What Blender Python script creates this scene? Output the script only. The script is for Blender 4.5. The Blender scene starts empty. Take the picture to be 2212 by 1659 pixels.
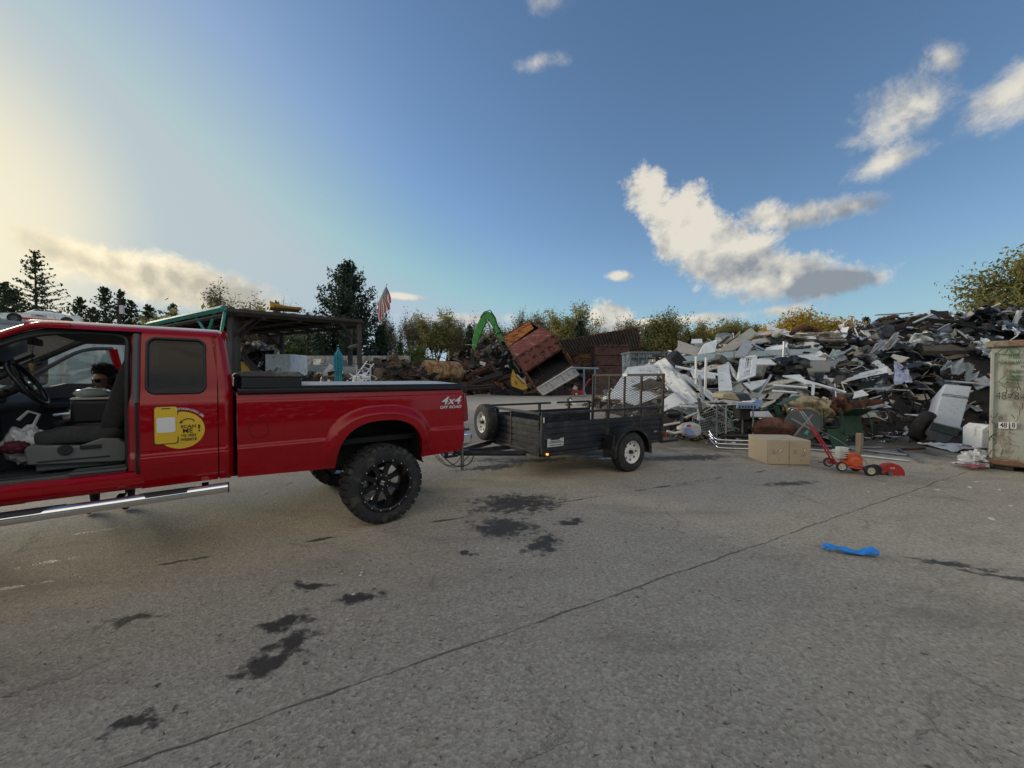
import bpy, bmesh, math, random
from math import sin, cos, pi, radians as R
from mathutils import Vector as V, Matrix, Euler, noise

rnd = random.Random(7)
scene = bpy.context.scene
col = scene.collection

# ------------------------------------------------------------------ camera
EYE = 1.65
cam_d = bpy.data.cameras.new('camera'); cam = bpy.data.objects.new('camera', cam_d); col.objects.link(cam)
cam_d.sensor_width = 36; cam_d.lens = 13.508; cam_d.clip_start = .05; cam_d.clip_end = 3000
cam.location = (0, 0, EYE); cam.rotation_euler = (R(89.0), 0, 0)
scene.camera = cam
FPX = 830.0
def at(px, py, Y):
    'point seen in the photograph at (px, py) of a 2212 x 1659 view, Y metres ahead'
    return V(((px - 1106) / FPX * Y, Y, EYE + (815 - py) / FPX * Y))
def gnd(px, py):
    Y = FPX * EYE / (py - 815)
    return V(((px - 1106) / FPX * Y, Y, 0))

# ------------------------------------------------------------------ node helper
class NT:
    def __init__(s, tree): s.t = tree; s.n = tree.nodes; s.l = tree.links
    def new(s, ty, **kw):
        n = s.n.new(ty)
        for k, v in kw.items(): setattr(n, k, v)
        return n
    def put(s, sock, v):
        if isinstance(v, bpy.types.NodeSocket): s.l.new(v, sock)
        elif v is not None:
            try: sock.default_value = v
            except Exception: sock.default_value = (*v, 1)
    def math(s, op, a, b=None, c=None, clamp=False):
        n = s.new('ShaderNodeMath', operation=op, use_clamp=clamp)
        for i, v in enumerate((a, b, c)):
            if v is not None: s.put(n.inputs[i], v)
        return n.outputs[0]
    def add(s, a, b): return s.math('ADD', a, b)
    def sub(s, a, b): return s.math('SUBTRACT', a, b)
    def mul(s, a, b): return s.math('MULTIPLY', a, b)
    def mx(s, a, b): return s.math('MAXIMUM', a, b)
    def mn(s, a, b): return s.math('MINIMUM', a, b)
    def step(s, v, a, b, to0=0., to1=1.):
        n = s.new('ShaderNodeMapRange', interpolation_type='SMOOTHSTEP'); n.clamp = True
        s.put(n.inputs[0], v)
        for i, x in ((1, a), (2, b), (3, to0), (4, to1)): s.put(n.inputs[i], x)
        return n.outputs[0]
    def noise(s, vec, scale, detail=4, rough=.55, dist=0, col=False):
        n = s.new('ShaderNodeTexNoise'); s.put(n.inputs['Vector'], vec)
        s.put(n.inputs['Scale'], scale); n.inputs['Detail'].default_value = detail
        n.inputs['Roughness'].default_value = rough; n.inputs['Distortion'].default_value = dist
        return n.outputs['Color' if col else 'Fac']
    def mix(s, f, a, b, blend='MIX'):
        n = s.new('ShaderNodeMix', data_type='RGBA', blend_type=blend)
        s.put(n.inputs[0], f); s.put(n.inputs[6], a if not isinstance(a, tuple) else (*a[:3], 1)); s.put(n.inputs[7], b if not isinstance(b, tuple) else (*b[:3], 1))
        return n.outputs[2]
    def sep(s, v):
        n = s.new('ShaderNodeSeparateXYZ'); s.put(n.inputs[0], v); return n.outputs
    def comb(s, x, y, z):
        n = s.new('ShaderNodeCombineXYZ')
        for i, v in enumerate((x, y, z)): s.put(n.inputs[i], v)
        return n.outputs[0]
    def bump(s, h, strength=.3, dist=.02):
        n = s.new('ShaderNodeBump'); n.inputs['Strength'].default_value = strength; n.inputs['Distance'].default_value = dist
        s.put(n.inputs['Height'], h); return n.outputs[0]

# ------------------------------------------------------------------ sky
SUN_EL, SUN_AZ = R(14), R(-62)                 # azimuth measured from +Y towards +X
world = bpy.data.worlds.new('World'); scene.world = world; world.cycles.sampling_method = 'MANUAL'; world.cycles.sample_map_resolution = 512; world.use_nodes = True
w = NT(world.node_tree); w.n.clear()
sky = w.new('ShaderNodeTexSky', sky_type='NISHITA'); sky.sun_disc = False
sky.sun_elevation = SUN_EL; sky.sun_rotation = SUN_AZ
sky.altitude = 100; sky.air_density = 1.0; sky.dust_density = .5; sky.ozone_density = 2.5
tc = w.new('ShaderNodeTexCoord')
dirv = tc.outputs['Generated']
dx, dy, dz = w.sep(dirv)
az = w.mul(w.math('ARCTAN2', dx, dy), 57.2958)
el = w.mul(w.math('ARCSINE', dz), 57.2958)
def ang(px, py):
    X, Z = (px - 1106) / FPX, (815 - py) / FPX
    return math.degrees(math.atan2(X, 1)), math.degrees(math.atan2(Z, math.hypot(X, 1)))
# clouds: each is a few soft ellipses of sky (azimuth, elevation, half sizes, tilt), torn by noise
n1 = w.noise(dirv, 10.0, 10, .66, .35)
n2 = w.noise(dirv, 34.0, 7, .68, .3)
sunv = w.new('ShaderNodeVectorMath', operation='ADD'); w.put(sunv.inputs[0], dirv); sunv.inputs[1].default_value = (-.03, 0, .022)
n1s = w.noise(sunv.outputs[0], 10.0, 8, .62, .35)
n3 = w.noise(dirv, 13.0, 3, .5, .2); n3s = w.noise(sunv.outputs[0], 13.0, 3, .5, .2)
def ell(px, py, rx, ry, rot, px2=None):
    a0, e0 = ang(px, py)
    cs = math.cos(R(a0))
    da = w.mul(w.sub(az, a0), cs); de = w.sub(el, e0)
    c, s_ = cos(R(rot)), sin(R(rot))
    u = w.math('DIVIDE', w.add(w.mul(da, c), w.mul(de, s_)), rx)
    v = w.math('DIVIDE', w.sub(w.mul(de, c), w.mul(da, s_)), ry)
    d = w.math('SQRT', w.add(w.mul(u, u), w.mul(v, v)))
    return w.sub(1.0, d), u, v
def cloud(parts, amp, soft, grey):
    'parts of one cloud; returns its cover and how shaded it is (right and low is grey)'
    cov = None; sh = None
    for (p, g) in parts:
        d, u, v = ell(*p)
        d = w.mx(d, -.9)
        shade = w.add(w.add(w.mul(u, .33), w.mul(v, -.34)), g)
        if cov is None: cov, sh = d, shade
        else:
            k = w.math('GREATER_THAN', d, cov)
            sh = w.add(sh, w.mul(w.sub(shade, sh), w.step(w.sub(d, cov), -.25, .25)))
            cov = w.math('SMOOTH_MAX', cov, d, .25)
    dens = w.add(w.add(cov, .12), w.mul(w.sub(n1, .5), amp * 1.5)); dens = w.add(dens, w.mul(w.sub(n2, .5), amp * .75))
    return w.step(dens, .0, soft), w.mul(w.mul(sh, grey), w.step(dens, .05, .75, .35, 1.0))
CLOUDS = [
    ([((1405, 425, 3.6, 3.2, -50), -.25), ((1480, 490, 6.0, 4.4, -40), -.1), ((1570, 555, 7.0, 4.6, -32), .12), ((1650, 590, 6.0, 3.4, -20), .35), ((1750, 612, 6.5, 1.9, -6), .75)], 1.15, .5, 1.25),
    ([((1655, 470, 3.4, 2.0, -10), .1), ((1740, 468, 4.0, 1.7, 2), .5), ((1815, 455, 2.8, 1.3, 6), .75)], 1.35, .9, 1.2),
    ([((1945, 250, 3.8, 2.9, 24), .0), ((2030, 135, 1.1, 2.0, 20), .05)], 1.4, 1.3, .8),
    ([((1915, 352, 3.0, 1.5, 14), .1)], 1.5, 1.3, .8),
    ([((2185, 195, 2.3, 3.2, -40), .1)], 1.4, 1.3, .8),
    ([((300, 590, 7.0, 2.2, -14), .35), ((400, 615, 8.5, 2.7, -9), .55), ((490, 640, 4.6, 2.4, -5), .8)], .95, .6, 1.1),
    ([((1318, 688, 3.4, 2.3, -12), .1), ((1400, 700, 3, .8, 0), .4)], 1.3, .5, .9),
    ([((1335, 597, 1.7, .7, -8), .15)], 1.5, .9, .7),
    ([((875, 641, 3.4, .55, -3), .0)], 1.1, .8, .6),
    ([((1165, 143, 4.0, 1.0, 4), .1), ((1180, 0, 5.0, 1.8, 0), .1)], 1.5, 1.9, .5),
    ([((1000, 690, 9, 1.2, 0), .2), ((1690, 672, 2.6, .8, 0), .2), ((1500, 690, 6, .8, 0), .2)], 1.3, 1.1, .6),
]
sdir = V((math.sin(SUN_AZ) * cos(SUN_EL), math.cos(SUN_AZ) * cos(SUN_EL), sin(SUN_EL)))
dp = w.new('ShaderNodeVectorMath', operation='DOT_PRODUCT'); w.put(dp.inputs[0], dirv); dp.inputs[1].default_value = sdir
near_sun = w.mx(dp.outputs['Value'], 0)
bg_sky = w.new('ShaderNodeBackground'); bg_sky.inputs['Strength'].default_value = SKY_STRENGTH = .10
skyc = w.mix(1.0, sky.outputs[0], (1.56, 1.62, 1.66), 'MULTIPLY')
skyc = w.mix(1.0, skyc, (4.6, 5.5, 6.1), 'DARKEN')
# thin high haze round the low sun, and a pale band along the horizon
skyc = w.mix(w.step(el, -2, 22, .32, 0), skyc, (2.9, 4.9, 7.2))
lum = w.math('POWER', w.mx(w.math('DIVIDE', w.sub(near_sun, .62), .38), 0), 2.2)
lum = w.mul(lum, w.step(el, 10, 42, 1.0, .45))
skyc = w.mix(w.math('MULTIPLY', lum, 1.02, clamp=True), skyc, w.mix(w.step(near_sun, .940, .990), (5.2, 6.0, 6.1), (9.6, 8.8, 6.5)))
veil = w.mix(1.0, (4.4, 3.3, 1.1), w.comb(lum, lum, lum), 'MULTIPLY')
cover = None
for parts, amp, soft, grey in CLOUDS:
    cv, sh = cloud(parts, amp, soft, grey)
    self_sh = w.add(w.add(w.mul(w.sub(n3s, n3), 2.6), .12), w.add(w.mul(w.sub(n1s, n1), 1.6), w.mul(w.sub(.5, n2), .8)))
    shade = w.math('ADD', sh, self_sh, clamp=True)
    lit = w.mix(shade, (8.0, 7.5, 6.4), (2.7, 3.0, 3.35))
    lit = w.mix(1.0, lit, veil, 'ADD')
    skyc = w.mix(w.mul(cv, .94), skyc, lit)
# unseen bright cloud added behind the camera to lighten surfaces facing it
rear_fill = w.mul(w.step(w.mul(dy, -1), .05, .6), w.mul(w.step(el, 80, 45), w.step(el, 12, 32)))
skyc = w.mix(w.mul(rear_fill, w.step(n1, .30, .55, .55, 1)), skyc, (13.0, 11.5, 9.2))
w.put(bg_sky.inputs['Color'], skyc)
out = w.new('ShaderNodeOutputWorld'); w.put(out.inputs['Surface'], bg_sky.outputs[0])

# ------------------------------------------------------------------ sun (low, behind thin cloud to the left)
sd = bpy.data.lights.new('sun', 'SUN'); so = bpy.data.objects.new('sun', sd); col.objects.link(so)
sd.energy = 2.2; sd.angle = R(20); sd.color = (1, .86, .64)
so.rotation_euler = (-sdir).to_track_quat('-Z', 'Y').to_euler()
scene.view_settings.view_transform = 'Standard'; scene.view_settings.look = 'None'
scene.view_settings.exposure = 0.0; scene.view_settings.gamma = 1

cy = scene.cycles
cy.max_bounces = 6; cy.diffuse_bounces = 3; cy.glossy_bounces = 3; cy.transparent_max_bounces = 12; cy.use_adaptive_sampling = True; cy.adaptive_threshold = .02
# ------------------------------------------------------------------ materials
MATS = {}
def mat(name, c, rough=.6, metal=0., var=.18, scale=6., bump=0., bscale=40., c2=None, c2_amt=.5, c2_scale=3., c2_soft=.12,
        coat=0., emit=None, objvar=0., spec=.5, alpha=None, sss=0., stretch=None):
    'painted / rusted / dirty surface: base colour, large tone variation, patches of a second colour, bump'
    if name in MATS: return MATS[name]
    m = bpy.data.materials.new(name); m.use_nodes = True; t = NT(m.node_tree)
    p = m.node_tree.nodes['Principled BSDF']
    tcn = t.new('ShaderNodeTexCoord'); o = tcn.outputs['Object']
    oi = t.new('ShaderNodeObjectInfo')
    off = t.new('ShaderNodeVectorMath', operation='MULTIPLY_ADD')
    t.put(off.inputs[0], t.comb(oi.outputs['Random'], oi.outputs['Random'], oi.outputs['Random']))
    off.inputs[1].default_value = (17, 31, 23); t.put(off.inputs[2], o); o = off.outputs[0]
    os_ = o
    if stretch:
        vm = t.new('ShaderNodeVectorMath', operation='MULTIPLY'); t.put(vm.inputs[0], o); vm.inputs[1].default_value = stretch; os_ = vm.outputs[0]
    cc = c
    if var:
        n = t.noise(o, scale, 5, .6)
        f = t.step(n, .25, .75, 1 - var, 1 + var)
        cc = t.mix(1.0, c, t.comb(f, f, f), 'MULTIPLY')
    rr = rough
    if c2:
        k = t.noise(os_, c2_scale, 8, .68)
        th = 1 - c2_amt
        f = t.step(k, .25 + .5 * th - c2_soft / 2, .25 + .5 * th + c2_soft / 2)
        cc = t.mix(f, cc, c2); rr = t.add(t.mul(f, .25), rough)
    if objvar:
        f = t.add(t.mul(t.sub(oi.outputs['Random'], .5), 2 * objvar), 1.0)
        cc = t.mix(1.0, cc, t.comb(f, f, f), 'MULTIPLY')
    if var:
        rr = t.add(rr, t.mul(t.sub(t.noise(o, scale * 3, 4), .5), .25))
    t.put(p.inputs['Base Color'], cc); t.put(p.inputs['Roughness'], rr)
    p.inputs['Metallic'].default_value = metal; p.inputs['Specular IOR Level'].default_value = spec
    if coat: p.inputs['Coat Weight'].default_value = coat; p.inputs['Coat Roughness'].default_value = .04
    if sss: p.inputs['Subsurface Weight'].default_value = sss; p.inputs['Subsurface Radius'].default_value = (.01, .004, .002)
    if emit: p.inputs['Emission Color'].default_value = (*emit[0], 1); p.inputs['Emission Strength'].default_value = emit[1]
    if alpha is not None: p.inputs['Alpha'].default_value = alpha
    if bump: t.put(p.inputs['Normal'], t.bump(t.noise(os_, bscale, 5, .6), bump, .02))
    MATS[name] = m; return m
def glass(name, tint, dark):
    if name in MATS: return MATS[name]
    m = bpy.data.materials.new(name); m.use_nodes = True; t = NT(m.node_tree); t.n.clear()
    tr = t.new('ShaderNodeBsdfTransparent'); tr.inputs[0].default_value = (*tint, 1)
    gl = t.new('ShaderNodeBsdfGlossy'); gl.inputs['Roughness'].default_value = .03; gl.inputs[0].default_value = (.9, .9, .9, 1)
    fr = t.new('ShaderNodeFresnel'); fr.inputs['IOR'].default_value = 1.5
    mx = t.new('ShaderNodeMixShader'); t.put(mx.inputs[0], t.math('ADD', fr.outputs[0], dark, clamp=True)); t.put(mx.inputs[1], tr.outputs[0]); t.put(mx.inputs[2], gl.outputs[0])
    o = t.new('ShaderNodeOutputMaterial'); t.put(o.inputs[0], mx.outputs[0])
    MATS[name] = m; return m

# ------------------------------------------------------------------ mesh builder
def rotm(rx=0, ry=0, rz=0): return Euler((R(rx), R(ry), R(rz))).to_matrix().to_4x4()
def TM(loc, rx=0, ry=0, rz=0): return Matrix.Translation(V(loc)) @ rotm(rx, ry, rz)
def frame_along(d):
    d = V(d).normalized(); up = V((0, 0, 1)) if abs(d.z) < .95 else V((1, 0, 0))
    a = d.cross(up).normalized(); return a, d.cross(a).normalized()
class MB:
    def __init__(s): s.v = []; s.f = []; s.m = []
    def add(s, vs, fs, mi=0, M=None):
        b = len(s.v)
        s.v += [tuple(M @ V(p)) if M is not None else tuple(p) for p in vs]
        s.f += [tuple(i + b for i in f) for f in fs]; s.m += [mi] * len(fs); return s
    def box(s, c, d, mi=0, M=None, taper=1.0):
        x, y, z = d[0] / 2, d[1] / 2, d[2] / 2; t = taper
        vs = [(c[0] + a * x * (t if e > 0 else 1), c[1] + b * y * (t if e > 0 else 1), c[2] + e * z) for e in (-1, 1) for b in (-1, 1) for a in (-1, 1)]
        return s.add(vs, [(0, 2, 3, 1), (4, 5, 7, 6), (0, 1, 5, 4), (2, 6, 7, 3), (0, 4, 6, 2), (1, 3, 7, 5)], mi, M)
    def tube(s, path, r, n=8, mi=0, M=None, cap=True, closed=False):
        path = [V(p) for p in path]; L = len(path); rs = r if isinstance(r, (list, tuple)) else [r] * L
        vs = []; fs = []; a = None
        for i, p in enumerate(path):
            if closed: d = path[(i + 1) % L] - path[i - 1]
            else: d = path[min(i + 1, L - 1)] - path[max(i - 1, 0)]
            d = d.normalized() if d.length > 1e-9 else V((0, 0, 1))
            if a is None: a, b = frame_along(d)
            else:
                a = (a - d * a.dot(d))
                a = a.normalized() if a.length > 1e-6 else frame_along(d)[0]
                b = d.cross(a)
            for k in range(n):
                t = 2 * pi * k / n; vs.append(p + (a * cos(t) + b * sin(t)) * rs[i])
        for i in range(L if closed else L - 1):
            j = (i + 1) % L
            for k in range(n): fs.append((i * n + k, i * n + (k + 1) % n, j * n + (k + 1) % n, j * n + k))
        if cap and not closed: fs += [tuple(range(n))[::-1], tuple((L - 1) * n + k for k in range(n))]
        return s.add(vs, fs, mi, M)
    def lathe(s, prof, n=32, mi=0, M=None, ax='z', closed=False):
        'prof: (radius, height)'
        vs = []; fs = []; L = len(prof)
        for (r, z) in prof:
            for k in range(n):
                t = 2 * pi * k / n; c_, s_ = r * cos(t), r * sin(t)
                vs.append((c_, s_, z) if ax == 'z' else ((c_, z, s_) if ax == 'y' else (z, c_, s_)))
        for i in range(L if closed else L - 1):
            j = (i + 1) % L
            for k in range(n):
                q = (i * n + k, i * n + (k + 1) % n, j * n + (k + 1) % n, j * n + k)
                fs.append(q[::-1] if ax == 'y' else q)
        return s.add(vs, fs, mi, M)
    def prism(s, pts, y0, y1, mi=0, M=None, ax='y'):
        'outline in the plane across ax, given thickness along ax'
        n = len(pts)
        f = {'y': lambda p, q: (p[0], q, p[1]), 'z': lambda p, q: (p[0], p[1], q), 'x': lambda p, q: (q, p[0], p[1])}[ax]
        vs = [f(p, y0) for p in pts] + [f(p, y1) for p in pts]
        return s.add(vs, [tuple(range(n)), tuple(range(2 * n - 1, n - 1, -1))] + [((i + 1) % n, i, i + n, (i + 1) % n + n) for i in range(n)], mi, M)
    def grid(s, fn, nu, nv, mi=0, M=None, skip=None):
        vs = [fn(i / nu, j / nv) for j in range(nv + 1) for i in range(nu + 1)]; fs = []
        for j in range(nv):
            for i in range(nu):
                if skip and skip((i + .5) / nu, (j + .5) / nv): continue
                a = j * (nu + 1) + i; fs.append((a, a + 1, a + nu + 2, a + nu + 1))
        return s.add(vs, fs, mi, M)
    def slab(s, fn, nu, nv, t, mi=0, M=None):
        'sheet of real thickness: fn gives the mid surface'
        P = [[V(fn(i / nu, j / nv)) for i in range(nu + 1)] for j in range(nv + 1)]
        N = []
        for j in range(nv + 1):
            for i in range(nu + 1):
                a = P[j][min(i + 1, nu)] - P[j][max(i - 1, 0)]; b = P[min(j + 1, nv)][i] - P[max(j - 1, 0)][i]
                nn = a.cross(b); N.append(nn.normalized() if nn.length > 1e-9 else V((0, 0, 1)))
        w_ = nu + 1; k = w_ * (nv + 1); fl = [p for r_ in P for p in r_]
        vs = [p + n * t / 2 for p, n in zip(fl, N)] + [p - n * t / 2 for p, n in zip(fl, N)]; fs = []
        for j in range(nv):
            for i in range(nu):
                a = j * w_ + i; q = (a, a + 1, a + w_ + 1, a + w_); fs.append(q); fs.append(tuple(x + k for x in q[::-1]))
        ed = [i for i in range(w_)] + [j * w_ + nu for j in range(1, nv + 1)] + [nv * w_ + i for i in range(nu - 1, -1, -1)] + [j * w_ for j in range(nv - 1, 0, -1)]
        for i in range(len(ed)): a, b = ed[i], ed[(i + 1) % len(ed)]; fs.append((b, a, a + k, b + k))
        return s.add(vs, fs, mi, M)
    def ball(s, c, r, nu=12, nv=8, mi=0, M=None, jag=0, sd=0):
        rr = r if isinstance(r, (tuple, list)) else (r, r, r); vs = []; fs = []
        for j in range(nv + 1):
            for i in range(nu):
                t, q = 2 * pi * i / nu, pi * j / nv; d = V((sin(q) * cos(t), sin(q) * sin(t), -cos(q)))
                k = 1 + (jag * noise.noise(d * 1.7 + V((sd, sd * 2, 0))) if jag else 0)
                vs.append((c[0] + d.x * rr[0] * k, c[1] + d.y * rr[1] * k, c[2] + d.z * rr[2] * k))
        for j in range(nv):
            for i in range(nu): fs.append((j * nu + i, j * nu + (i + 1) % nu, (j + 1) * nu + (i + 1) % nu, (j + 1) * nu + i))
        return s.add(vs, fs, mi, M)
    def mesh(s, name, mats, smooth=35):
        me = bpy.data.meshes.new(name); me.from_pydata(s.v, [], s.f); 
        for m in (mats if isinstance(mats, (list, tuple)) else [mats]): me.materials.append(m)
        me.polygons.foreach_set('material_index', s.m)
        if smooth:
            me.polygons.foreach_set('use_smooth', [True] * len(s.f)); me.set_sharp_from_angle(angle=R(smooth))
        me.update(); return me
    def build(s, name, mats, parent=None, loc=None, rot=None, smooth=35, bevel=0, M=None):
        o = bpy.data.objects.new(name, s.mesh(name, mats, smooth)); col.objects.link(o)
        if parent is not None: o.parent = parent
        if M is not None: o.matrix_local = M
        if loc is not None: o.location = loc
        if rot is not None: o.rotation_euler = tuple(R(a) for a in rot)
        if bevel:
            b = o.modifiers.new('bevel', 'BEVEL'); b.width = bevel; b.segments = 2; b.limit_method = 'ANGLE'; b.angle_limit = R(40)
        return o
def tag(o, label=None, cat=None, group=None, kind=None):
    if label: o['label'] = label
    if cat: o['category'] = cat; o['kind'] = 'thing'
    if group: o['group'] = group
    if kind: o['kind'] = kind
    return o
def thing(name, label, cat, loc=(0, 0, 0), rz=0, group=None, rot=None):
    o = bpy.data.objects.new(name, None); col.objects.link(o); o.empty_display_size = .2
    o.location = loc; o.rotation_euler = tuple(R(a) for a in rot) if rot else (0, 0, R(rz))
    return tag(o, label, cat, group)
def part(name, parent, loc=(0, 0, 0), rot=(0, 0, 0)):
    o = bpy.data.objects.new(name, None); col.objects.link(o); o.empty_display_size = .1; o.parent = parent
    o.location = loc; o.rotation_euler = tuple(R(a) for a in rot); return o
KIDS = {}
def dup(o, loc=None, rot=None, scale=None, label=None, group=None, parent=None):
    c = o.copy(); col.objects.link(c)
    if parent is not None: c.parent = parent
    if loc is not None: c.location = loc
    if rot is not None: c.rotation_euler = tuple(R(a) for a in rot)
    if scale is not None: c.scale = scale if isinstance(scale, (tuple, list)) else (scale,) * 3
    if label: c['label'] = label
    if group: c['group'] = group
    kids = KIDS.get(o.name)
    if kids is None: kids = KIDS[o.name] = list(o.children)
    for k in kids: dup(k, parent=c)
    return c
def text(s, name, m, parent, M, size, depth=.002, bold=0., shear=0., align='CENTER', sx=1.0, space=1.0):
    cu = bpy.data.curves.new(name, 'FONT'); cu.body = s; cu.size = size; cu.extrude = depth; cu.offset = bold; cu.shear = shear
    cu.align_x = align; cu.align_y = 'CENTER'; cu.space_character = space
    o = bpy.data.objects.new(name, cu); col.objects.link(o)
    me = bpy.data.meshes.new_from_object(o.evaluated_get(bpy.context.evaluated_depsgraph_get()))
    bpy.data.objects.remove(o); me.name = name; me.materials.clear(); me.materials.append(m)
    ob = bpy.data.objects.new(name, me); col.objects.link(ob)
    if parent is not None: ob.parent = parent
    ob.matrix_local = M @ Matrix.Diagonal((sx, 1, 1, 1)); return ob
def rrect(x0, x1, z0, z1, r, n=5):
    P = []
    for cx, cz, a in ((x1 - r, z0 + r, -90), (x1 - r, z1 - r, 0), (x0 + r, z1 - r, 90), (x0 + r, z0 + r, 180)):
        for i in range(n + 1): t = R(a + 90 * i / n); P.append((cx + r * cos(t), cz + r * sin(t)))
    return P
def spline(pts, n):
    'Catmull-Rom through points, n samples'
    P = [V(p) for p in pts]; out = []
    for k in range(n + 1):
        t = k / n * (len(P) - 1); i = min(int(t), len(P) - 2); u = t - i
        a, b, c, d = P[max(i - 1, 0)], P[i], P[i + 1], P[min(i + 2, len(P) - 1)]
        out.append(.5 * ((2 * b) + (c - a) * u + (2 * a - 5 * b + 4 * c - d) * u * u + (3 * b - a - 3 * c + d) * u ** 3))
    return out
def sstep(x, a, b):
    if a == b: return float(x > a)
    t = max(0, min(1, (x - a) / (b - a))); return t * t * (3 - 2 * t)
def interp(x, tab):
    if x <= tab[0][0]: return tab[0][1]
    for (a, p), (b, q) in zip(tab, tab[1:]):
        if x <= b: return p + (q - p) * (x - a) / (b - a)
    return tab[-1][1]

# common materials
RED = mat('red_paint', (.31, .0014, .007), .28, 0, .05, 3, coat=.7, spec=.08)
BLACK = mat('black_plastic', (.012, .013, .015), .55, 0, .2, 20)
SATIN = mat('satin_black', (.008, .008, .010), .32, 0, .1, 10)
RUBBER = mat('tyre_rubber', (.022, .023, .026), .78, 0, .25, 30, bump=.15, bscale=120, c2=(.075, .07, .062), c2_amt=.36, c2_scale=9)
CHROME = mat('chrome', (.75, .77, .8), .12, 1, .05, 8)
STEEL = mat('bare_steel', (.35, .35, .36), .4, 1, .2, 12, c2=(.12, .06, .035), c2_amt=.3)
RUST = mat('rusty_steel', (.14, .055, .028), .8, .2, .35, 5, bump=.3, bscale=30, c2=(.045, .024, .018), c2_amt=.5)
WHITE = mat('white_paint', (.80, .81, .80), .45, 0, .08, 4, c2=(.42, .40, .35), c2_amt=.28, objvar=.1)
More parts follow.
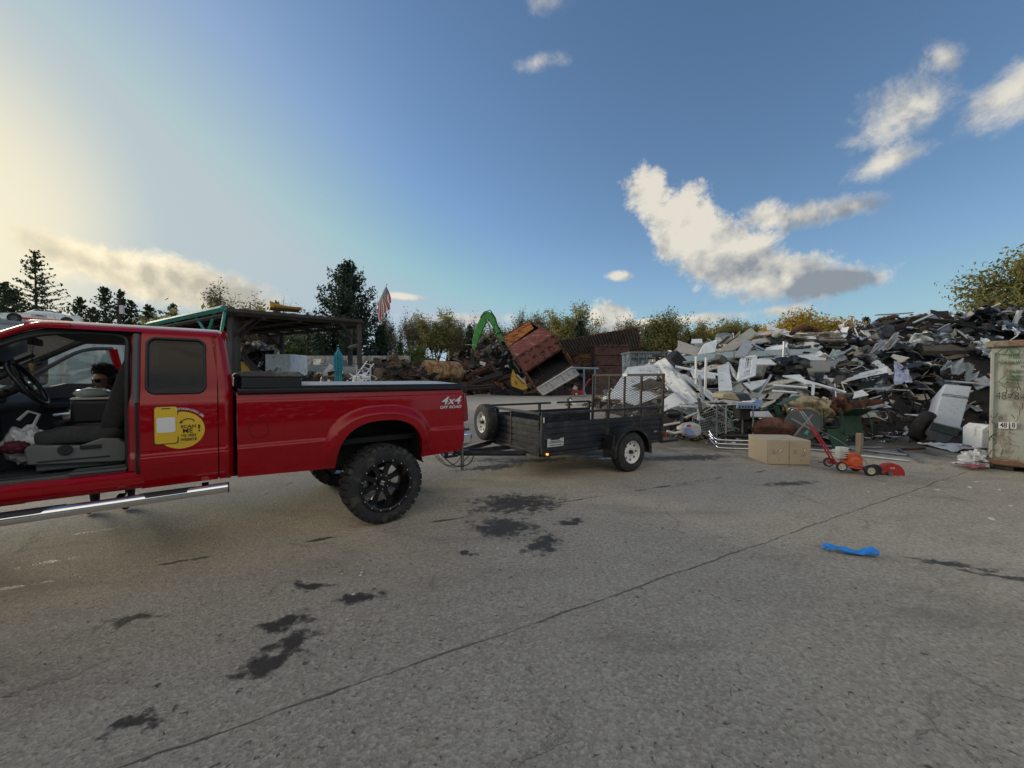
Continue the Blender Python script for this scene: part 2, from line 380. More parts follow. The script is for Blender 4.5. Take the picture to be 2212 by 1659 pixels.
# ------------------------------------------------------------------ ground
def ground_material():
    m = bpy.data.materials.new('worn_yard_surface'); m.use_nodes = True; t = NT(m.node_tree)
    p = m.node_tree.nodes['Principled BSDF']
    o = t.new('ShaderNodeTexCoord').outputs['Object']; x, y, z = t.sep(o)
    big = t.noise(o, .22, 5, .6); mid = t.noise(o, 1.6, 6, .62); fine = t.noise(o, 34, 7, .72); grit = t.noise(o, 95, 3, .6)
    c = t.mix(t.step(big, .3, .7), (.385, .335, .255), (.455, .405, .32))
    c = t.mix(t.step(mid, .38, .68, 0, .45), c, (.30, .26, .20))
    c = t.mix(t.step(fine, .47, .70, 0, .8), c, (.19, .165, .13))
    c = t.mix(t.step(fine, .28, .46, .55, 0), c, (.66, .62, .53))
    vo = t.new('ShaderNodeTexVoronoi'); t.put(vo.inputs['Vector'], o); vo.inputs['Scale'].default_value = 58
    vcol = t.sep(vo.outputs['Color'])[0]
    c = t.mix(t.step(vcol, .0, 1.0, .1, .5), c, t.mix(vcol, (.22, .195, .155), (.62, .57, .48)))
    pits = t.step(t.noise(o, 24, 4, .6, .6), .635, .70)
    c = t.mix(t.mul(pits, .75), c, (.06, .055, .05))
    pebble = t.step(vo.outputs['Distance'], .12, .2, 1, 0)
    rare = t.math('GREATER_THAN', t.sep(vo.outputs['Color'])[1], .985)
    c = t.mix(t.mul(t.mul(pebble, rare), .8), c, (.5, .49, .47))
    # dust brown toward the scrap
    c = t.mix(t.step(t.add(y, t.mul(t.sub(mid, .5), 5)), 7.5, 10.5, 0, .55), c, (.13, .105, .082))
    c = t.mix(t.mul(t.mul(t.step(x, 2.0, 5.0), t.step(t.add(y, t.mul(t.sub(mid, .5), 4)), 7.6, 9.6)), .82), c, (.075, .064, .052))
    # far yard is pale trodden dirt
    c = t.mix(t.step(t.add(y, t.mul(big, 6)), 12, 20, 0, .9), c, (.50, .44, .35))
    tread = t.noise(t.comb(t.add(t.mul(x, .39), t.mul(y, .62)), t.sub(t.mul(x, 4.0), t.mul(y, 5.1)), 0), .9, 4, .6)
    c = t.mix(t.step(tread, .56, .74, 0, .3), c, (.25, .2, .14))
    warp = t.noise(o, 2.6, 6, .65, col=True); wx, wy, wz = t.sep(warp)
    tear = t.noise(o, 9, 7, .7)
    wxf = t.add(x, t.mul(t.sub(wx, .5), .55)); wyf = t.add(y, t.mul(t.sub(wy, .5), .55))
    wet = None
    def spot(px, py, rx, ry, rot, lo=.35, hi=.5):
        g = gnd(px, py); c_, s_ = cos(R(rot)), sin(R(rot))
        ax, ay = t.sub(wxf, g.x), t.sub(wyf, g.y)
        u = t.math('DIVIDE', t.add(t.mul(ax, c_), t.mul(ay, s_)), rx); v = t.math('DIVIDE', t.sub(t.mul(ay, c_), t.mul(ax, s_)), ry)
        d = t.sub(1, t.math('SQRT', t.add(t.mul(u, u), t.mul(v, v))))
        d = t.add(t.mx(d, -1), t.mul(t.sub(tear, .5), 3.2))
        return t.math('POWER', t.step(d, lo - .42, hi + .1), .8)
    for a in ((1118, 1088, .62, .42, 10), (1090, 1140, .30, .42, 70), (1175, 1180, .26, .16, 60), (1238, 1131, .2, .10, 10), (785, 1292, .17, .12, 20), (615, 1352, .13, .13, 0),
              (570, 1435, .22, .1, 35), (630, 1400, .16, .07, 35), (275, 1347, .2, .06, 10), (675, 1263, .13, .05, 10), (1010, 1200, .14, .05, 0), (1700, 1045, .5, .12, 10),
              (2060, 1220, .35, .05, -20), (2170, 1245, .35, .05, -25), (1480, 990, 1.1, .28, 12), (1160, 995, .9, .22, 10), (1060, 1010, .7, .2, 20), (280, 1580, .15, .05, 20)):
        s_ = spot(*a); wet = s_ if wet is None else t.mx(wet, s_)
    # scattered drips of the same oil
    damp = t.mul(t.step(t.noise(t.comb(t.mul(x, .55), t.mul(y, 1.5), 0), .8, 6, .65), .50, .68), .34)
    c = t.mix(damp, c, (.135, .118, .098))
    drip = t.mul(t.step(t.noise(o, 6.5, 4, .6, .3), .68, .715), t.step(t.noise(o, .55, 3), .48, .58))
    wet = t.mx(wet, t.mul(drip, .9))
    def line(p0, p1, wid, wob, gap):
        a, b = gnd(*p0), gnd(*p1); d = (b - a).normalized(); nx, ny = -d.y, d.x
        dist = t.math('ABSOLUTE', t.add(t.add(t.mul(t.sub(x, a.x), nx), t.mul(t.sub(y, a.y), ny)), t.mul(t.sub(t.noise(o, 1.7, 5, .6), .5), wob)))
        wv = t.mul(t.step(t.noise(o, 2.2, 4, .7), gap, gap + .16), wid)
        return t.step(t.sub(dist, wv), -.004, .006, 1, 0)
    crack = line((2050, 1035), (560, 1560), .007, .10, .38)
    seam = line((0, 1275), (740, 1160), .034, .07, .50)
    crack2 = line((1640, 1275), (1740, 1300), .012, .06, .42); 
    c = t.mix(t.mul(crack, .75), c, (.10, .085, .07))
    wet = t.mx(wet, t.mul(seam, .95))
    cr = t.new('ShaderNodeTexVoronoi'); cr.feature = 'DISTANCE_TO_EDGE'; t.put(cr.inputs['Vector'], t.comb(wxf, wyf, 0)); cr.inputs['Scale'].default_value = .42
    hair = t.mul(t.step(cr.outputs['Distance'], .002, .007, 1, 0), t.step(t.noise(o, .9, 3), .5, .6))
    c = t.mix(t.mul(hair, .25), c, (.08, .072, .062))
    scuff = t.mul(t.step(t.noise(o, 1.1, 7, .75), .66, .78), t.step(tear, .45, .7))
    c = t.mix(t.mul(scuff, .5), c, (.46, .45, .43))
    c = t.mix(t.mul(wet, .90), c, (.034, .032, .031))
    # shallow water that mirrors the sky
    pud = None
    for a in ((190, 1150, .4, .12, 34, .95, 1.1), (95, 1218, .35, .08, 34, .95, 1.1), (1075, 994, .55, .10, 14, .2, .4), (1270, 987, .7, .10, 14, .2, .4), (1310, 990, .5, .1, 10, .2, .4)):
        s_ = spot(*a); pud = s_ if pud is None else t.mx(pud, s_)
    c = t.mix(pud, c, (.05, .05, .052))
    rough = t.add(.78, t.mul(t.sub(fine, .5), .3)); rough = t.mix(wet, t.comb(rough, rough, rough), (.5, .5, .5)); rough = t.mix(pud, rough, (.06, .06, .06))
    p.inputs['Specular IOR Level'].default_value = .25; t.put(p.inputs['Base Color'], c); t.put(p.inputs['Roughness'], t.sep(rough)[0])
    h = t.add(t.add(t.mul(fine, .5), t.mul(grit, .25)), t.mul(vo.outputs['Distance'], .4))
    h = t.sub(h, t.mul(t.mx(pits, t.mx(crack, hair)), .6)); h = t.mul(h, t.sub(1, t.mul(t.mx(t.mul(wet, .6), pud), .95)))
    h = t.mul(t.add(h, t.mul(mid, 1.2)), t.step(y, 6, 22, 1, .12))
    t.put(p.inputs['Normal'], t.bump(h, 1.0, .014))
    return m
g = MB()
ys = [-60, -20, -6, 0, 2, 4, 6, 8, 10, 13, 17, 24, 36, 60, 120, 300, 900]; xs = [-900, -300, -100, -40, -20, -10, -5, 0, 5, 10, 20, 40, 100, 300, 900]
g.add([(x, y, 0) for y in ys for x in xs], [(j * len(xs) + i, j * len(xs) + i + 1, (j + 1) * len(xs) + i + 1, (j + 1) * len(xs) + i) for j in range(len(ys) - 1) for i in range(len(xs) - 1)])
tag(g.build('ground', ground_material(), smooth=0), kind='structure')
# ------------------------------------------------------------------ pickup truck (x to its rear, y away from the camera, z up; origin under the rear axle)
GREYPL = mat('grey_trim', (.085, .088, .092), .6, 0, .1, 12, bump=.1, bscale=200)
FABRIC = mat('dark_seat_cloth', (.022, .023, .026), .9, 0, .25, 40, bump=.3, bscale=260)
CARPET = mat('floor_carpet', (.040, .044, .050), .95, 0, .3, 30, bump=.4, bscale=150)
UNDER = mat('underbody_black', (.012, .011, .011), .8, 0, .3, 10)
GLASS = glass('clear_glass', (.80, .86, .84), .02)
TINT = glass('tinted_glass', (.018, .022, .03), -.012)
YEL = mat('yellow_vinyl', (.72, .47, .03), .5, 0, .05, 5)
INK = mat('black_print', (.01, .01, .01), .5, 0, 0)
WPRINT = mat('white_print', (.75, .75, .75), .5, 0, 0)
LAMPRED = mat('red_lens', (.22, .008, .012), .15, 0, .1, 10, coat=.6)
truck = thing('pickup_truck', 'red lifted four wheel drive pickup with its driver door open and a grey bed cover', 'pickup truck', (-2.0625, 5.18, 0), 38)
XA, HW = -.03, 1.015
def arch_g(x, z, xc=XA, base=.70):
    dx = x - xc; hw = .505 if dx < 0 else .468
    return ((abs(dx) / hw) ** 2.5 + (max(z - base, 0) / .468) ** 2.5) ** .4
def arch_z(x, xc=XA, base=.70, bot=.69):
    dx = x - xc; hw = .505 if dx < 0 else .468; u = abs(dx) / hw
    return bot if u >= 1 else max(bot, base + .468 * (1 - u ** 2.5) ** .4)
def skin(x, z, xc=XA, flare=True, mould=True, tail=False):
    'how far the body side stands out at height z'
    o = -.05 * ((z - 1.15) / .5) ** 2
    o -= .10 * max(z - 1.425, 0) + .012 * sstep(z, 1.425, 1.44)
    o -= .16 * max(z - 1.49, 0)
    low = .026 * sstep(z, 1.024, .990) if mould else 0
    f = 0
    if flare:
        gg = arch_g(x, z, xc)
        f = .068 * sstep(gg, 1.36, 1.15) * sstep(z, .62, .95)
        near = sstep(abs(x - xc), .72, .56); low *= 1 - .5 * near
    o += max(low, f)
    if tail: o -= .10 * sstep(x, .99, 1.09) ** 2 * 1
    return o
def side_panel(name, x0, x1, ztop, zbot, m, sgn, xc=XA, parent=truck, **kw):
    nx = int((x1 - x0) / .012); nz = 64; b = MB()
    def fn(u, v):
        x = x0 + (x1 - x0) * u; za = arch_z(x, xc, .70, interp(x, zbot)) if kw.get('flare', True) else interp(x, zbot)
        if v <= .03: return (x, sgn * (HW + skin(x, za, xc, **kw) - .07 * (1 - v / .03)), za)
        z = za + (interp(x, ztop) - za) * (v - .03) / .97
        return (x, sgn * (HW + skin(x, z, xc, **kw)), z)
    b.grid(fn, nx, nz)
    if sgn > 0: b.f = [f[::-1] for f in b.f]
    # close the ends inward
    for xe in (x0, x1):
        zs = [interp(xe, zbot) + (interp(xe, ztop) - interp(xe, zbot)) * i / 24 for i in range(25)]
        b.grid(lambda u, v: (xe, sgn * (HW + skin(xe, zs[int(round(v * 24))], xc, **kw) - .08 * u), zs[int(round(v * 24))]), 1, 24)
    return b.build(name, m, parent, smooth=50)
ZT = [(-1.39, 1.515), (1.06, 1.525)]; ZB = [(-1.39, .725), (-.53, .685), (.43, .675), (.96, .70), (1.0, .72), (1.09, .98)]
for sg in (-1, 1):
    bs = side_panel('bed_side', -1.385, 1.085, ZT, ZB, RED, sg, tail=True)
    if sg < 0:
        fd = MB(); fd.tube([(-1.217 + .080 * cos(t * 2 * pi / 40), -HW - skin(-1.2, 1.157 + .081 * sin(t * 2 * pi / 40)) - .001, 1.157 + .081 * sin(t * 2 * pi / 40)) for t in range(40)], .0028, 5, closed=True)
        fd.build('fuel_door_gap', mat('dark_gap', (.03, .002, .003), .6, 0, 0), bs)
    b = MB()     # inner wheel tub and bed wall
    b.grid(lambda u, v: (XA - .52 + 1.04 * u, sg * (HW - .03 - .36 * v), arch_z(XA - .52 + 1.04 * u, XA, .72, .60) + .01), 40, 2)
    b.grid(lambda u, v: (XA - .56 + 1.12 * u, sg * (HW - .39), .60 + .6 * v), 2, 2)
    b.box((-.16, sg * .93, 1.36), (2.40, .04, .26)); b.box((-.95, sg * .9, .95), (.8, .05, .45)); b.box((.75, sg * .9, .98), (.5, .05, .42))
    b.build('wheel_well', UNDER, truck)
    r = MB(); r.box((-.15, sg * .965, 1.527), (2.46, .085, .03)); r.box((-.15, sg * .995, 1.515), (2.45, .03, .035)); r.box((-.15, sg * .93, 1.552), (2.40, .035, .03))
    r.build('bed_rail', SATIN, truck, bevel=.006)
b = MB(); b.box((-.15, 0, .93), (2.4, 1.7, .06)); b.box((-1.36, 0, 1.2), (.05, 1.8, .55)); b.box((.0, 0, .72), (2.3, .12, .12)); b.box((-1.3, 0, .72), (4.2, .9, .05))
for s in (-1, 1): b.box((-1.45, s * .42, .78), (4.9, .08, .16))
b.tube([(-.03, -.85, .43), (-.03, .85, .43)], .055, 10); b.ball((-.03, .08, .43), .16); 
for s in (-1, 1): b.tube([(-.75, s * .5, .72), (-.4, s * .5, .58), (-.03, s * .5, .50), (.35, s * .5, .60), (.72, s * .5, .74)], .035, 8); b.tube([(.0, s * .45, .48), (-.15, s * .5, .95)], .03, 8)
b.tube([(-3.98, -.85, .43), (-3.98, .85, .43)], .055, 10); b.tube([(-.03, .08, .5), (-2.6, .1, .62)], .05, 10); b.box((-3.4, 0, .70), (1.2, .7, .2))
b.build('chassis', UNDER, truck)
b = MB()
b.slab(lambda u, v: (-.85 + 1.88 * u, -.925 + 1.85 * v, 1.552 + .030 * sin(pi * v) + .004 * (1 - abs(((u * 4) % 1) * 2 - 1) ** 12)), 64, 16, .02)
b.build('bed_cover', mat('grey_vinyl', (.36, .36, .37), .42, 0, .08, 6, bump=.06, bscale=60), truck, smooth=60)
b = MB(); b.box((1.06, 0, 1.18), (.05, 1.72, .66)); b.box((1.09, 0, 1.2), (.02, 1.3, .25)); b.box((1.075, 0, 1.5), (.07, 1.78, .05))
b.build('tailgate', RED, truck, bevel=.02)
for s in (-1, 1):
    L = MB(); L.prism([(1.008, 1.10), (1.02, 1.28), (1.045, 1.43), (1.075, 1.44), (1.102, 1.25), (1.108, 1.08), (1.06, 1.065)], s * .86, s * .995)
    tl = L.build('tail_light', LAMPRED, truck, bevel=.012)
    k = MB(); k.box((1.104, s * .93, 1.115), (.018, .11, .07)); k.build('reverse_lens', mat('clear_lens', (.5, .5, .5), .15, 0, .05), tl)
b = MB()
b.prism([(1.06, .93), (1.20, .905), (1.215, .84), (1.16, .735), (1.06, .715)], -.93, .93); 
for s in (-1, 1): b.box((1.08, s * .95, .84), (.16, .1, .16))
bp = b.build('rear_bumper', mat('bumper_chrome', (.62, .64, .67), .22, 1, .1, 8), truck, bevel=.025)
k = MB(); k.box((1.13, 0, .935), (.18, 1.7, .022)); k.build('step_pad', BLACK, bp, bevel=.006)
b = MB(); b.box((1.15, 0, .60), (.36, .065, .065)); b.box((1.31, 0, .50), (.05, .05, .22)); b.box((1.40, 0, .405), (.22, .05, .035)); b.tube([(1.46, 0, .42), (1.46, 0, .46)], .018, 10); b.ball((1.46, 0, .485), .03)
b.build('hitch_receiver', SATIN, truck, bevel=.004)
# --- cab shell
SEC = [(-.985, .73), (-1.008, .80), (-1.034, .92), (-1.036, .985), (-1.012, 1.026), (-1.014, 1.2), (-1.002, 1.40), (-.988, 1.455), (-.962, 1.52), (-.925, 1.70), (-.882, 1.88), (-.850, 1.985), (-.815, 2.045), (-.74, 2.085), (-.55, 2.118), (-.25, 2.135), (0, 2.138)]
FULL = spline([(0, y, z) for y, z in SEC], 110); FULL = FULL + [V((0, -p.y, p.z)) for p in FULL[::-1]]
SIDE = [p for p in FULL if p.y < 0 and p.z < 2.035]
def shell(name, x0, x1, pts, parent=truck, n=None, skip=None, m=RED, round_rear=False, flip=False):
    b = MB(); n = n or max(2, int((x1 - x0) / .012))
    def fn(u, v):
        x = x0 + (x1 - x0) * u; p = pts[min(int(round(v * (len(pts) - 1))), len(pts) - 1)]; y, z = p.y, p.z
        if round_rear:
            k = max(0, (x - (x1 - .07)) / .07); y *= 1 - .06 * k ** 2.2; z -= .05 * k ** 2.2 * sstep(z, 1.8, 2.1)
            x -= .045 * sstep(z, 1.5, 2.1)
        return (x, y, z)
    b.grid(fn, n, len(pts) - 1, skip=skip)
    if flip: b.f = [f[::-1] for f in b.f]
    return b.build(name, m, parent, smooth=50)
ROOF = [p for p in FULL if p.z >= 2.03]
X_D = -1.523
def mirror(pts): return [V((0, -p.y, p.z)) for p in pts]
RWX, RWZ = (-1.993, -1.612), (1.515, 1.985)
def in_win(x, z, g=.012):
    x0, x1, z0, z1, r = RWX[0] - g, RWX[1] + g, RWZ[0] - g, RWZ[1] + g, .06
    dx = max(x0 + r - x, 0, x - x1 + r); dz = max(z0 + r - z, 0, z - z1 + r)
    return x0 < x < x1 and z0 < z < z1 and dx * dx + dz * dz < r * r
def side_y(z):
    for a, c in zip(SIDE, SIDE[1:]):
        if a.z <= z <= c.z: return a.y + (c.y - a.y) * (z - a.z) / (c.z - a.z)
    return SIDE[-1].y if z > 1 else SIDE[0].y
cabb = part('cab', truck)
def kid(o): o.parent = cabb; return o
for sg in (-1, 1):
    P = SIDE if sg < 0 else mirror(SIDE)
    def sk(u, v, P=P):
        x = -2.03 + (X_D - .004 + 2.03) * u; p = P[min(int(v * (len(P) - 1) + .5), len(P) - 1)]; return in_win(x, p.z, 0)
    d = kid(shell('rear_door', -2.03, X_D - .004, P, n=60, skip=sk, flip=sg > 0))
    gl = MB(); ring = rrect(RWX[0], RWX[1], RWZ[0], RWZ[1], .06, 8)
    inner = MB()
    gl.grid(lambda u, v: (RWX[0] + (RWX[1] - RWX[0]) * u, sg * (-side_y(RWZ[0] + (RWZ[1] - RWZ[0]) * v) - .006), RWZ[0] + (RWZ[1] - RWZ[0]) * v), 4, 20)
    gk = MB(); gk.tube([(x, sg * (-side_y(z) + .001), z) for x, z in ring], .0125, 8, closed=True)
    o = gl.build('window', TINT, d, smooth=60); gk.build('window_seal', BLACK, o, smooth=60)
    # the rear quarter behind the shut line
    kid(shell('cab_corner', X_D + .004, -1.412, P + [], n=14, round_rear=True, flip=sg > 0))
    j = MB()
    for xa, xb in ((X_D - .02, X_D + .02), (-2.06, -2.01)): j.grid(lambda u, v: (xa + (xb - xa) * u, sg * (-side_y(.74 + 1.27 * v) - .022), .74 + 1.27 * v), 2, 30)
    kid(j.build('pillar_inner', UNDER, truck))
kid(shell('roof', -2.63, -1.412, ROOF, n=60, round_rear=True, m=RED))
b = MB()    # back wall of the cab with the rear window
b.box((-1.45, 0, 1.12), (.03, 1.9, .80)); 
for s in (-1, 1): b.box((-1.475, s * .72, 1.77), (.03, .16, .55))
b.box((-1.47, 0, 2.04), (.03, 1.5, .1)); kid(b.build('rear_wall', RED, truck))
b = MB(); b.box((-1.462, 0, 1.76), (.012, 1.40, .50)); kid(b.build('rear_window', TINT, truck))
# sill, jamb, pillars, seals on the open driver side
b = MB()
b.grid(lambda u, v: (-3.35 + 1.32 * u, -HW + .012 + [.03, .0, -.012, -.005, .02, .10][min(int(v * 5 + .5), 5)], [.735, .76, .80, .85, .872, .880][min(int(v * 5 + .5), 5)]), 20, 5)
kid(b.build('rocker_panel', RED, truck))
b = MB()
jam = ((-2.030, .000), (-2.033, .012), (-2.045, .030), (-2.060, .032), (-2.064, .060), (-2.095, .064), (-2.112, .085), (-2.112, .16))
b.grid(lambda u, v: (jam[int(round(u * 7))][0], side_y(.88 + 1.13 * v) + jam[int(round(u * 7))][1], .88 + 1.13 * v), 7, 40)
kid(b.build('door_jamb', mat('jamb_red', (.26, .008, .014), .4, 0, .1, 5, coat=.5), truck, bevel=.012))
b = MB(); k = spline([(-2.115, -.90, .90), (-2.118, -.905, 1.2), (-2.118, -.90, 1.5), (-2.118, -.86, 1.8), (-2.12, -.80, 1.94), (-2.16, -.775, 1.995), (-2.3, -.77, 2.01), (-2.48, -.775, 2.0), (-2.64, -.79, 1.965), (-2.82, -.815, 1.865), (-3.15, -.86, 1.66), (-3.42, -.90, 1.48)], 60)
b.tube(k, .017, 8); b.tube([p + V((0, .02, .022)) for p in k[28:]], .022, 8)
b.tube([(-2.118, -.90, .9), (-3.32, -.915, .885)], .016, 8); kid(b.build('door_seal', BLACK, truck, smooth=60))
b = MB(); b.grid(lambda u, v: (-2.085 + .05 * u, side_y(1.44 + .58 * v) + .025 - .02 * sin(pi * u), 1.44 + .58 * v), 4, 20); kid(b.build('pillar_trim', GREYPL, truck, bevel=.008))
for s in (-1, 1):
    b = MB(); kk = spline([(-2.44, s * .800, 2.056), (-2.60, s * .800, 2.048), (-2.74, s * .808, 1.985), (-3.10, s * .865, 1.75), (-3.50, s * .93, 1.48)], 24)
    b.tube(kk, [.024] * 6 + [.026] * 19, 8); kid(b.build('windscreen_pillar', RED if s < 0 else mat('pillar_grey', (.11, .115, .12), .6, 0, .1), truck, smooth=60))
b = MB(); b.slab(lambda u, v: (-2.62 - .88 * v, (-1 + 2 * u) * (.78 + .12 * v), 2.07 - .57 * v + .02 * sin(pi * u)), 10, 6, .006); kid(b.build('windscreen', GLASS, truck))
b = MB(); b.box((-2.05, 0, 2.050), (1.12, 1.44, .03)); b.box((-2.05, 0, 2.02), (1.1, 1.3, .03)); kid(b.build('headliner', mat('headliner_grey', (.055, .057, .06), .9, 0, .1), truck))
# floor, dash, interior
b = MB(); b.box((-2.4, 0, .855), (2.0, 1.84, .04)); b.box((-2.5, .0, .93), (1.8, .42, .14)); b.box((-1.66, 0, 1.05), (.4, 1.6, .3)); b.box((-1.5, 0, 1.55), (.04, 1.6, .9))
kid(b.build('floor', CARPET, truck, bevel=.02))
b = MB(); b.box((-2.7, -.86, .885), (1.15, .13, .025)); b.box((-2.28, -.84, .90), (.32, .2, .02)); kid(b.build('sill_trim', GREYPL, truck, bevel=.006))
b = MB()
b.prism([(-3.45, 1.50), (-3.28, 1.535), (-3.05, 1.50), (-2.97, 1.40), (-3.02, 1.22), (-3.2, 1.05), (-3.5, .95)], -.86, .86); b.box((-3.02, -.42, 1.48), (.22, .42, .10)); b.box((-3.05, .1, 1.25), (.12, .35, .4)); b.box((-3.5, 0, 1.15), (.1, 1.8, .75))
dash = kid(b.build('dashboard', mat('dash_grey', (.030, .032, .036), .65, 0, .1, 20), truck, bevel=.03))
b = MB(); sc = V((-2.75, -.43, 1.60)); MS = Matrix.Translation(sc) @ rotm(0, 62, 0)
b.tube([(.195 * cos(t * pi / 20), .195 * sin(t * pi / 20), 0) for t in range(40)], .0165, 10, M=MS, closed=True)
b.lathe([(.0, .0), (.06, .0), (.075, -.02), (.07, -.06), (0, -.06)], 20, M=MS)
for a in (20, 160, 250, 290): b.tube([(.06 * cos(R(a)), .06 * sin(R(a)), -.02), (.19 * cos(R(a)), .19 * sin(R(a)), 0)], .014, 8, M=MS)
b.tube([MS @ V((0, 0, -.05)), V((-3.05, -.43, 1.42))], .04, 10); b.tube([(-2.85, -.43, 1.53), (-2.82, -.22, 1.55)], .009, 6); b.tube([(-2.85, -.43, 1.53), (-2.83, -.62, 1.56)], .009, 6)
sw = kid(b.build('steering_wheel', SATIN, truck, smooth=60))
k = MB(); k.lathe([(0, .012), (.022, .010), (.022, 0)], 16, M=MS @ Matrix.Diagonal((.7, 1.3, 1, 1))); k.build('badge', CHROME, sw)
b = MB(); b.box((-2.79, -.08, 1.965), (.035, .26, .065)); b.tube([(-2.79, -.03, 1.97), (-2.84, -.01, 2.03)], .012, 6); kid(b.build('rear_view_mirror', BLACK, truck, bevel=.015))
# driver seat
seat = part('driver_seat', truck)
b = MB(); pr = [(-2.70, .965), (-2.155, .925), (-2.145, 1.07), (-2.20, 1.125), (-2.30, 1.14), (-2.36, 1.115), (-2.42, 1.09), (-2.69, 1.12), (-2.715, 1.09)]
b.prism(pr, -.70, -.60); b.prism(pr, -.19, -.11); b.box((-2.42, -.4, .94), (.5, .5, .08)); sb = b.build('base', mat('seat_grey', (.12, .125, .13), .55, 0, .08, 10), seat, bevel=.012)
k = MB(); k.lathe([(0, 0), (.042, 0), (.042, -.012), (.0, -.012)], 20, M=Matrix.Translation((-2.50, -.702, 1.065)), ax='y'); k.box((-2.36, -.706, 1.075), (.12, .012, .03)); k.box((-2.45, -.703, .985), (.4, .006, .012)); k.build('adjuster_knob', BLACK, sb, bevel=.003)
def pad(cx, cy, cz, sx, sy, sz, tilt, name, m=FABRIC, par=seat):
    b = MB(); n = 14
    def f(q): return math.copysign(abs(q) ** .45, q)
    def fn(u, v):
        t, p = 2 * pi * u, pi * (v - .5)
        return (f(cos(t)) * f(cos(p)) * sx / 2, f(sin(t)) * f(cos(p)) * sy / 2, f(sin(p)) * sz / 2 + .012 * sin(6 * t) * cos(p))
    b.grid(fn, 28, 14); o = b.build(name, m, par, smooth=70); o.matrix_local = TM((cx, cy, cz), 0, tilt, 0); return o
pad(-2.43, -.41, 1.160, .54, .54, .13, -3, 'cushion', mat('charcoal_seat_cloth', (.034, .036, .04), .9, 0, .25, 40, bump=.3, bscale=260)); pad(-2.175, -.41, 1.50, .17, .52, .74, 15, 'backrest'); pad(-2.06, -.41, 1.90, .10, .30, .19, 12, 'headrest')
ps = part('passenger_seat', truck); pad(-2.50, .42, 1.17, .56, .56, .16, -4, 'cushion', par=ps); pad(-2.12, .45, 1.46, .17, .54, .68, 20, 'backrest', par=ps)
b = MB(); b.box((-2.40, .0, 1.33), (.36, .32, .22)); b.box((-2.42, 0, 1.17), (.3, .3, .16)); con = kid(b.build('console', mat('console_black', (.02, .02, .022), .45, 0, .1, 20), truck, bevel=.03))
# open passenger door, swung out on the far side
pd = part('passenger_door', truck, (-3.28, .97, 0), (0, 0, 48)); LD = 1.18
b = MB(); b.grid(lambda u, v: (LD * u, .09 + .02 * sin(pi * v), .80 + (1.50 + .05 * u - .80) * v), 6, 8); b.box((LD / 2, .06, 1.15), (LD, .05, .66))
b.tube([(1.06, .0, 2.02), (1.14, .03, 1.8), (1.17, .06, 1.5)], .042, 8)
b.build('door_shell', RED, pd)
k = MB(); k.tube(spline([(0.05, .05, 1.5), (.40, .05, 1.74), (.66, .03, 1.93), (.84, .01, 2.0), (1.06, .0, 2.02)], 20), .024, 8); k.box((LD / 2, .015, 1.17), (LD - .06, .06, .60)); k.prism([(.30, 1.52), (.55, 1.58), (.95, 1.57), (1.12, 1.5), (1.1, 1.42), (.3, 1.4)], -.04, .03); k.box((.62, -.05, 1.33), (.55, .09, .06)); k.box((.75, -.05, 1.0), (.6, .06, .12))
k.build('door_trim', mat('door_trim_grey', (.045, .047, .05), .6, 0, .1, 20), pd, bevel=.02)
k = MB(); k.prism([(.12, 1.5), (.42, 1.73), (.68, 1.92), (.84, 1.985), (1.05, 2.0), (1.13, 1.8), (1.15, 1.52)], .025, .031); k.build('door_glass', GLASS, pd)
k = MB(); k.prism(rrect(.18, .50, 1.56, 1.92, .05), .13, .30); k.tube([(.2, .08, 1.6), (.3, .2, 1.65)], .03, 8); k.build('wing_mirror', BLACK, pd, bevel=.02)
k = MB(); k.tube(spline([(-2.95, .79, 1.80), (-3.02, .765, 1.76), (-3.12, .79, 1.69), (-3.16, .83, 1.68)], 12), .018, 8); kid(k.build('grab_handle', mat('handle_grey', (.10, .10, .105), .6, 0, .05), truck))
# front end (beyond the frame of the photograph)
for sg in (-1, 1):
    side_panel('front_fender', -4.93, -3.36, [(-4.93, 1.38), (-3.36, 1.44)], [(-4.93, .85), (-4.5, .72), (-3.36, .74)], RED, sg, xc=-3.98, mould=False)
    hl = MB(); hl.box((-4.94, sg * .80, 1.22), (.06, .34, .26)); hl.build('headlight', mat('lamp_lens', (.6, .6, .62), .1, 0, .05, coat=1), truck, bevel=.03)
b = MB(); b.grid(lambda u, v: (-4.90 + 1.5 * u, -.99 + 1.98 * v, 1.38 + .07 * u + .06 * sin(pi * v) ** .5), 14, 20); b.box((-4.15, 0, 1.0), (1.5, 1.6, .6)); b.build('bonnet', RED, truck)
b = MB(); b.box((-4.96, 0, 1.2), (.06, 1.2, .34)); 
for i in range(3): b.box((-5.0, 0, 1.08 + .12 * i), (.04, 1.15, .05))
b.build('grille', CHROME, truck, bevel=.01)
b = MB(); b.box((-5.02, 0, .86), (.16, 2.0, .24)); b.build('front_bumper', CHROME, truck, bevel=.04)
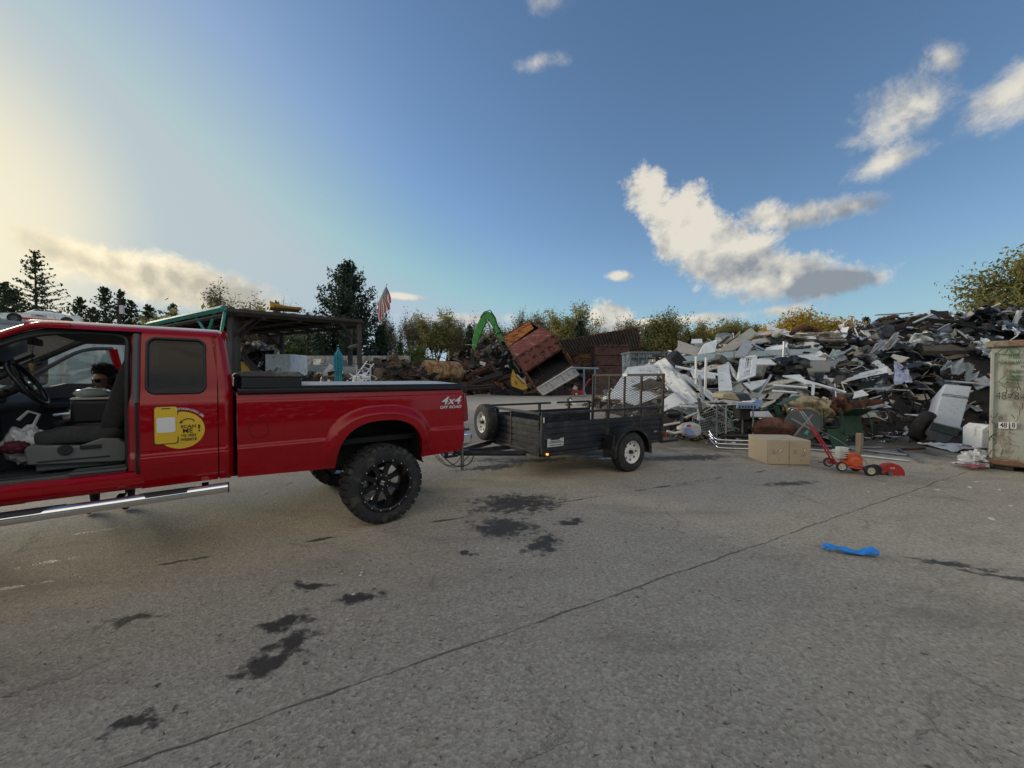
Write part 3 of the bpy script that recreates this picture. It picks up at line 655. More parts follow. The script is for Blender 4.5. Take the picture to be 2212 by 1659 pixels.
# chrome step bars with rubber treads
for sg in (-1, 1):
    y = sg * 1.095
    b = MB(); b.tube(spline([(-3.5, sg * .9, .70), (-3.42, y, .66), (-3.2, y, .66), (-2.3, y, .665), (-1.46, y, .67)], 40), .043, 20, cap=False)
    for x in (-3.0, -2.15, -1.62): b.box((x, sg * 1.0, .68), (.05, .22, .03))
    sbar = b.build('step_bar', mat('polished_steel', (.80, .81, .83), .10, 1, .03, 8), truck, smooth=60)
    for x0, x1 in ((-3.15, -2.42), (-2.03, -1.68)):
        k = MB(); k.grid(lambda u, v: (x0 + (x1 - x0) * u, y - sg * .046 * cos(R(20 + 140 * v)) * sstep(u, -.02, .12) * sstep(u, 1.02, .80), .667 + .0485 * sin(R(20 + 140 * v))), 24, 10); k.build('step_tread', BLACK, sbar, smooth=60)
    k = MB(); k.tube([(-1.462, y, .67), (-1.452, y, .67)], .0445, 20); k.build('end_cap', BLACK, sbar)
# --- wheels
def make_wheel(parent, x, sg):
    wl = part('wheel', parent, (x, 0, .44)); RT = .44; yo = sg * 1.105; yi = sg * .79; w = abs(yo - yi)
    b = MB()
    prof = [(.292, 0), (.300, .012), (.345, .004), (.385, .008), (.412, .022), (.422, .05), (.424, w / 2), (.422, w - .05), (.412, w - .022), (.36, w - .004), (.292, w)]
    b.lathe([(r, yo - sg * t) for r, t in prof], 80, ax='y')
    # lugs: staggered blocks over the tread and shoulder blocks turning down the sidewall
    def lug(a0, da, t0, t1, r0, r1, sk=0.):
        vs = []
        for r in (r0, r1):
            for (aa, tt) in ((a0, t0), (a0 + da, t0), (a0 + da + sk, t1), (a0 + sk, t1)):
                vs.append((r * cos(aa), yo - sg * tt, r * sin(aa)))
        b.add(vs, [(0, 1, 2, 3), (7, 6, 5, 4), (0, 4, 5, 1), (1, 5, 6, 2), (2, 6, 7, 3), (3, 7, 4, 0)])
    N = 34; st = 2 * pi / N
    for i in range(N):
        a = i * st
        long_ = i % 2
        # shoulder
        vs = []
        for (r, t) in ((.404 - .022 * long_, .012), (.432, .014), (.440, .045), (.440, .082), (.415, .082)):
            for k in (0, .70): vs.append((r * cos(a + k * st), yo - sg * (t - (.006 if r < .42 else 0)), r * sin(a + k * st)))
        b.add(vs, [(0, 2, 3, 1), (2, 4, 5, 3), (4, 6, 7, 5), (6, 8, 9, 7), (0, 1, 9, 8), (0, 8, 6, 4, 2), (1, 3, 5, 7, 9)])
        for j, (t0, t1) in enumerate(((.090, .132), (.139, .180), (.187, .228))):
            lug(a + st * (.30 * j), st * .74, t0, t1, .41, .440, st * (.25 if j != 1 else -.25))
        lug(a, st * .7, .236, w - .014, .41, .438, 0)
    b.build('tyre', RUBBER, wl, smooth=30)
    r = MB()   # deep dish barrel, lip, face with eight windows
    face = .165
    r.lathe([(.293, yo - sg * .000), (.297, yo + sg * .006), (.272, yo + sg * .008), (.262, yo + sg * .002), (.258, yo - sg * .02), (.222, yo - sg * (face - .01)), (.218, yo - sg * (face + .03)), (.25, yo - sg * (w - .01))], 64, ax='y')
    yf = yo - sg * face
    r.lathe([(0, yf + sg * .035), (.05, yf + sg * .034), (.058, yf + sg * .012), (.105, yf + sg * .006), (.112, yf - sg * .01), (.0, yf - sg * .03)], 40, ax='y')
    for i in range(8):
        a = R(22.5 + 45 * i)
        ca, sa = cos(a), sin(a)
        q = [(.09, -.030), (.16, -.026), (.222, -.038), (.222, .038), (.16, .026), (.09, .030)]
        pts = [(p * ca - t_ * sa, p * sa + t_ * ca) for p, t_ in q]
        r.prism(pts, yf + sg * .006, yf - sg * .03)
    rim = r.build('rim', mat('gloss_black_alloy', (.004, .004, .006), .3, 0, .1, 8, coat=.25), wl, smooth=40)
    bolts = [(.279, 2 * pi * (i + .35) / 16, yo + sg * .009, .0062) for i in range(16)] + [(.083, 2 * pi * i / 8 + .1, yf + sg * .010, .007) for i in range(8)]
    bm_ = bpy.data.meshes.get('bolt_head') or MB().ball((0, 0, 0), 1, 8, 5).mesh('bolt_head', mat('bright_bolt', (.85, .85, .85), .3, 1, 0))
    if sg < 0:
        for r_, a, y_, k in bolts:
            o = bpy.data.objects.new('rim_bolt' if r_ > .2 else 'wheel_nut', bm_); col.objects.link(o); o.parent = rim; o.location = (r_ * cos(a), y_, r_ * sin(a)); o.scale = (k, k, k)
    if sg < 0:
        text('FT', 'hub_badge', WPRINT, rim, TM((0, yf - .0365, .004), 90, 0, 0) @ rotm(0, 0, -28), .038, .001, .0015)
        s = MB(); s.box((.004, 0, -.020), (.045, .002, .006)); o = s.build('badge_bar', WPRINT, rim); o.matrix_local = TM((0, yf - .0365, 0), 0, 28, 0)
    dk = MB(); dk.lathe([(0, yi + sg * .05), (.12, yi + sg * .05), (.12, yi - sg * .03), (.0, yi - sg * .03)], 24, ax='y'); dk.build('brake_drum', UNDER, wl)
    return wl
for x in (XA, -3.98):
    for sg in (-1, 1): make_wheel(truck, x, sg)
# --- magnetic sign and lettering
def door_y(z): return side_y(z) - .004
sg_ = part('magnetic_sign', truck, (0, 0, 0))
def on_door(poly, off): return [(x, door_y(z) - off, z) for x, z in poly]
def decal(name, poly, off, m, n=1):
    b = MB(); c = (sum(p[0] for p in poly) / len(poly), sum(p[1] for p in poly) / len(poly)); rings = 8; vs = [(c[0], door_y(c[1]) - off, c[1])]; fs = []; L = len(poly)
    for k in range(1, rings + 1):
        for x, z in poly: xx, zz = c[0] + (x - c[0]) * k / rings, c[1] + (z - c[1]) * k / rings; vs.append((xx, door_y(zz) - off, zz))
    for i in range(L): fs.append((0, 1 + i, 1 + (i + 1) % L))
    for k in range(rings - 1):
        for i in range(L): a = 1 + k * L; fs.append((a + i, a + L + i, a + L + (i + 1) % L, a + (i + 1) % L))
    return b.add(vs, fs).build(name, m, sg_, smooth=60)
cc = (-1.775, 1.197); ra = .158
decal('yellow_disc', [(cc[0] + ra * cos(t * pi / 32), cc[1] + ra * 1.0 * sin(t * pi / 32)) for t in range(64)], .0005, YEL)
decal('phone_outline', rrect(-1.948, -1.792, 1.086, 1.406, .022), .0025, INK)
decal('phone_picture', rrect(-1.943, -1.799, 1.092, 1.401, .019), .0040, YEL)
decal('blank_square', rrect(-1.930, -1.812, 1.186, 1.312, .012), .0055, WPRINT)
decal('phone_notch', rrect(-1.900, -1.842, 1.382, 1.389, .003), .0056, INK)
def tx(s, x, z, size, bold=0., sx=1., m=INK, rot=0): return text(s, 'lettering', m, sg_, TM((x, door_y(z) - .0035, z), 90, 0, 0) @ rotm(0, 0, rot), size, .0006, bold * .45, sx=sx, space=1.06)
tx('SCAN', -1.728, 1.226, .036, .0012, 1.05); tx('ME', -1.732, 1.188, .056, .0004, .95); tx('!', -1.656, 1.205, .085, .0022, 1.1); tx('TO VISIT', -1.726, 1.148, .031, .001, .82); tx('WEBSITE', -1.726, 1.114, .031, .001, .84)
b = MB(); ar = spline([(-1.688, 0, 1.268), (-1.70, 0, 1.286), (-1.73, 0, 1.293), (-1.76, 0, 1.284), (-1.772, 0, 1.27)], 14)
b.tube([(p.x, door_y(p.z) - .003, p.z) for p in ar], .0035, 6); b.prism([(-1.787, 1.256), (-1.764, 1.258), (-1.776, 1.281)], door_y(1.27) - .004, door_y(1.27) - .001); b.build('arrow', INK, sg_)
word = 'JUSTASKALEX253.COM'
for i, ch in enumerate(word):
    a = 100 - 62 * i / (len(word) - 1); rr = .182
    tx(ch, cc[0] + rr * cos(R(a)), cc[1] + rr * sin(R(a)), .025, .0012, .75, WPRINT, a - 90)
yb = -HW - .010
text('4x4', 'bed_lettering', WPRINT, truck, TM((.822, yb - .006, 1.352), 92, 0, 0), .140, .0015, .0015, .3, sx=1.30, space=1.0)
text('OFF ROAD', 'bed_lettering', WPRINT, truck, TM((.822, yb - .006, 1.272), 90, 0, 0), .050, .0015, .0008, .25, sx=1.22, space=1.05)
# --- toolbox across the bed
tb = part('toolbox', truck)
b = MB(); b.prism([(-1.345, 1.525), (-.838, 1.525), (-.838, 1.655), (-1.345, 1.655)], -.93, .93); box_ = b.build('case', mat('toolbox_black', (.010, .012, .016), .5, 0, .2, 12), tb, bevel=.012)
b = MB(); b.prism([(-1.352, 1.655), (-.832, 1.655), (-.832, 1.675), (-.86, 1.708), (-1.325, 1.708), (-1.352, 1.68)], -.94, .94); b.build('lid', mat('dusty_black_lid', (.06, .06, .058), .5, 0, .25, 6, c2=(.20, .19, .17), c2_amt=.45), tb, bevel=.008)
# ------------------------------------------------------------------ utility trailer hitched behind the truck (x to its rear)
TBLK = mat('trailer_black', (.016, .018, .022), .42, .1, .2, 5, bump=.12, bscale=14, c2=(.06, .052, .046), c2_amt=.34, c2_scale=5)
TPAN = mat('trailer_panel', (.017, .021, .030), .40, .1, .2, 4, bump=.25, bscale=7, c2=(.055, .055, .058), c2_amt=.33, c2_scale=4)
RIMW = mat('white_steel_rim', (.80, .79, .76), .45, 0, .1, 8, c2=(.20, .09, .04), c2_amt=.27, c2_scale=16)
trl = thing('utility_trailer', 'black open utility trailer with a mesh ramp gate and a white rimmed spare tyre', 'trailer', (-.07, 6.85, 0), 31)
LT, WT, ZB0, ZP, ZR = 2.86, 2.04, .40, .935, 1.078
hw = WT / 2
def ribbed(x0, x1, y, z0, z1, name, along='x', n=5):
    b = MB(); H = z1 - z0
    def prof(v):
        k = (v * n) % 1
        return .012 * sstep(k, .06, .14) * sstep(k, .94, .86)
    def fn(u, v):
        o = prof(v) * (-1 if y <= 0 else 1)
        return (x0 + (x1 - x0) * u, y + o, z0 + H * v) if along == 'x' else (y - prof(v), x0 + (x1 - x0) * u, z0 + H * v)
    b.slab(fn, 14, n * 14, .004); return b.build(name, TPAN, trl, smooth=40)
b = MB()
for s in (-1, 1):
    b.box((LT / 2, s * hw, ZB0 + .03), (LT, .05, .06)); b.box((LT / 2, s * hw, ZR), (LT, .045, .04))
    for x in (.02, LT * .49, LT * .78, LT - .02): b.box((x, s * (hw + .003), (ZB0 + ZR) / 2 + .02), (.05, .052, ZR - ZB0 - .04))
b.box((0, 0, ZB0 + .03), (.052, WT - .05, .062)); b.box((0, 0, ZR), (.046, WT - .045, .041)); b.box((LT, 0, ZB0 + .03), (.05, WT - .05, .061))
b.box((.005, -.12, (ZB0 + ZR) / 2 + .02), (.05, .05, ZR - ZB0 - .04)); b.box((.005, .40, (ZB0 + ZR) / 2 + .02), (.05, .05, ZR - ZB0 - .04))
for k in range(5): b.box((LT * (k + .5) / 5, 0, ZB0 + .015), (.05, WT - .06, .05))
b.box((LT + .06, 0, .425), (.12, 1.7, .05)); b.box((LT + .20, -hw - .02, .405), (.5, .055, .05)); b.box((LT + .15, hw + .02, .405), (.4, .055, .05))
b.build('frame', TBLK, trl, bevel=.004)
for s in (-1, 1):
    ribbed(.05, LT * .49 - .03, s * (hw - .004), ZB0 + .06, ZP, 'side_panel'); ribbed(LT * .49 + .03, LT * .78 - .03, s * (hw - .004), ZB0 + .06, ZP, 'side_panel'); ribbed(LT * .78 + .03, LT - .05, s * (hw - .004), ZB0 + .06, ZP, 'side_panel')
ribbed(-hw + .05, -.15, .0, ZB0 + .06, ZP + .03, 'front_panel', 'y'); ribbed(-.09, .37, .0, ZB0 + .06, ZP + .03, 'front_panel', 'y'); ribbed(.43, hw - .05, .0, ZB0 + .06, ZP + .03, 'front_panel', 'y')
b = MB()
for k in range(9): b.box((LT / 2, -hw + .13 + k * (WT - .26) / 8, ZB0 + .065), (LT - .08, .205, .03))
b.build('deck', mat('weathered_boards', (.10, .09, .08), .85, 0, .3, 4, bump=.3, bscale=20), trl)
b = MB()
b.tube([(-1.05, 0, ZB0), (-.02, -.62, ZB0)], .045, 4); b.tube([(-1.05, 0, ZB0), (-.02, .62, ZB0)], .045, 4); b.box((-.45, 0, ZB0), (1.2, .075, .07))
b.build('tongue', TBLK, trl, bevel=.004)
b = MB(); b.box((-1.12, 0, ZB0 + .04), (.24, .085, .075)); b.ball((-1.22, 0, ZB0 + .06), (.06, .055, .05)); b.box((-1.08, 0, ZB0 + .10), (.14, .03, .03)); b.build('coupler', STEEL, trl, bevel=.008)
b = MB(); b.tube([(-.93, -.09, .14), (-.93, -.09, .80)], .025, 12); b.tube([(-.93, -.09, .16), (-.93, -.09, .48)], .03, 12); b.box((-.93, -.09, .13), (.09, .09, .012)); b.tube([(-.93, -.09, .78), (-.83, -.12, .78), (-.83, -.12, .84)], .009, 6)
b.build('tongue_jack', STEEL, trl)
def chain(p0, p1, sag):
    pts = [V(p0).lerp(V(p1), i / 26) - V((0, 0, sag * sin(pi * i / 26))) for i in range(27)]; b = MB()
    for i, (a, c) in enumerate(zip(pts, pts[1:])):
        d = c - a; u, v = frame_along(d); e = u if i % 2 else v; m_ = (a + c) / 2
        b.tube([m_ + d * .62 * cos(t * pi / 4) + e * .011 * sin(t * pi / 4) for t in range(8)], .0035, 5, closed=True)
    return b
chain((-1.36, -.1, .42), (-.80, -.10, .37), .20).build('safety_chain', RUST, trl, smooth=60); chain((-1.36, .1, .42), (-.80, .10, .37), .22).build('safety_chain', RUST, trl, smooth=60)
b = MB(); b.tube(spline([(-1.42, -.25, .58), (-1.32, -.27, .42), (-1.1, -.22, .24), (-.86, -.16, .22), (-.74, -.12, .34), (-.80, -.06, .44), (-.4, -.05, .42)], 40), .009, 8); b.build('light_cable', BLACK, trl, smooth=60)
def trailer_wheel(name, parent, loc, rz, sgn=-1):
    w_ = part(name, parent, loc, (0, 0, rz)); r, wd = .345, .20; b = MB()
    pr = [(.195, 0), (.20, -.006), (.25, -.012), (.30, -.006), (.332, .012), (.343, .035), (.345, .06), (.337, .064), (.337, .070), (.345, .074), (.346, .097), (.338, .099), (.338, .104), (.346, .106), (.345, .128), (.337, .13), (.337, .136), (.345, .14), (.343, .165), (.332, .19), (.28, .208), (.195, .2)]
    b.lathe(pr, 56, ax='y', M=Matrix.Translation((0, -.1, 0)))
    b.build('tyre', RUBBER, w_, smooth=30)
    b = MB(); b.lathe([(.197, -.006), (.203, .0), (.192, .006), (.182, .012), (.176, .05), (.165, .055), (.150, .050), (.12, .056), (.085, .042), (.066, .04), (.062, .052), (0, .052)], 48, ax='y', M=Matrix.Translation((0, -.1, 0))); rm = b.build('rim', RIMW, w_, smooth=40)
    b = MB()
    b.lathe([(0, -.004), (.028, 0), (.034, .03), (.034, .055)], 20, ax='y', M=Matrix.Translation((0, -.1, 0)))
    b.build('hub', mat('dark_hub', (.03, .026, .022), .6, .3, .2), rm)
    hm = bpy.data.meshes.get('rim_hole') or MB().lathe([(0, .0), (.019, .0), (.021, .006), (.017, .008)], 14, ax='y').mesh('rim_hole', BLACK)
    for i in range(8):
        a = 2 * pi * i / 8; o = bpy.data.objects.new('vent_hole', hm); col.objects.link(o); o.parent = rm; o.location = (.142 * cos(a), -.052, .142 * sin(a))
    nm = bpy.data.meshes.get('wheel_nut_mesh') or MB().tube([(0, 0, 0), (0, -.014, 0)], .011, 6).mesh('wheel_nut_mesh', mat('bright_bolt', (.85, .85, .85), .3, 1, 0))
    for i in range(5):
        a = 2 * pi * (i + .5) / 5; o = bpy.data.objects.new('wheel_nut', nm); col.objects.link(o); o.parent = rm; o.location = (.07 * cos(a), -.058, .07 * sin(a))
    return w_
XW = 1.765
for s in (-1, 1):
    trailer_wheel('wheel', trl, (XW, s * (hw + .15), .345), 0 if s < 0 else 180)
    b = MB(); y0, y1 = s * (hw + .015), s * (hw + .275)
    def arcp(r, n=28):
        P = []
        for i in range(n + 1): a = R(190 - 200 * i / n); P.append((XW + r * 1.09 * cos(a), .36 + r * sin(a)))
        return P
    A = arcp(.43); b.slab(lambda u, v: (A[int(round(u * 28))][0], y0 + (y1 - y0) * v, A[int(round(u * 28))][1]), 28, 6, .006)
    b.slab(lambda u, v: (XW + (A[int(round(u * 28))][0] - XW) * (1 - .13 * v), y1 + s * .004, .36 + (A[int(round(u * 28))][1] - .36) * (1 - .13 * v)), 28, 2, .006)
    b.box((XW - .45, s * (hw + .14), .52), (.05, .26, .3), taper=.9)
    b.build('fender', TBLK, trl, smooth=40)
b = MB(); b.tube([(XW, -hw - .06, .345), (XW, hw + .06, .345)], .035, 10)
for s in (-1, 1): b.tube([(XW - .4, s * (hw - .12), .42), (XW, s * (hw - .12), .385), (XW + .4, s * (hw - .12), .42)], .028, 6)
b.build('axle', TBLK, trl)
sp = trailer_wheel('spare_wheel', trl, (-.135, .61, .80), -90)
b = MB(); b.box((-.05, .61, .80), (.12, .06, .06)); b.tube([(-.05, .61, .80), (-.25, .61, .80)], .012, 8); b.build('spare_bracket', TBLK, trl)
# ramp gate: tube frame, uprights and expanded mesh
gate = part('ramp_gate', trl, (LT + .05, 0, ZB0 + .05), (0, 2.0, 0)); GH = 1.25
b = MB()
for y in (-hw + .04, hw - .04): b.box((0, y, GH / 2), (.045, .045, GH))
for y in (-.36, .0, .36): b.box((0, y * 1.25, GH / 2), (.035, .04, GH - .04))
b.box((0, 0, GH), (.046, WT - .035, .05)); b.box((0, 0, .02), (.044, WT - .13, .045)); b.box((.0, 0, .42), (.03, WT - .13, .03))
b.build('gate_frame', mat('gate_brown', (.040, .034, .03), .6, .2, .25, 8, c2=(.085, .055, .04), c2_amt=.35), gate, bevel=.003)
b = MB(); W2 = WT - .12; nyy, nzz = 34, 46
sx_, sz_ = W2 / nyy, (GH - .06) / nzz
for i in range(nyy):
    for j in range(nzz):
        y0 = -W2 / 2 + i * sx_; z0 = .03 + j * sz_
        a, c = ((y0, z0), (y0 + sx_, z0 + sz_)) if (i + j) % 2 == 0 else ((y0, z0 + sz_), (y0 + sx_, z0))
        d = .0024; b.add([(-.004, a[0], a[1] - d), (-.004, c[0], c[1] - d), (-.004, c[0], c[1] + d), (-.004, a[0], a[1] + d), (.004, a[0], a[1] - d), (.004, c[0], c[1] - d), (.004, c[0], c[1] + d), (.004, a[0], a[1] + d)],
                         [(0, 1, 2, 3), (7, 6, 5, 4), (0, 4, 5, 1), (3, 2, 6, 7)])
b.build('gate_mesh', mat('mesh_brown', (.035, .03, .027), .6, .2, .2, 8), gate, smooth=0)
b = MB(); b.box((-.012, -.02, GH + .0), (.035, .13, .056)); b.build('plate', WHITE, gate)
# lights, stickers, latches
b = MB(); b.prism(rrect(-.020, .020, -.016, .016, .015), -.012, .012, M=Matrix.Translation((.09, -hw - .035, ZB0 + .045))); b.build('marker_lamp', mat('amber_lit', (.8, .3, .02), .2, 0, 0, emit=((1, .45, .08), 1.6)), trl)
b = MB(); b.box((LT + .07, -hw - .03, .52), (.03, .06, .06)); b.build('tail_lamp', mat('trailer_red_lens', (.35, .015, .015), .2, 0, 0, coat=.5), trl)
b = MB(); b.prism([(.10, .55), (.42, .55), (.43, .68), (.36, .675), (.34, .655), (.18, .655), (.16, .68), (.10, .68)], -hw - .026, -hw - .018); st_ = b.build('sticker', mat('silver_sticker', (.55, .56, .56), .4, .2, .1, 10), trl)
k = MB(); 
for zz, a_, c_ in ((.635, .17, .36), (.615, .14, .40), (.575, .15, .38)): k.box(((a_ + c_) / 2, -hw - .0265, zz), (c_ - a_, .002, .010))
k.build('sticker_print', INK, st_)
b = MB(); b.box((.028, -hw - .030, .98), (.022, .012, .09)); b.build('worn_patch', WPRINT, trl, bevel=.004)
for xx, zz in ((1.33, .62), (2.63, .62)):
    b = MB(); b.box((xx, -hw - .02, zz), (.10, .03, .03)); b.tube([(xx - .05, -hw - .03, zz), (xx + .05, -hw - .03, zz)], .014, 8); b.build('latch', STEEL, trl)
for xx in (.36,): 
    b = MB(); b.box((LT * .62, hw - .03, ZR - .0), (.16, .01, .07)); b.build('paper_tag', WPRINT, trl)
# ------------------------------------------------------------------ person leaning into the cab, and what lies in it (truck coordinates through TW)
TW = Matrix.Translation((-2.0625, 5.18, 0)) @ rotm(0, 0, 38)
SKIN = mat('skin', (.55, .32, .23), .5, 0, .08, 20, sss=.1)
SHIRT = mat('dark_shirt', (.018, .019, .024), .9, 0, .2, 20, bump=.2, bscale=80)
TROUSER = mat('dark_trousers', (.030, .032, .040), .9, 0, .2, 20, bump=.2, bscale=80)
SHOE = mat('brown_shoe', (.05, .034, .026), .7, 0, .2, 20)
HAIR = mat('curly_hair', (.050, .036, .028), .7, 0, .4, 60)
def skinned(name, chains, mats, parent, pick, sub=2):
    'one continuous body: chains of (point, radius) sharing named joints'
    vs, rad, es, idx = [], [], [], {}
    for ch in chains:
        prev = None
        for key, p, r in ch:
            if key not in idx: idx[key] = len(vs); vs.append(p); rad.append(r)
            if prev is not None: es.append((prev, idx[key]))
            prev = idx[key]
    me = bpy.data.meshes.new(name); me.from_pydata(vs, es, []); o = bpy.data.objects.new(name, me); col.objects.link(o)
    o.modifiers.new('skin', 'SKIN').use_smooth_shade = True
    sv = me.skin_vertices[0].data if me.skin_vertices else None
    if sv is None:
        bpy.context.view_layer.objects.active = o; bpy.ops.object.select_all(action='DESELECT'); o.select_set(True); bpy.ops.mesh.customdata_skin_add(); sv = me.skin_vertices[0].data
    for i, r in enumerate(rad): sv[i].radius = (r, r)
    sv[0].use_root = True
    m2 = o.modifiers.new('sub', 'SUBSURF'); m2.levels = m2.render_levels = sub
    m3 = bpy.data.meshes.new_from_object(o.evaluated_get(bpy.context.evaluated_depsgraph_get())); bpy.data.objects.remove(o); m3.name = name
    m3.materials.clear()
    for m in mats: m3.materials.append(m)
    for p in m3.polygons: p.material_index = pick(p.center); p.use_smooth = True
    ob = bpy.data.objects.new(name, m3); col.objects.link(ob); ob.parent = parent; return ob
pers = thing('person', 'curly haired person in sunglasses and dark shirt leaning into the far truck door', 'person', (0, 0, 0))
pers.matrix_world = TW @ Matrix.Translation((-2.56, 1.50, 0))
pc = lambda x, y, z: (x + 2.56, y - 1.50, z)
P_ = {'pelvis': (pc(-2.56, 1.47, .96), .135), 'waist': (pc(-2.56, 1.40, 1.10), .120), 'chest': (pc(-2.55, 1.22, 1.30), .135), 'upper': (pc(-2.54, 1.10, 1.40), .10), 'neck': (pc(-2.53, 1.01, 1.47), .055), 'skull': (pc(-2.52, .955, 1.535), .052)}
def J(k): return (k, *P_[k])
chains = [[J('pelvis'), J('waist'), J('chest'), J('upper'), J('neck'), J('skull')]]
for s, fx, fy in ((-1, -2.72, 1.54), (1, -2.40, 1.48)):
    n = 'l' if s < 0 else 'r'
    chains.append([J('pelvis'), (n + 'hip', pc(-2.56 + s * .10, 1.48, .90), .105), (n + 'knee', pc(-2.56 + s * .13, 1.42, .50), .068), (n + 'calf', pc(fx, fy + .0, .33), .062), (n + 'ankle', pc(fx, fy + .03, .09), .042), (n + 'ball', pc(fx - .02, fy - .12, .045), .042), (n + 'toe', pc(fx - .03, fy - .19, .038), .032)])
    hx, hy, hz = -2.54 + s * .16, .52, 1.24
    chains.append([J('upper'), (n + 'sho', pc(-2.54 + s * .18, 1.11, 1.37), .068), (n + 'elb', pc(-2.55 + s * .25, .86, 1.22), .047), (n + 'wri', pc(hx, hy + .12, hz), .030), (n + 'palm', pc(hx, hy + .04, hz), .034)])
    for q, (dx_, ln) in enumerate(((-.032, .072), (-.011, .085), (.011, .080), (.031, .062))):
        chains.append([(n + 'palm', None, None), (n + 'f%d' % q, pc(hx + dx_, hy, hz), .0105), (n + 'g%d' % q, pc(hx + dx_ * 1.15, hy - ln * .6, hz - .008), .0095), (n + 'h%d' % q, pc(hx + dx_ * 1.2, hy - ln, hz - .035), .008)])
    chains.append([(n + 'palm', None, None), (n + 't0', pc(hx - s * .045, hy + .045, hz - .005), .0115), (n + 't1', pc(hx - s * .065, hy + .01, hz - .02), .009)])
def body_mat(c):
    z, y = c.z, c.y + 1.5
    if z < .11: return 3
    if z < .93: return 2
    if y < .84 and abs(c.x) > .08: return 0
    if z > 1.455 + .0 and y < 1.06: return 0
    return 1
skinned('body', chains, [SKIN, SHIRT, TROUSER, SHOE], pers, body_mat)
# head: faces the front seat, turned towards the camera
MH = Matrix.Translation(pc(-2.515, .905, 1.615)) @ rotm(0, 0, 130) @ rotm(-10, 0, 0)    # head frame: face towards +y
b = MB()
def headfn(u, v):
    t, q = 2 * pi * u, pi * v; x, y, z = sin(q) * sin(t), sin(q) * cos(t), -cos(q)
    w_ = .076 * (1 - .22 * sstep(-z, .1, .9)); X, Y, Z = x * w_, y * .098, z * .122
    fr = max(0, y)
    def bump(cx, cz, rx, rz, a): return a * math.exp(-((X - cx) / rx) ** 2 - ((Z - cz) / rz) ** 2) * fr
    Y += bump(0, -.018, .011, .020, .024) + bump(0, -.004, .008, .028, .008) + bump(0, .030, .05, .012, .005) - bump(.030, .010, .016, .012, .010) - bump(-.030, .010, .016, .012, .010)
    Y += bump(0, -.052, .022, .006, .007) + bump(0, -.064, .018, .006, .007) - bump(0, -.058, .022, .0025, .004) + bump(0, -.095, .025, .016, .012)
    if z < -.3: Y -= .012 * sstep(-y, 0, 1) * -1
    return (X, Y, Z)
b.grid(headfn, 56, 48, M=MH)
for s in (-1, 1): b.ball((s * .076, -.005, -.002), (.010, .020, .032), 10, 8, M=MH)
hd = b.build('head', SKIN, pers, smooth=70)
k = MB(); k.ball((0, .091, -.058), (.021, .006, .0055), 12, 6, M=MH); k.build('lips', mat('lip', (.28, .11, .09), .45, 0, .1), hd)
b = MB()
for s in (-1, 1):
    b.slab(lambda u, v: (s * (.006 + .060 * u), .098 - .020 * u ** 2, .030 - .038 * v * (1 - .35 * (2 * u - 1) ** 2)), 8, 6, .004, M=MH); b.tube([(s * .066, .082, .024), (s * .080, .0, .018), (s * .078, -.02, .005)], .003, 6, M=MH)
b.tube([(-.01, .102, .024), (.01, .102, .024)], .003, 6, M=MH); b.build('sunglasses', SATIN, pers, smooth=60)
b = MB(); rr = random.Random(3)
for i in range(520):
    t = rr.uniform(0, 2 * pi); q = rr.uniform(0, 1)
    d = V((sin(t) * (1 - q * q) ** .5, cos(t) * (1 - q * q) ** .5, q if rr.random() < .72 else -q * .75))
    if d.y > .35 and d.z < .62: continue
    p = V((d.x * .082, d.y * .102 - .006, d.z * .128 + .004)); a, c = frame_along(d); R0 = rr.uniform(.006, .014); L = rr.uniform(.02, .045); ph = rr.uniform(0, 6)
    b.tube([p + d * (L * k / 7) + (a * cos(ph + k * 1.3) + c * sin(ph + k * 1.3)) * R0 + V((0, 0, .006 * k * (1 if d.z > .3 else -.3))) for k in range(8)], [.0045] * 6 + [.003, .0015], 4, M=MH)
b.ball((0, -.012, .016), (.080, .096, .118), 20, 14, M=MH @ Matrix.Translation((0, -.012, .010)), jag=.08)
b.build('hair', HAIR, pers, smooth=60)

def in_cab(name, label, cat, mb, m, loc, rot=(0, 0, 0), smooth=40, bevel=0):
    o = mb.build(name, m, smooth=smooth, bevel=bevel); o.matrix_world = TW @ TM(loc, *rot); return tag(o, label, cat)
def crumple(mb, c, r, n=18, jag=.5, sd=0, f=3.0, mi=0, M=None):
    def fn(u, v):
        t, q = 2 * pi * u, pi * v; d = V((sin(q) * cos(t), sin(q) * sin(t), -cos(q))); k = 1 + jag * (noise.noise(d * f + V((sd, 0, sd))) + .5 * noise.noise(d * f * 2.7 + V((0, sd, 0))))
        return (c[0] + d.x * r[0] * k, c[1] + d.y * r[1] * k, c[2] + d.z * r[2] * k)
    mb.grid(fn, n * 2, n, mi, M)
    return mb
BAG = mat('thin_white_plastic', (.50, .51, .53), .3, 0, .15, 8, sss=.1)
b = crumple(MB(), (0, 0, 0), (.12, .13, .15), 20, .30, 4, 2.6); b.tube([(.03, .02, .15), (.06, .03, .24), (.0, .04, .27), (-.05, .02, .20)], .012, 6); in_cab('plastic_bag', 'white translucent plastic shopping bag stuffed beside the driver seat', 'bag', b, BAG, (-2.76, -.44, 1.10), smooth=25)
b = crumple(MB(), (0, 0, 0), (.075, .08, .05), 14, .3, 9); in_cab('cloth', 'maroon cloth lying on the plastic bag before the driver seat', 'cloth', b, mat('maroon_cloth', (.10, .010, .022), .8, 0, .2, 30), (-2.79, -.56, 1.10), smooth=50)
b = MB(); b.slab(lambda u, v: (-.17 + .34 * u, -.12 + .24 * v, .012 * sin(pi * u)), 8, 4, .008); b.build
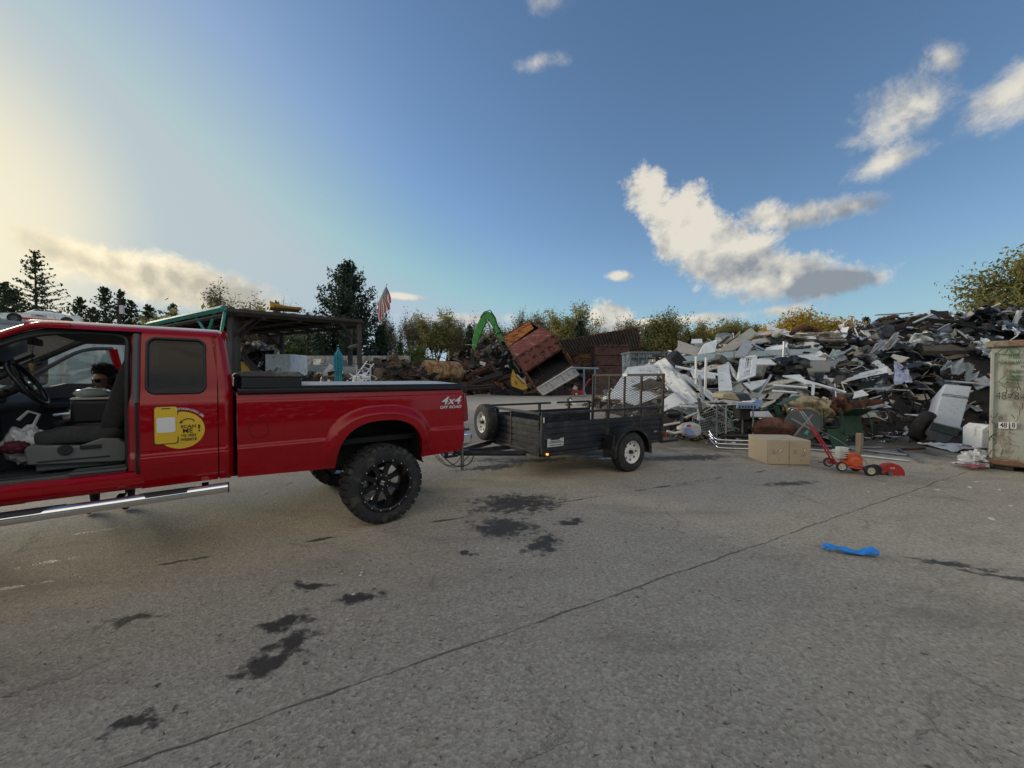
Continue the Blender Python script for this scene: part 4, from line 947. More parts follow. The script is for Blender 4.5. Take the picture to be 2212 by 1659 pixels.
in_cab('booklet', 'blue and white printed booklet lying on the seat', 'booklet', b, mat('blue_white_print', (.55, .60, .68), .5, 0, .1, 10, c2=(.06, .16, .42), c2_amt=.45, c2_scale=9), (-2.56, .10, 1.30), (0, 0, 12))
b = MB(); b.lathe([(0, 0), (.045, 0), (.058, .14), (.055, .14), (.044, .01)], 24); in_cab('paper_cup', 'white paper cup with blue print beside the console', 'cup', b, mat('cup_print', (.65, .66, .68), .5, 0, .05, 10, c2=(.10, .25, .5), c2_amt=.4, c2_scale=14), (-2.60, .05, 1.30), (0, 55, 20))
tray = thing('food_tray', 'clear plastic food tray with a green lid on the console', 'tray'); tray.matrix_world = TW @ TM((-2.40, .0, 1.44))
b = MB(); b.box((0, 0, .012), (.36, .30, .02)); b.build('tray', mat('pale_tray', (.62, .62, .58), .4, 0, .05), tray, bevel=.006)
b = crumple(MB(), (-.06, -.01, .06), (.13, .12, .05), 10, .15, 3); b.build('clear_lid', mat('frosted_clear', (.42, .46, .45), .15, 0, .1, 10, coat=.5), tray)
b = MB(); b.lathe([(0, .105), (.05, .105), (.06, .09), (.058, .06)], 20, M=Matrix.Translation((-.02, -.02, 0))); b.build('green_cap', mat('mint_plastic', (.16, .42, .30), .4, 0, .05), tray)
orn = thing('hanging_ornament', 'small amber ornament hanging on cords from the rear view mirror', 'ornament'); orn.matrix_world = TW @ TM((-2.80, -.12, 1.94))
b = MB(); b.tube([(-.004, -.01, 0), (0, 0, -.17)], .002, 5); b.tube([(.006, .01, 0), (0, 0, -.17)], .002, 5); b.build('cord', BLACK, orn)
b = MB(); b.lathe([(0, 0), (.016, -.004), (.022, -.02), (.016, -.05), (.010, -.075), (0, -.08)], 8, M=Matrix.Translation((0, 0, -.165))); b.build('pendant', mat('amber_plastic', (.60, .33, .10), .3, 0, .1), orn)
# ------------------------------------------------------------------ trees
BARK = mat('bark', (.055, .043, .034), .95, 0, .35, 3, bump=.5, bscale=8)
PALEBARK = mat('pale_bark', (.16, .145, .12), .9, 0, .3, 2, bump=.4, bscale=8)
def leafmat(name, a, b_):
    m = bpy.data.materials.new(name); m.use_nodes = True; t = NT(m.node_tree); p = m.node_tree.nodes['Principled BSDF']
    geo = t.new('ShaderNodeNewGeometry'); oi = t.new('ShaderNodeObjectInfo'); o = t.new('ShaderNodeTexCoord').outputs['Object']
    k = t.math('ADD', t.mul(geo.outputs['Random Per Island'], .55), t.mul(t.noise(o, .45, 3), .6)); k = t.add(k, t.mul(t.sub(oi.outputs['Random'], .5), .3))
    c = t.mix(t.step(k, .2, .95), a, b_)
    t.put(p.inputs['Base Color'], c); p.inputs['Roughness'].default_value = .6; p.inputs['Specular IOR Level'].default_value = .25
    tr = t.new('ShaderNodeBsdfTranslucent'); t.put(tr.inputs[0], c); mx = t.new('ShaderNodeMixShader'); mx.inputs[0].default_value = .35
    out_ = m.node_tree.nodes['Material Output']; t.put(mx.inputs[1], p.outputs[0]); t.put(mx.inputs[2], tr.outputs[0]); t.l.new(mx.outputs[0], out_.inputs[0]); return m
LM = {'fir': leafmat('fir_needles', (.022, .036, .020), (.06, .085, .04)), 'pine': leafmat('pine_needles', (.016, .034, .024), (.055, .09, .055)),
      'olive': leafmat('olive_leaves', (.12, .125, .045), (.40, .36, .13)), 'green': leafmat('green_leaves', (.05, .085, .025), (.15, .19, .055)),
      'gold': leafmat('gold_leaves', (.30, .21, .045), (.80, .56, .12)), 'amber': leafmat('amber_leaves', (.28, .15, .035), (.75, .43, .09)),
      'dull': leafmat('sparse_leaves', (.11, .095, .05), (.28, .235, .12)), 'plum': leafmat('plum_leaves', (.030, .014, .014), (.080, .038, .034))}
def leaf_quad(mb, p, s, rr, flat=0., mi=0, dirn=None):
    d = V((rr.gauss(0, 1), rr.gauss(0, 1), rr.gauss(0, 1) * (1 - flat) + flat * .2))
    if dirn is not None: d = dirn + d * .35
    d.normalize(); a, b = frame_along(d); th = rr.uniform(0, pi); a, b = a * cos(th) + b * sin(th), b * cos(th) - a * sin(th)
    k = rr.uniform(.6, 1.3) * s; e = rr.uniform(.35, .6)
    mb.add([p - a * k * .5, p + b * k * e * .5, p + a * k * .5 + d * k * .1, p - b * k * e * .5], [(0, 1, 2, 3)], mi)
def conifer(seed, h=14., w=.21, dens=1.0, kind='fir', bare=.08, droop=.25, bushy=0., seg=.30):
    rr = random.Random(seed); t = MB(); c = MB(); lean = V((rr.uniform(-.02, .02), rr.uniform(-.02, .02), 1))
    t.tube([lean * (h * k / 8) for k in range(9)], [h * .016 * (1 - k / 8.6) + .01 for k in range(9)], 7)
    z = h * bare
    while z < h * .985:
        f = z / h; L0 = h * w * (1 - f) ** (.9 - .2 * bushy) * (1.0 if f > .12 + bushy * .1 else .75) + .15; nb = int(rr.uniform(5, 8) * dens) + 1; a0 = rr.uniform(0, 6)
        for k in range(nb):
            a = a0 + 2 * pi * k / nb + rr.uniform(-.4, .4); L = L0 * rr.uniform(.55, 1.22); up = .35 * f - droop * (1 - f) + rr.uniform(-.1, .12)
            base = lean * (z + rr.uniform(-.2, .2)); d = V((cos(a), sin(a), up)); n = max(3, int(L / .30))
            pts = [base + V((d.x * L * q, d.y * L * q, L * (up * q + (.16 + .2 * bushy) * q * q))) for q in [i / n for i in range(n + 1)]]
            if L > .9: t.tube(pts, [.05 * L / 3 * (1 - i / (n + .6)) + .006 for i in range(n + 1)], 4, cap=False)
            for i, p in enumerate(pts):
                q = i / n
                if q < .12: continue
                wd = L * .26 * (1 - q * .75)
                for m_ in range(int((5.5 + 5 * bushy) * dens)):
                    off = V((rr.gauss(0, 1) * wd * .55, rr.gauss(0, 1) * wd * .55, rr.gauss(0, 1) * (.05 + .20 * bushy) - .05))
                    leaf_quad(c, p + off, seg * rr.uniform(.7, 1.3), rr, .5, 0, V((d.x * .6, d.y * .6, -.15 + .6 * bushy)) if rr.random() < .7 else None)
        z += h * (.043 - .016 * f) / (.75 + .25 * dens)
    return t, c, LM[kind], BARK
def broadleaf(seed, h=11., w=.32, dens=1.0, kind='olive', leaf=.34, clump=.85, base=.25, upright=.5, pale=False, levels=3):
    rr = random.Random(seed); t = MB(); c = MB(); tips = []
    def grow(p, d, L, r, lv):
        n = 4; pts = [p]; q = p; dd = V(d)
        for i in range(n):
            dd = (dd + V((rr.gauss(0, .13), rr.gauss(0, .13), rr.gauss(0, .06) + .05 * upright))).normalized(); q = q + dd * (L / n); pts.append(q)
        t.tube(pts, [r * (1 - .45 * i / n) for i in range(n + 1)], 6 if lv == 0 else (5 if lv == 1 else 3), cap=False)
        if lv >= 2: tips.extend((x, L) for x in pts[1:])
        if lv >= levels: return
        m_ = (3, 5, 5, 3)[lv] if lv < 4 else 2
        for k in range(m_ + (rr.random() < .5)):
            f = rr.uniform(.35, 1.0) if lv else rr.uniform(.55, 1.0); st = pts[min(n, int(f * n + .5))]
            a = rr.uniform(0, 2 * pi); sp = rr.uniform(.45, 1.0) * (1.25 - .6 * upright); nd = (dd + V((cos(a) * sp, sin(a) * sp, rr.uniform(-.15, .35) + .3 * upright))).normalized()
            grow(st, nd, L * rr.uniform(.52, .78), r * .5, lv + 1)
    grow(V((0, 0, 0)), V((0, 0, 1)), h * (base + .18), h * .017, 0)
    for k in range(3): grow(V((rr.gauss(0, .1), rr.gauss(0, .1), h * base * rr.uniform(.8, 1.1))), V((rr.gauss(0, .3), rr.gauss(0, .3), 1)).normalized(), h * .34, h * .011, 1)
    zs = max(p.z for p, L in tips); k = h / zs
    xs = max(max(abs(p.x), abs(p.y)) for p, L in tips) * k; kx = k * min(1.6, max(.5, h * w / max(xs, .1)))
    t.v = [(x * kx, y * kx, z * k) for x, y, z in t.v]
    for p, L in tips:
        p = V((p.x * kx, p.y * kx, p.z * k))
        if rr.random() > .86 * min(1, dens + .25): continue
        cl = rr.random() < .5
        for i in range(int(rr.uniform(3, 10) * dens)):
            leaf_quad(c, p + V((rr.gauss(0, clump * .5), rr.gauss(0, clump * .5), rr.gauss(0, clump * .42))), leaf, rr, .2)
    return t, c, LM[kind], PALEBARK if pale else BARK
PROTO = {}
TREES = 'trees around the scrap yard'
def tree(proto, name, label, loc, h, rz=0, cat='tree', wide=1.0):
    key = proto
    if key not in PROTO:
        fn, kw = TREE_KINDS[proto]; t, c, lm, bk = fn(**kw); h0 = max(v[2] for v in c.v + t.v); PROTO[key] = (t.mesh('trunk', bk, 60), c.mesh('crown', lm, 0), h0)
    tm_, cm_, h0 = PROTO[key]; o = thing(name, label, cat, loc, rz, TREES); k = h / h0; o.scale = (k * wide, k * wide, k)
    for nm, me in (('trunk', tm_), ('crown', cm_)):
        c_ = bpy.data.objects.new(nm, me); col.objects.link(c_); c_.parent = o
    return o
TREE_KINDS = {
    'fir_a': (conifer, dict(seed=1, h=15, w=.36, dens=.85, droop=.12)), 'fir_b': (conifer, dict(seed=2, h=12, w=.33, dens=.85, droop=.08)), 'fir_c': (conifer, dict(seed=3, h=10, w=.38, dens=.8, droop=.0)),
    'pine': (conifer, dict(seed=5, h=15, w=.40, dens=1.15, kind='pine', bushy=.8, droop=-.02, bare=.05, seg=.38)),
    'dark': (conifer, dict(seed=6, h=10, w=.30, dens=1.2, kind='pine', bushy=.5, droop=.0)),
    'olive_a': (broadleaf, dict(seed=11, h=11, w=.36, dens=2.0, kind='olive', leaf=.25, clump=.62)), 'olive_b': (broadleaf, dict(seed=12, h=10, leaf=.27, clump=.7, w=.44, dens=2.2, kind='olive', base=.16, upright=.3)),
    'sparse_a': (broadleaf, dict(seed=13, h=12, w=.25, dens=.95, kind='dull', leaf=.24, clump=.5, upright=.8, pale=True)), 'sparse_b': (broadleaf, dict(seed=14, h=11, w=.30, dens=.75, kind='dull', leaf=.24, clump=.5, upright=.6, pale=True)),
    'bare': (broadleaf, dict(seed=15, h=11, w=.24, dens=.18, kind='dull', leaf=.2, upright=.9, pale=True)),
    'gold_a': (broadleaf, dict(seed=16, h=10, w=.42, dens=3.4, kind='gold', base=.12, upright=.35, clump=1.0, leaf=.42)), 'gold_b': (broadleaf, dict(seed=17, h=9, w=.48, dens=3.4, kind='amber', base=.12, upright=.3, clump=1.0, leaf=.42)),
    'green': (broadleaf, dict(seed=18, h=7, w=.60, dens=2.2, kind='green', base=.08, upright=.2, clump=.8)), 'plum': (broadleaf, dict(seed=19, h=9, w=.5, dens=1.8, kind='plum', base=.12, upright=.3)),
    'bush': (broadleaf, dict(seed=20, h=5, w=.7, dens=1.8, kind='olive', base=.05, upright=.15, clump=.7)),
    'big': (broadleaf, dict(seed=21, h=12, w=.46, dens=5.0, kind='olive', base=.16, upright=.35, leaf=.31)),
}
T = [  # kind, name, label, x and top in the photograph, distance
    ('fir_a', 'fir_tree', 'tallest dark fir behind the white race car', 82, 540, 46, 1.0), ('fir_b', 'fir_tree', 'dark fir at the left edge of the photo beside the tallest fir', 5, 605, 48, 1.1), ('fir_c', 'fir_tree', 'short dark fir low between the edge fir and the tallest fir', 35, 622, 50, 1.3),
    ('fir_c', 'fir_tree', 'small fir just right of the white race car', 176, 640, 52, 1.0), ('fir_b', 'fir_tree', 'fir left of the utility pole, the taller of a close pair', 236, 618, 52, 1.0), ('fir_c', 'fir_tree', 'fir directly behind the utility pole', 262, 624, 55, .9),
    ('fir_b', 'fir_tree', 'fir just right of the utility pole', 290, 648, 56, 1.1), ('fir_c', 'fir_tree', 'low fir between the utility pole and the shed roof', 322, 656, 58, 1.2), ('fir_b', 'fir_tree', 'small lone fir above the left end of the shed roof', 373, 654, 60, .9), ('fir_c', 'fir_tree', 'low fir half hidden by the cab roof, left of the utility pole', 205, 662, 60, 1.2),
    ('bush', 'round_tree', 'round olive bushy tree over the teal edge of the shed roof', 449, 642, 52, 1.0), ('sparse_a', 'sparse_tree', 'thinly leafed tree above the left end of the shed', 490, 600, 52, 1.2), ('sparse_b', 'sparse_tree', 'thin tree beside the first one above the shed roof', 545, 640, 56, 1.2), ('bare', 'bare_tree', 'almost bare pale tree behind the yellow bucket on the shed', 601, 627, 58, 1.0), ('fir_c', 'fir_tree', 'little fir at the foot of the bare tree behind the yellow bucket', 598, 648, 60, .8),
    ('plum', 'dark_tree', 'dark plum tree seen under the shed roof at its left post', 545, 700, 44, 1.1), ('green', 'green_tree', 'broad green tree under the middle of the shed roof', 640, 705, 46, 1.2), ('olive_b', 'olive_tree', 'olive tree low behind the shed next to the big pine', 680, 700, 50, 1.0),
    ('pine', 'pine_tree', 'big dense dark pine standing behind the shed and the flag', 750, 557, 42, 1.0), ('dark', 'dark_pine', 'low dark pine under the flag beside the big pine', 820, 700, 44, 1.1), ('bare', 'bare_tree', 'thin bare tree showing left of the big pine crown', 688, 652, 60, 1.0),
    ('sparse_a', 'sparse_tree', 'tall sparse tree just right of the flag', 845, 662, 58, 1.0), ('sparse_b', 'sparse_tree', 'pale sparse tree, second right of the flag', 884, 664, 60, .9), ('olive_a', 'olive_tree', 'fuller tree above the rusty tank', 942, 660, 58, 1.1), ('green', 'green_tree', 'green shrub left of the rusty tank', 893, 735, 50, 1.0), ('dark', 'dark_pine', 'small dark pine left of the rusty tank', 866, 738, 52, .8), ('sparse_a', 'sparse_tree', 'thin tree between the rusty tank and the green boom', 985, 690, 60, 1.0), ('dark', 'dark_pine', 'small dark conifer behind the green boom', 1013, 700, 60, .8),
    ('sparse_b', 'sparse_tree', 'brown leafed tree behind the bend of the green boom', 1060, 690, 62, 1.1), ('olive_b', 'olive_tree', 'olive tree behind the lower arm of the green boom', 1092, 700, 60, 1.0), ('sparse_a', 'sparse_tree', 'tall fine twigged tree over the rusty tilted container', 1140, 660, 60, 1.1), ('gold_b', 'autumn_tree', 'amber tinged tree above the rusty tilted container', 1110, 690, 62, .8), ('olive_a', 'olive_tree', 'tallest open crowned tree right of the tilted container', 1230, 647, 56, 1.15),
    ('green', 'green_tree', 'round green tree right above the tilted container', 1222, 715, 52, 1.0), ('dark', 'dark_pine', 'dark conifer between the two tilted containers', 1254, 690, 52, .8), ('bare', 'bare_tree', 'bare tree over the corrugated container', 1296, 715, 60, 1.0), ('olive_b', 'olive_tree', 'olive tree left of the pair over the corrugated container', 1190, 690, 62, 1.0),
    ('sparse_b', 'sparse_tree', 'left tree of the pair behind the corrugated container', 1328, 695, 58, 1.0), ('sparse_a', 'sparse_tree', 'right tree of the pair behind the corrugated container', 1362, 675, 58, 1.0), ('olive_b', 'olive_tree', 'large rounded olive tree behind the blue crate', 1432, 667, 50, 1.0), ('olive_a', 'olive_tree', 'narrow olive tree left of the upright white panel', 1512, 685, 52, .9), ('dark', 'dark_pine', 'dark low tree left of the upright white panel', 1485, 712, 52, .9),
    ('olive_b', 'olive_tree', 'dark olive tree behind the upright white panel', 1560, 682, 52, .9), ('olive_b', 'olive_tree', 'broad olive tree right behind the upright white panel', 1605, 686, 52, 1.0), ('fir_c', 'fir_tree', 'small fir right of the upright white panel', 1632, 700, 58, .9), ('gold_b', 'autumn_tree', 'orange autumn tree, leftmost of the golden group', 1672, 690, 46, .8), ('gold_a', 'autumn_tree', 'tallest golden tree in the middle of the autumn group', 1745, 657, 46, .9), ('gold_a', 'autumn_tree', 'yellow green tree left of the tallest golden tree', 1708, 680, 48, .8), ('gold_b', 'autumn_tree', 'orange round tree, rightmost of the golden group', 1818, 678, 46, .9), ('gold_a', 'autumn_tree', 'golden tree just right of the tallest golden tree', 1785, 676, 48, .8),
    ('fir_b', 'fir_tree', 'left of two bluish firs right of the golden trees', 1873, 682, 62, 1.0), ('fir_c', 'fir_tree', 'right of two bluish firs right of the golden trees', 1898, 690, 62, 1.0), ('bare', 'bare_tree', 'bare tree over the dark scrap right of the two firs', 1948, 712, 60, 1.2), ('bush', 'round_tree', 'small olive tree behind the grey sheets on the heap', 2010, 700, 46, .8), ('bare', 'bare_tree', 'thin tree between the grey sheets on the heap', 2066, 668, 44, .9),
    ('big', 'large_tree', 'large yellow green tree at the right edge of the photo', 2262, 512, 25, .95), ('big', 'large_tree', 'second large tree just beyond the right edge', 2330, 500, 30, 1.0),
]
FILL = [('sparse_a', 905, 672, 64), ('sparse_b', 965, 676, 66), ('sparse_b', 1030, 682, 66), ('sparse_a', 1160, 676, 64), ('sparse_b', 1180, 668, 66), ('gold_a', 1265, 705, 64), ('sparse_a', 1290, 700, 66), ('sparse_b', 1345, 680, 64), ('olive_b', 1395, 690, 64), ('sparse_a', 1462, 682, 62), ('gold_a', 1535, 695, 62), ('olive_a', 1580, 690, 64), ('gold_a', 1655, 705, 60), ('gold_b', 1730, 690, 58), ('gold_a', 1840, 700, 58), ('olive_a', 1925, 712, 60), ('sparse_a', 575, 655, 64), ('sparse_b', 640, 668, 66)]
for i, (k, px, py, Y) in enumerate(FILL):
    p = at(px, py - 8, Y); tree(k, 'distant_tree', 'hazy autumn tree in the back row beyond the scrap yard', (p.x, p.y, 0), p.z, 53 * i)
for i, (k, nm, lab, px, py, Y, wd) in enumerate(T):
    p = at(px, py, Y); tree(k, nm, lab, (p.x, p.y, 0), p.z, 37 * i + 11, wide=wd)
# unseen leaf wall added behind the camera to darken reflections in truck paint
rr = random.Random(45); b = MB()
for i in range(9000):
    X = rr.uniform(-34, 40); Y = -13 - abs(X) * .15 + rr.uniform(-2, 2); top = 6.5 + 2.5 * noise.noise(V((X * .15, 0, 8)))
    leaf_quad(b, V((X, Y, rr.uniform(0, 1) * top)), .8, rr, .1)
tag(b.build('reflection_hedge', LM['fir'], smooth=0), kind='stuff')
rr = random.Random(44); b = MB()  # understorey far behind the yard
for i in range(15000):
    X = rr.uniform(-58, 80); Y = rr.uniform(56, 70); top = 4.6 + 2.2 * noise.noise(V((X * .12, 0, 3))) + 1.5 * noise.noise(V((X * .4, 1, 3)))
    leaf_quad(b, V((X, Y, rr.uniform(.2, 1) ** .7 * max(1.2, top))), .75, rr, .1, 0 if noise.noise(V((X * .15, 5, 0))) < .05 else 1)
tag(b.build('undergrowth', [LM['olive'], LM['green']], smooth=0), kind='stuff')
# ------------------------------------------------------------------ far side of the yard
CONC = mat('concrete', (.34, .33, .31), .9, 0, .2, 2, bump=.3, bscale=20, c2=(.16, .155, .145), c2_amt=.4)
DARKWOOD = mat('dark_brown_timber', (.035, .026, .021), .85, 0, .3, 3, bump=.3, bscale=20)
TEAL = mat('teal_steel', (.02, .26, .22), .55, 0, .15, 4, c2=(.02, .10, .09), c2_amt=.3)
ORANGE = mat('orange_rust', (.42, .15, .035), .8, .1, .3, 2, c2=(.12, .05, .025), c2_amt=.42, c2_scale=2.0, stretch=(.5, .5, 2.5))
REDRUST = mat('faded_red_steel', (.22, .055, .045), .7, .1, .2, 2, c2=(.34, .26, .24), c2_amt=.33, c2_scale=1.5, stretch=(.4, .4, 3))
YELMACH = mat('machine_yellow', (.50, .29, .03), .6, 0, .2, 3, c2=(.12, .08, .03), c2_amt=.38)
GREYST = mat('grey_sheet_steel', (.40, .41, .41), .5, .3, .12, 3, c2=(.22, .20, .17), c2_amt=.32, objvar=.2)
INSIDE = mat('dark_inside', (.012, .012, .014), .9, 0, .2)
# white building whose flat roof carries the race car
bd = thing('storage_building', 'tall white metal sided building with a grey flat roof carrying a race car', 'building', (-34.5, 25, 0))
b = MB(); N = 110
b.grid(lambda u, v: (5.5 + .02 * (round(u * N) % 4 > 1), -9 + 18 * u, .0 + 4.75 * v), N, 2); b.box((0, 0, 2.37), (10.9, 17.9, 4.74))
b.build('wall', mat('dirty_white_wall', (.60, .61, .59), .6, 0, .06, 1, c2=(.40, .40, .37), c2_amt=.34, c2_scale=1.2, stretch=(1, 1, .15)), bd)
b = MB(); b.box((0, 0, 4.84), (11.3, 18.3, .20)); b.build('roof', GREYST, bd)
b = MB(); b.box((5.56, -3.9, 3.9), (.05, .9, .5)); sg2 = b.build('sign_board', INSIDE, bd); b = MB(); b.box((5.59, -3.9, 3.9), (.02, .6, .10)); b.build('sign_bar', WPRINT, sg2)
fl = thing('flood_lamp', 'white flood lamp on a short pole at the roof edge left of the race car', 'lamp', (-29.6, 22.0, 4.94))
b = MB(); b.tube([(0, 0, 0), (0, 0, .95)], .035, 8); b.build('pole', STEEL, fl); b = MB(); b.box((.1, 0, 1.02), (.62, .3, .14), M=rotm(0, -16, 0)); b.build('lamp_head', WHITE, fl, bevel=.03)
# race car
rc = thing('race_car', 'white stock race car with a red skirt parked on the flat roof', 'car', (-29.75, 24.4, 4.95), 50)
LC = 4.3; b = MB()
prof = [(-2.13, .34), (-2.15, .52), (-2.02, .66), (-1.2, .78), (-.95, .80), (-.35, 1.16), (.45, 1.20), (1.25, .93), (1.95, .86), (2.13, .78), (2.15, .40), (2.08, .28), (-2.0, .26)]
def carsec(s):
    return [(x, z) for x, z in prof]
rows = []
for y, k in ((-.86, .0), (-.88, .3), (-.80, .75), (-.66, 1.0), (.66, 1.0), (.80, .75), (.88, .3), (.86, 0)):
    rows.append([(x * (1 - .02 * (1 - k)), y, (z if z < .8 else .80 + (z - .80) * k) if k else min(z, .72)) for x, z in prof])
b.grid(lambda u, v: rows[int(round(v * 7))][int(round(u * 12)) % 13], 12, 7); b.add(rows[0], [tuple(range(13))]); b.add(rows[-1], [tuple(range(12, -1, -1))])
b.build('body', WHITE, rc, smooth=25)
b = MB(); b.prism([(-.72, .87), (-.30, 1.13), (.10, 1.15), (.08, .87)], -.815, -.70); b.build('side_window', INSIDE, rc); b = MB(); b.prism([(.16, .87), (.16, 1.15), (.5, 1.14), (.98, .93)], -.815, -.70); b.build('side_window', INSIDE, rc)
b = MB(); b.box((.0, -.885, .37), (2.0, .02, .16)); b.build('red_skirt', mat('red_skirt_paint', (.5, .03, .03), .5, 0, .1), rc)
b = MB(); b.box((-.15, -.885, .66), (.75, .015, .22)); rc.scale = (.78, .78, .78); dp_ = b.build('door_plate', mat('plate_grey', (.5, .5, .5), .5, 0, .1), rc); b = MB(); b.box((-.12, -.895, .66), (.4, .01, .06)); b.build('plate_mark', INK, dp_)
for x in (-1.35, 1.30):
    for s in (-1, 1):
        wl = part('wheel', rc, (x, s * .80, .31)); b = MB(); b.lathe([(.0, -.1), (.19, -.1), (.27, -.1), (.31, -.07), (.31, .07), (.27, .1), (0, .1)], 24, ax='y'); b.build('tyre', RUBBER, wl)
        b = MB(); b.lathe([(0, -.105), (.12, -.105), (.17, -.112), (.18, -.1)], 20, ax='y'); b.build('rim', GREYPL, wl)
    b = MB(); b.lathe([(0, -.885), (.37, -.885), (.37, -.80)], 24, ax='y', M=Matrix.Translation((x, 0, .36))); b.build('wheel_arch', INSIDE, rc)
b = MB(); b.box((1.95, 0, .90), (.18, 1.4, .05)); b.build('spoiler', WHITE, rc)
# utility poles
for (px, top, Y, lab) in ((262, 645, 50, 'brown wooden utility pole with a pale box among the firs above the cab'), (665, 702, 40, 'slim wooden utility pole behind the shed left of the big pine')):
    p = at(px, top, Y); up_ = thing('utility_pole', lab, 'utility pole', (p.x, Y, 0)); b = MB(); b.tube([(0, 0, 0), (0, 0, p.z)], [.2, .14], 10); b.build('pole', DARKWOOD, up_)
    if px < 400: b = MB(); b.box((.45, -.2, p.z - 1.5), (.5, .2, 1.1)); b.build('pale_box', mat('pole_box_grey', (.5, .5, .55), .5, 0, .1), up_)
    else: b = MB(); b.box((0, 0, p.z - .3), (1.2, .1, .12)); b.build('cross_arm', DARKWOOD, up_)
# open shed
sh = thing('open_shed', 'open sided timber shed with a long dark roof and teal steel end braces', 'shed', (-12.5, 16.8, 0))
A, B_ = V((0, 0, 4.66)), V((4.65, 3.5, 4.66)); W_ = V((-8.8, 5.9, .12)); U_ = B_ - A
b = MB(); b.slab(lambda u, v: A + U_ * u + W_ * v + V((0, 0, .03 * sin(u * 60))), 60, 12, .04); b.build('roof', mat('rusty_roofing', (.05, .034, .028), .8, .2, .3, 2, c2=(.11, .09, .08), c2_amt=.3), sh, smooth=60)
b = MB()
for k in range(7): q = A + W_ * (k / 6) - V((0, 0, .16)); b.tube([q, q + U_], .09, 4)
for k in range(5): q = A + U_ * (k / 4) - V((0, 0, .30)); b.tube([q, q + W_], .10, 4)
b.build('rafters', DARKWOOD, sh)
b = MB(); b.tube([A - V((0, 0, .14)), B_ - V((0, 0, .14))], .16, 4); b.build('front_fascia', DARKWOOD, sh)
b = MB(); b.tube([A + V((-.02, -.1, -.02)), A + W_ + V((-.02, -.1, -.02))], .14, 4)
for k in (.10, .58):
    q = A + W_ * k; b.tube([q + V((0, 0, -.1)), q + W_ * .10 + V((.1, -.1, -1.05))], .075, 4); b.tube([q + W_ * .22 + V((0, 0, -.1)), q + W_ * .10 + V((.1, -.1, -1.05))], .075, 4)
b.tube([A + V((.05, -.05, 0)), A + V((-.15, -.1, -1.3))], .075, 4); b.build('teal_braces', TEAL, sh)
for (px, Y, z0) in ((500, 17.1, 4.5), (513, 17.6, 4.5), (777, 20.2, 4.5), (757, 22.0, 4.5), (610, 24.5, 4.5)):
    X = (px - 1106) / 830 * Y + 12.5; b = MB(); b.box((X, Y - 16.8, z0 / 2), (.20, .20, z0)); pt_ = b.build('post', mat('grey_post', (.06, .055, .052), .85, 0, .3, 2), sh, bevel=.01)
    k = MB()
    d = U_.normalized() * (.9 if px < 600 else -.9); k.tube([(X, Y - 16.8, z0 - 1.1), (X + d.x, Y - 16.8 + d.y, z0 - .1)], .07, 4); k.build('knee_brace', DARKWOOD, pt_)
b = MB(); b.tube([((777 - 1106) / 830 * 20.2 + 12.5, 3.35, 3.35), ((757 - 1106) / 830 * 22 + 12.5, 5.1, 3.35)], .1, 4); b.build('tie_beam', mat('pale_timber', (.26, .21, .16), .8, 0, .2), sh)
bk = thing('loader_bucket', 'old yellow loader bucket lying on top of the shed roof', 'bucket', at(617, 674, 19.5) + V((0, 0, .08)), 35)
b = MB(); b.prism([(-.65, 0), (.65, 0), (.66, .16), (.1, .14), (-.35, .22), (-.68, .34)], -.5, .5); b.build('shell', YELMACH, bk, bevel=.03); b = MB(); b.box((.1, -.52, .07), (1.2, .06, .10)); b.build('cutting_edge', mat('worn_edge', (.25, .14, .03), .7, .2, .3), bk)
# flag leaning from the right post
fg = thing('flag', 'faded striped flag hanging from a leaning pole at the right end of the shed', 'flag', at(797, 695, 20.0))
p0, p1 = V((0, 0, 0)), at(837, 615, 20.0) - at(797, 695, 20.0)
b = MB(); b.tube([p0, p1], .022, 8); b.ball(p1, .035, 8, 6); b.build('flag_pole', WHITE, fg)
b = MB(); H0, H1 = p0.lerp(p1, .52), p0.lerp(p1, .95)
def cloth(u, v):
    h = H1.lerp(H0, u); f = .55 + .45 * (1 - u)
    return h + V((.045 * v + .10 * sin(v * 5 + u * 9) * v * .6 + .02 + (.26 - .32 * u) * v, .12 * sin(u * 16 + v * 3) * v, -1.12 * v * (.72 + .28 * u) - .02))
nu, nv = 26, 24; o0 = len(b.v)
b.slab(cloth, nu, nv, .006)
kf = []
for fi in range(len(b.f)):
    c = sum((V(b.v[i]) for i in b.f[fi]), V()) / len(b.f[fi]); q = fi // 2
    i, j = q % nu, q // nu
    if fi >= 2 * nu * nv: kf.append(0); continue
    u, v = (i + .5) / nu, (j + .5) / nv; kf.append(2 if (u < 7 / 13 and v < .38) else (0 if int(u * 13) % 2 == 0 else 1))
b.m = kf; b.build('flag_cloth', [mat('flag_red', (.42, .05, .06), .8, 0, .1), mat('flag_white', (.62, .58, .55), .8, 0, .1), mat('flag_blue', (.05, .06, .14), .8, 0, .1)], fg, smooth=70)
b = MB()
for i in range(5):
    for j in range(6):
        q = cloth(.05 + .48 * (i + .5) / 5, .38 * (j + .5) / 6); 
        for dy in (-.012, .012): b.ball(q + V((0, dy, 0)), (.02, .004, .02), 5, 3)
b.build('flag_stars', WPRINT, fg, smooth=0)
# block wall
bw = thing('block_wall', 'grey wall of big concrete blocks seen beyond the shed posts', 'wall', (-15.0, 34, 0)); b = MB(); rr = random.Random(5)
for r_ in range(5):
    for i in range(9): b.box((-4.4 + i * 1.22 + (r_ % 2) * .6, rr.uniform(-.04, .04), .35 + r_ * .71), (1.2, .7, .69))
b.build('blocks', CONC, bw, bevel=.03)
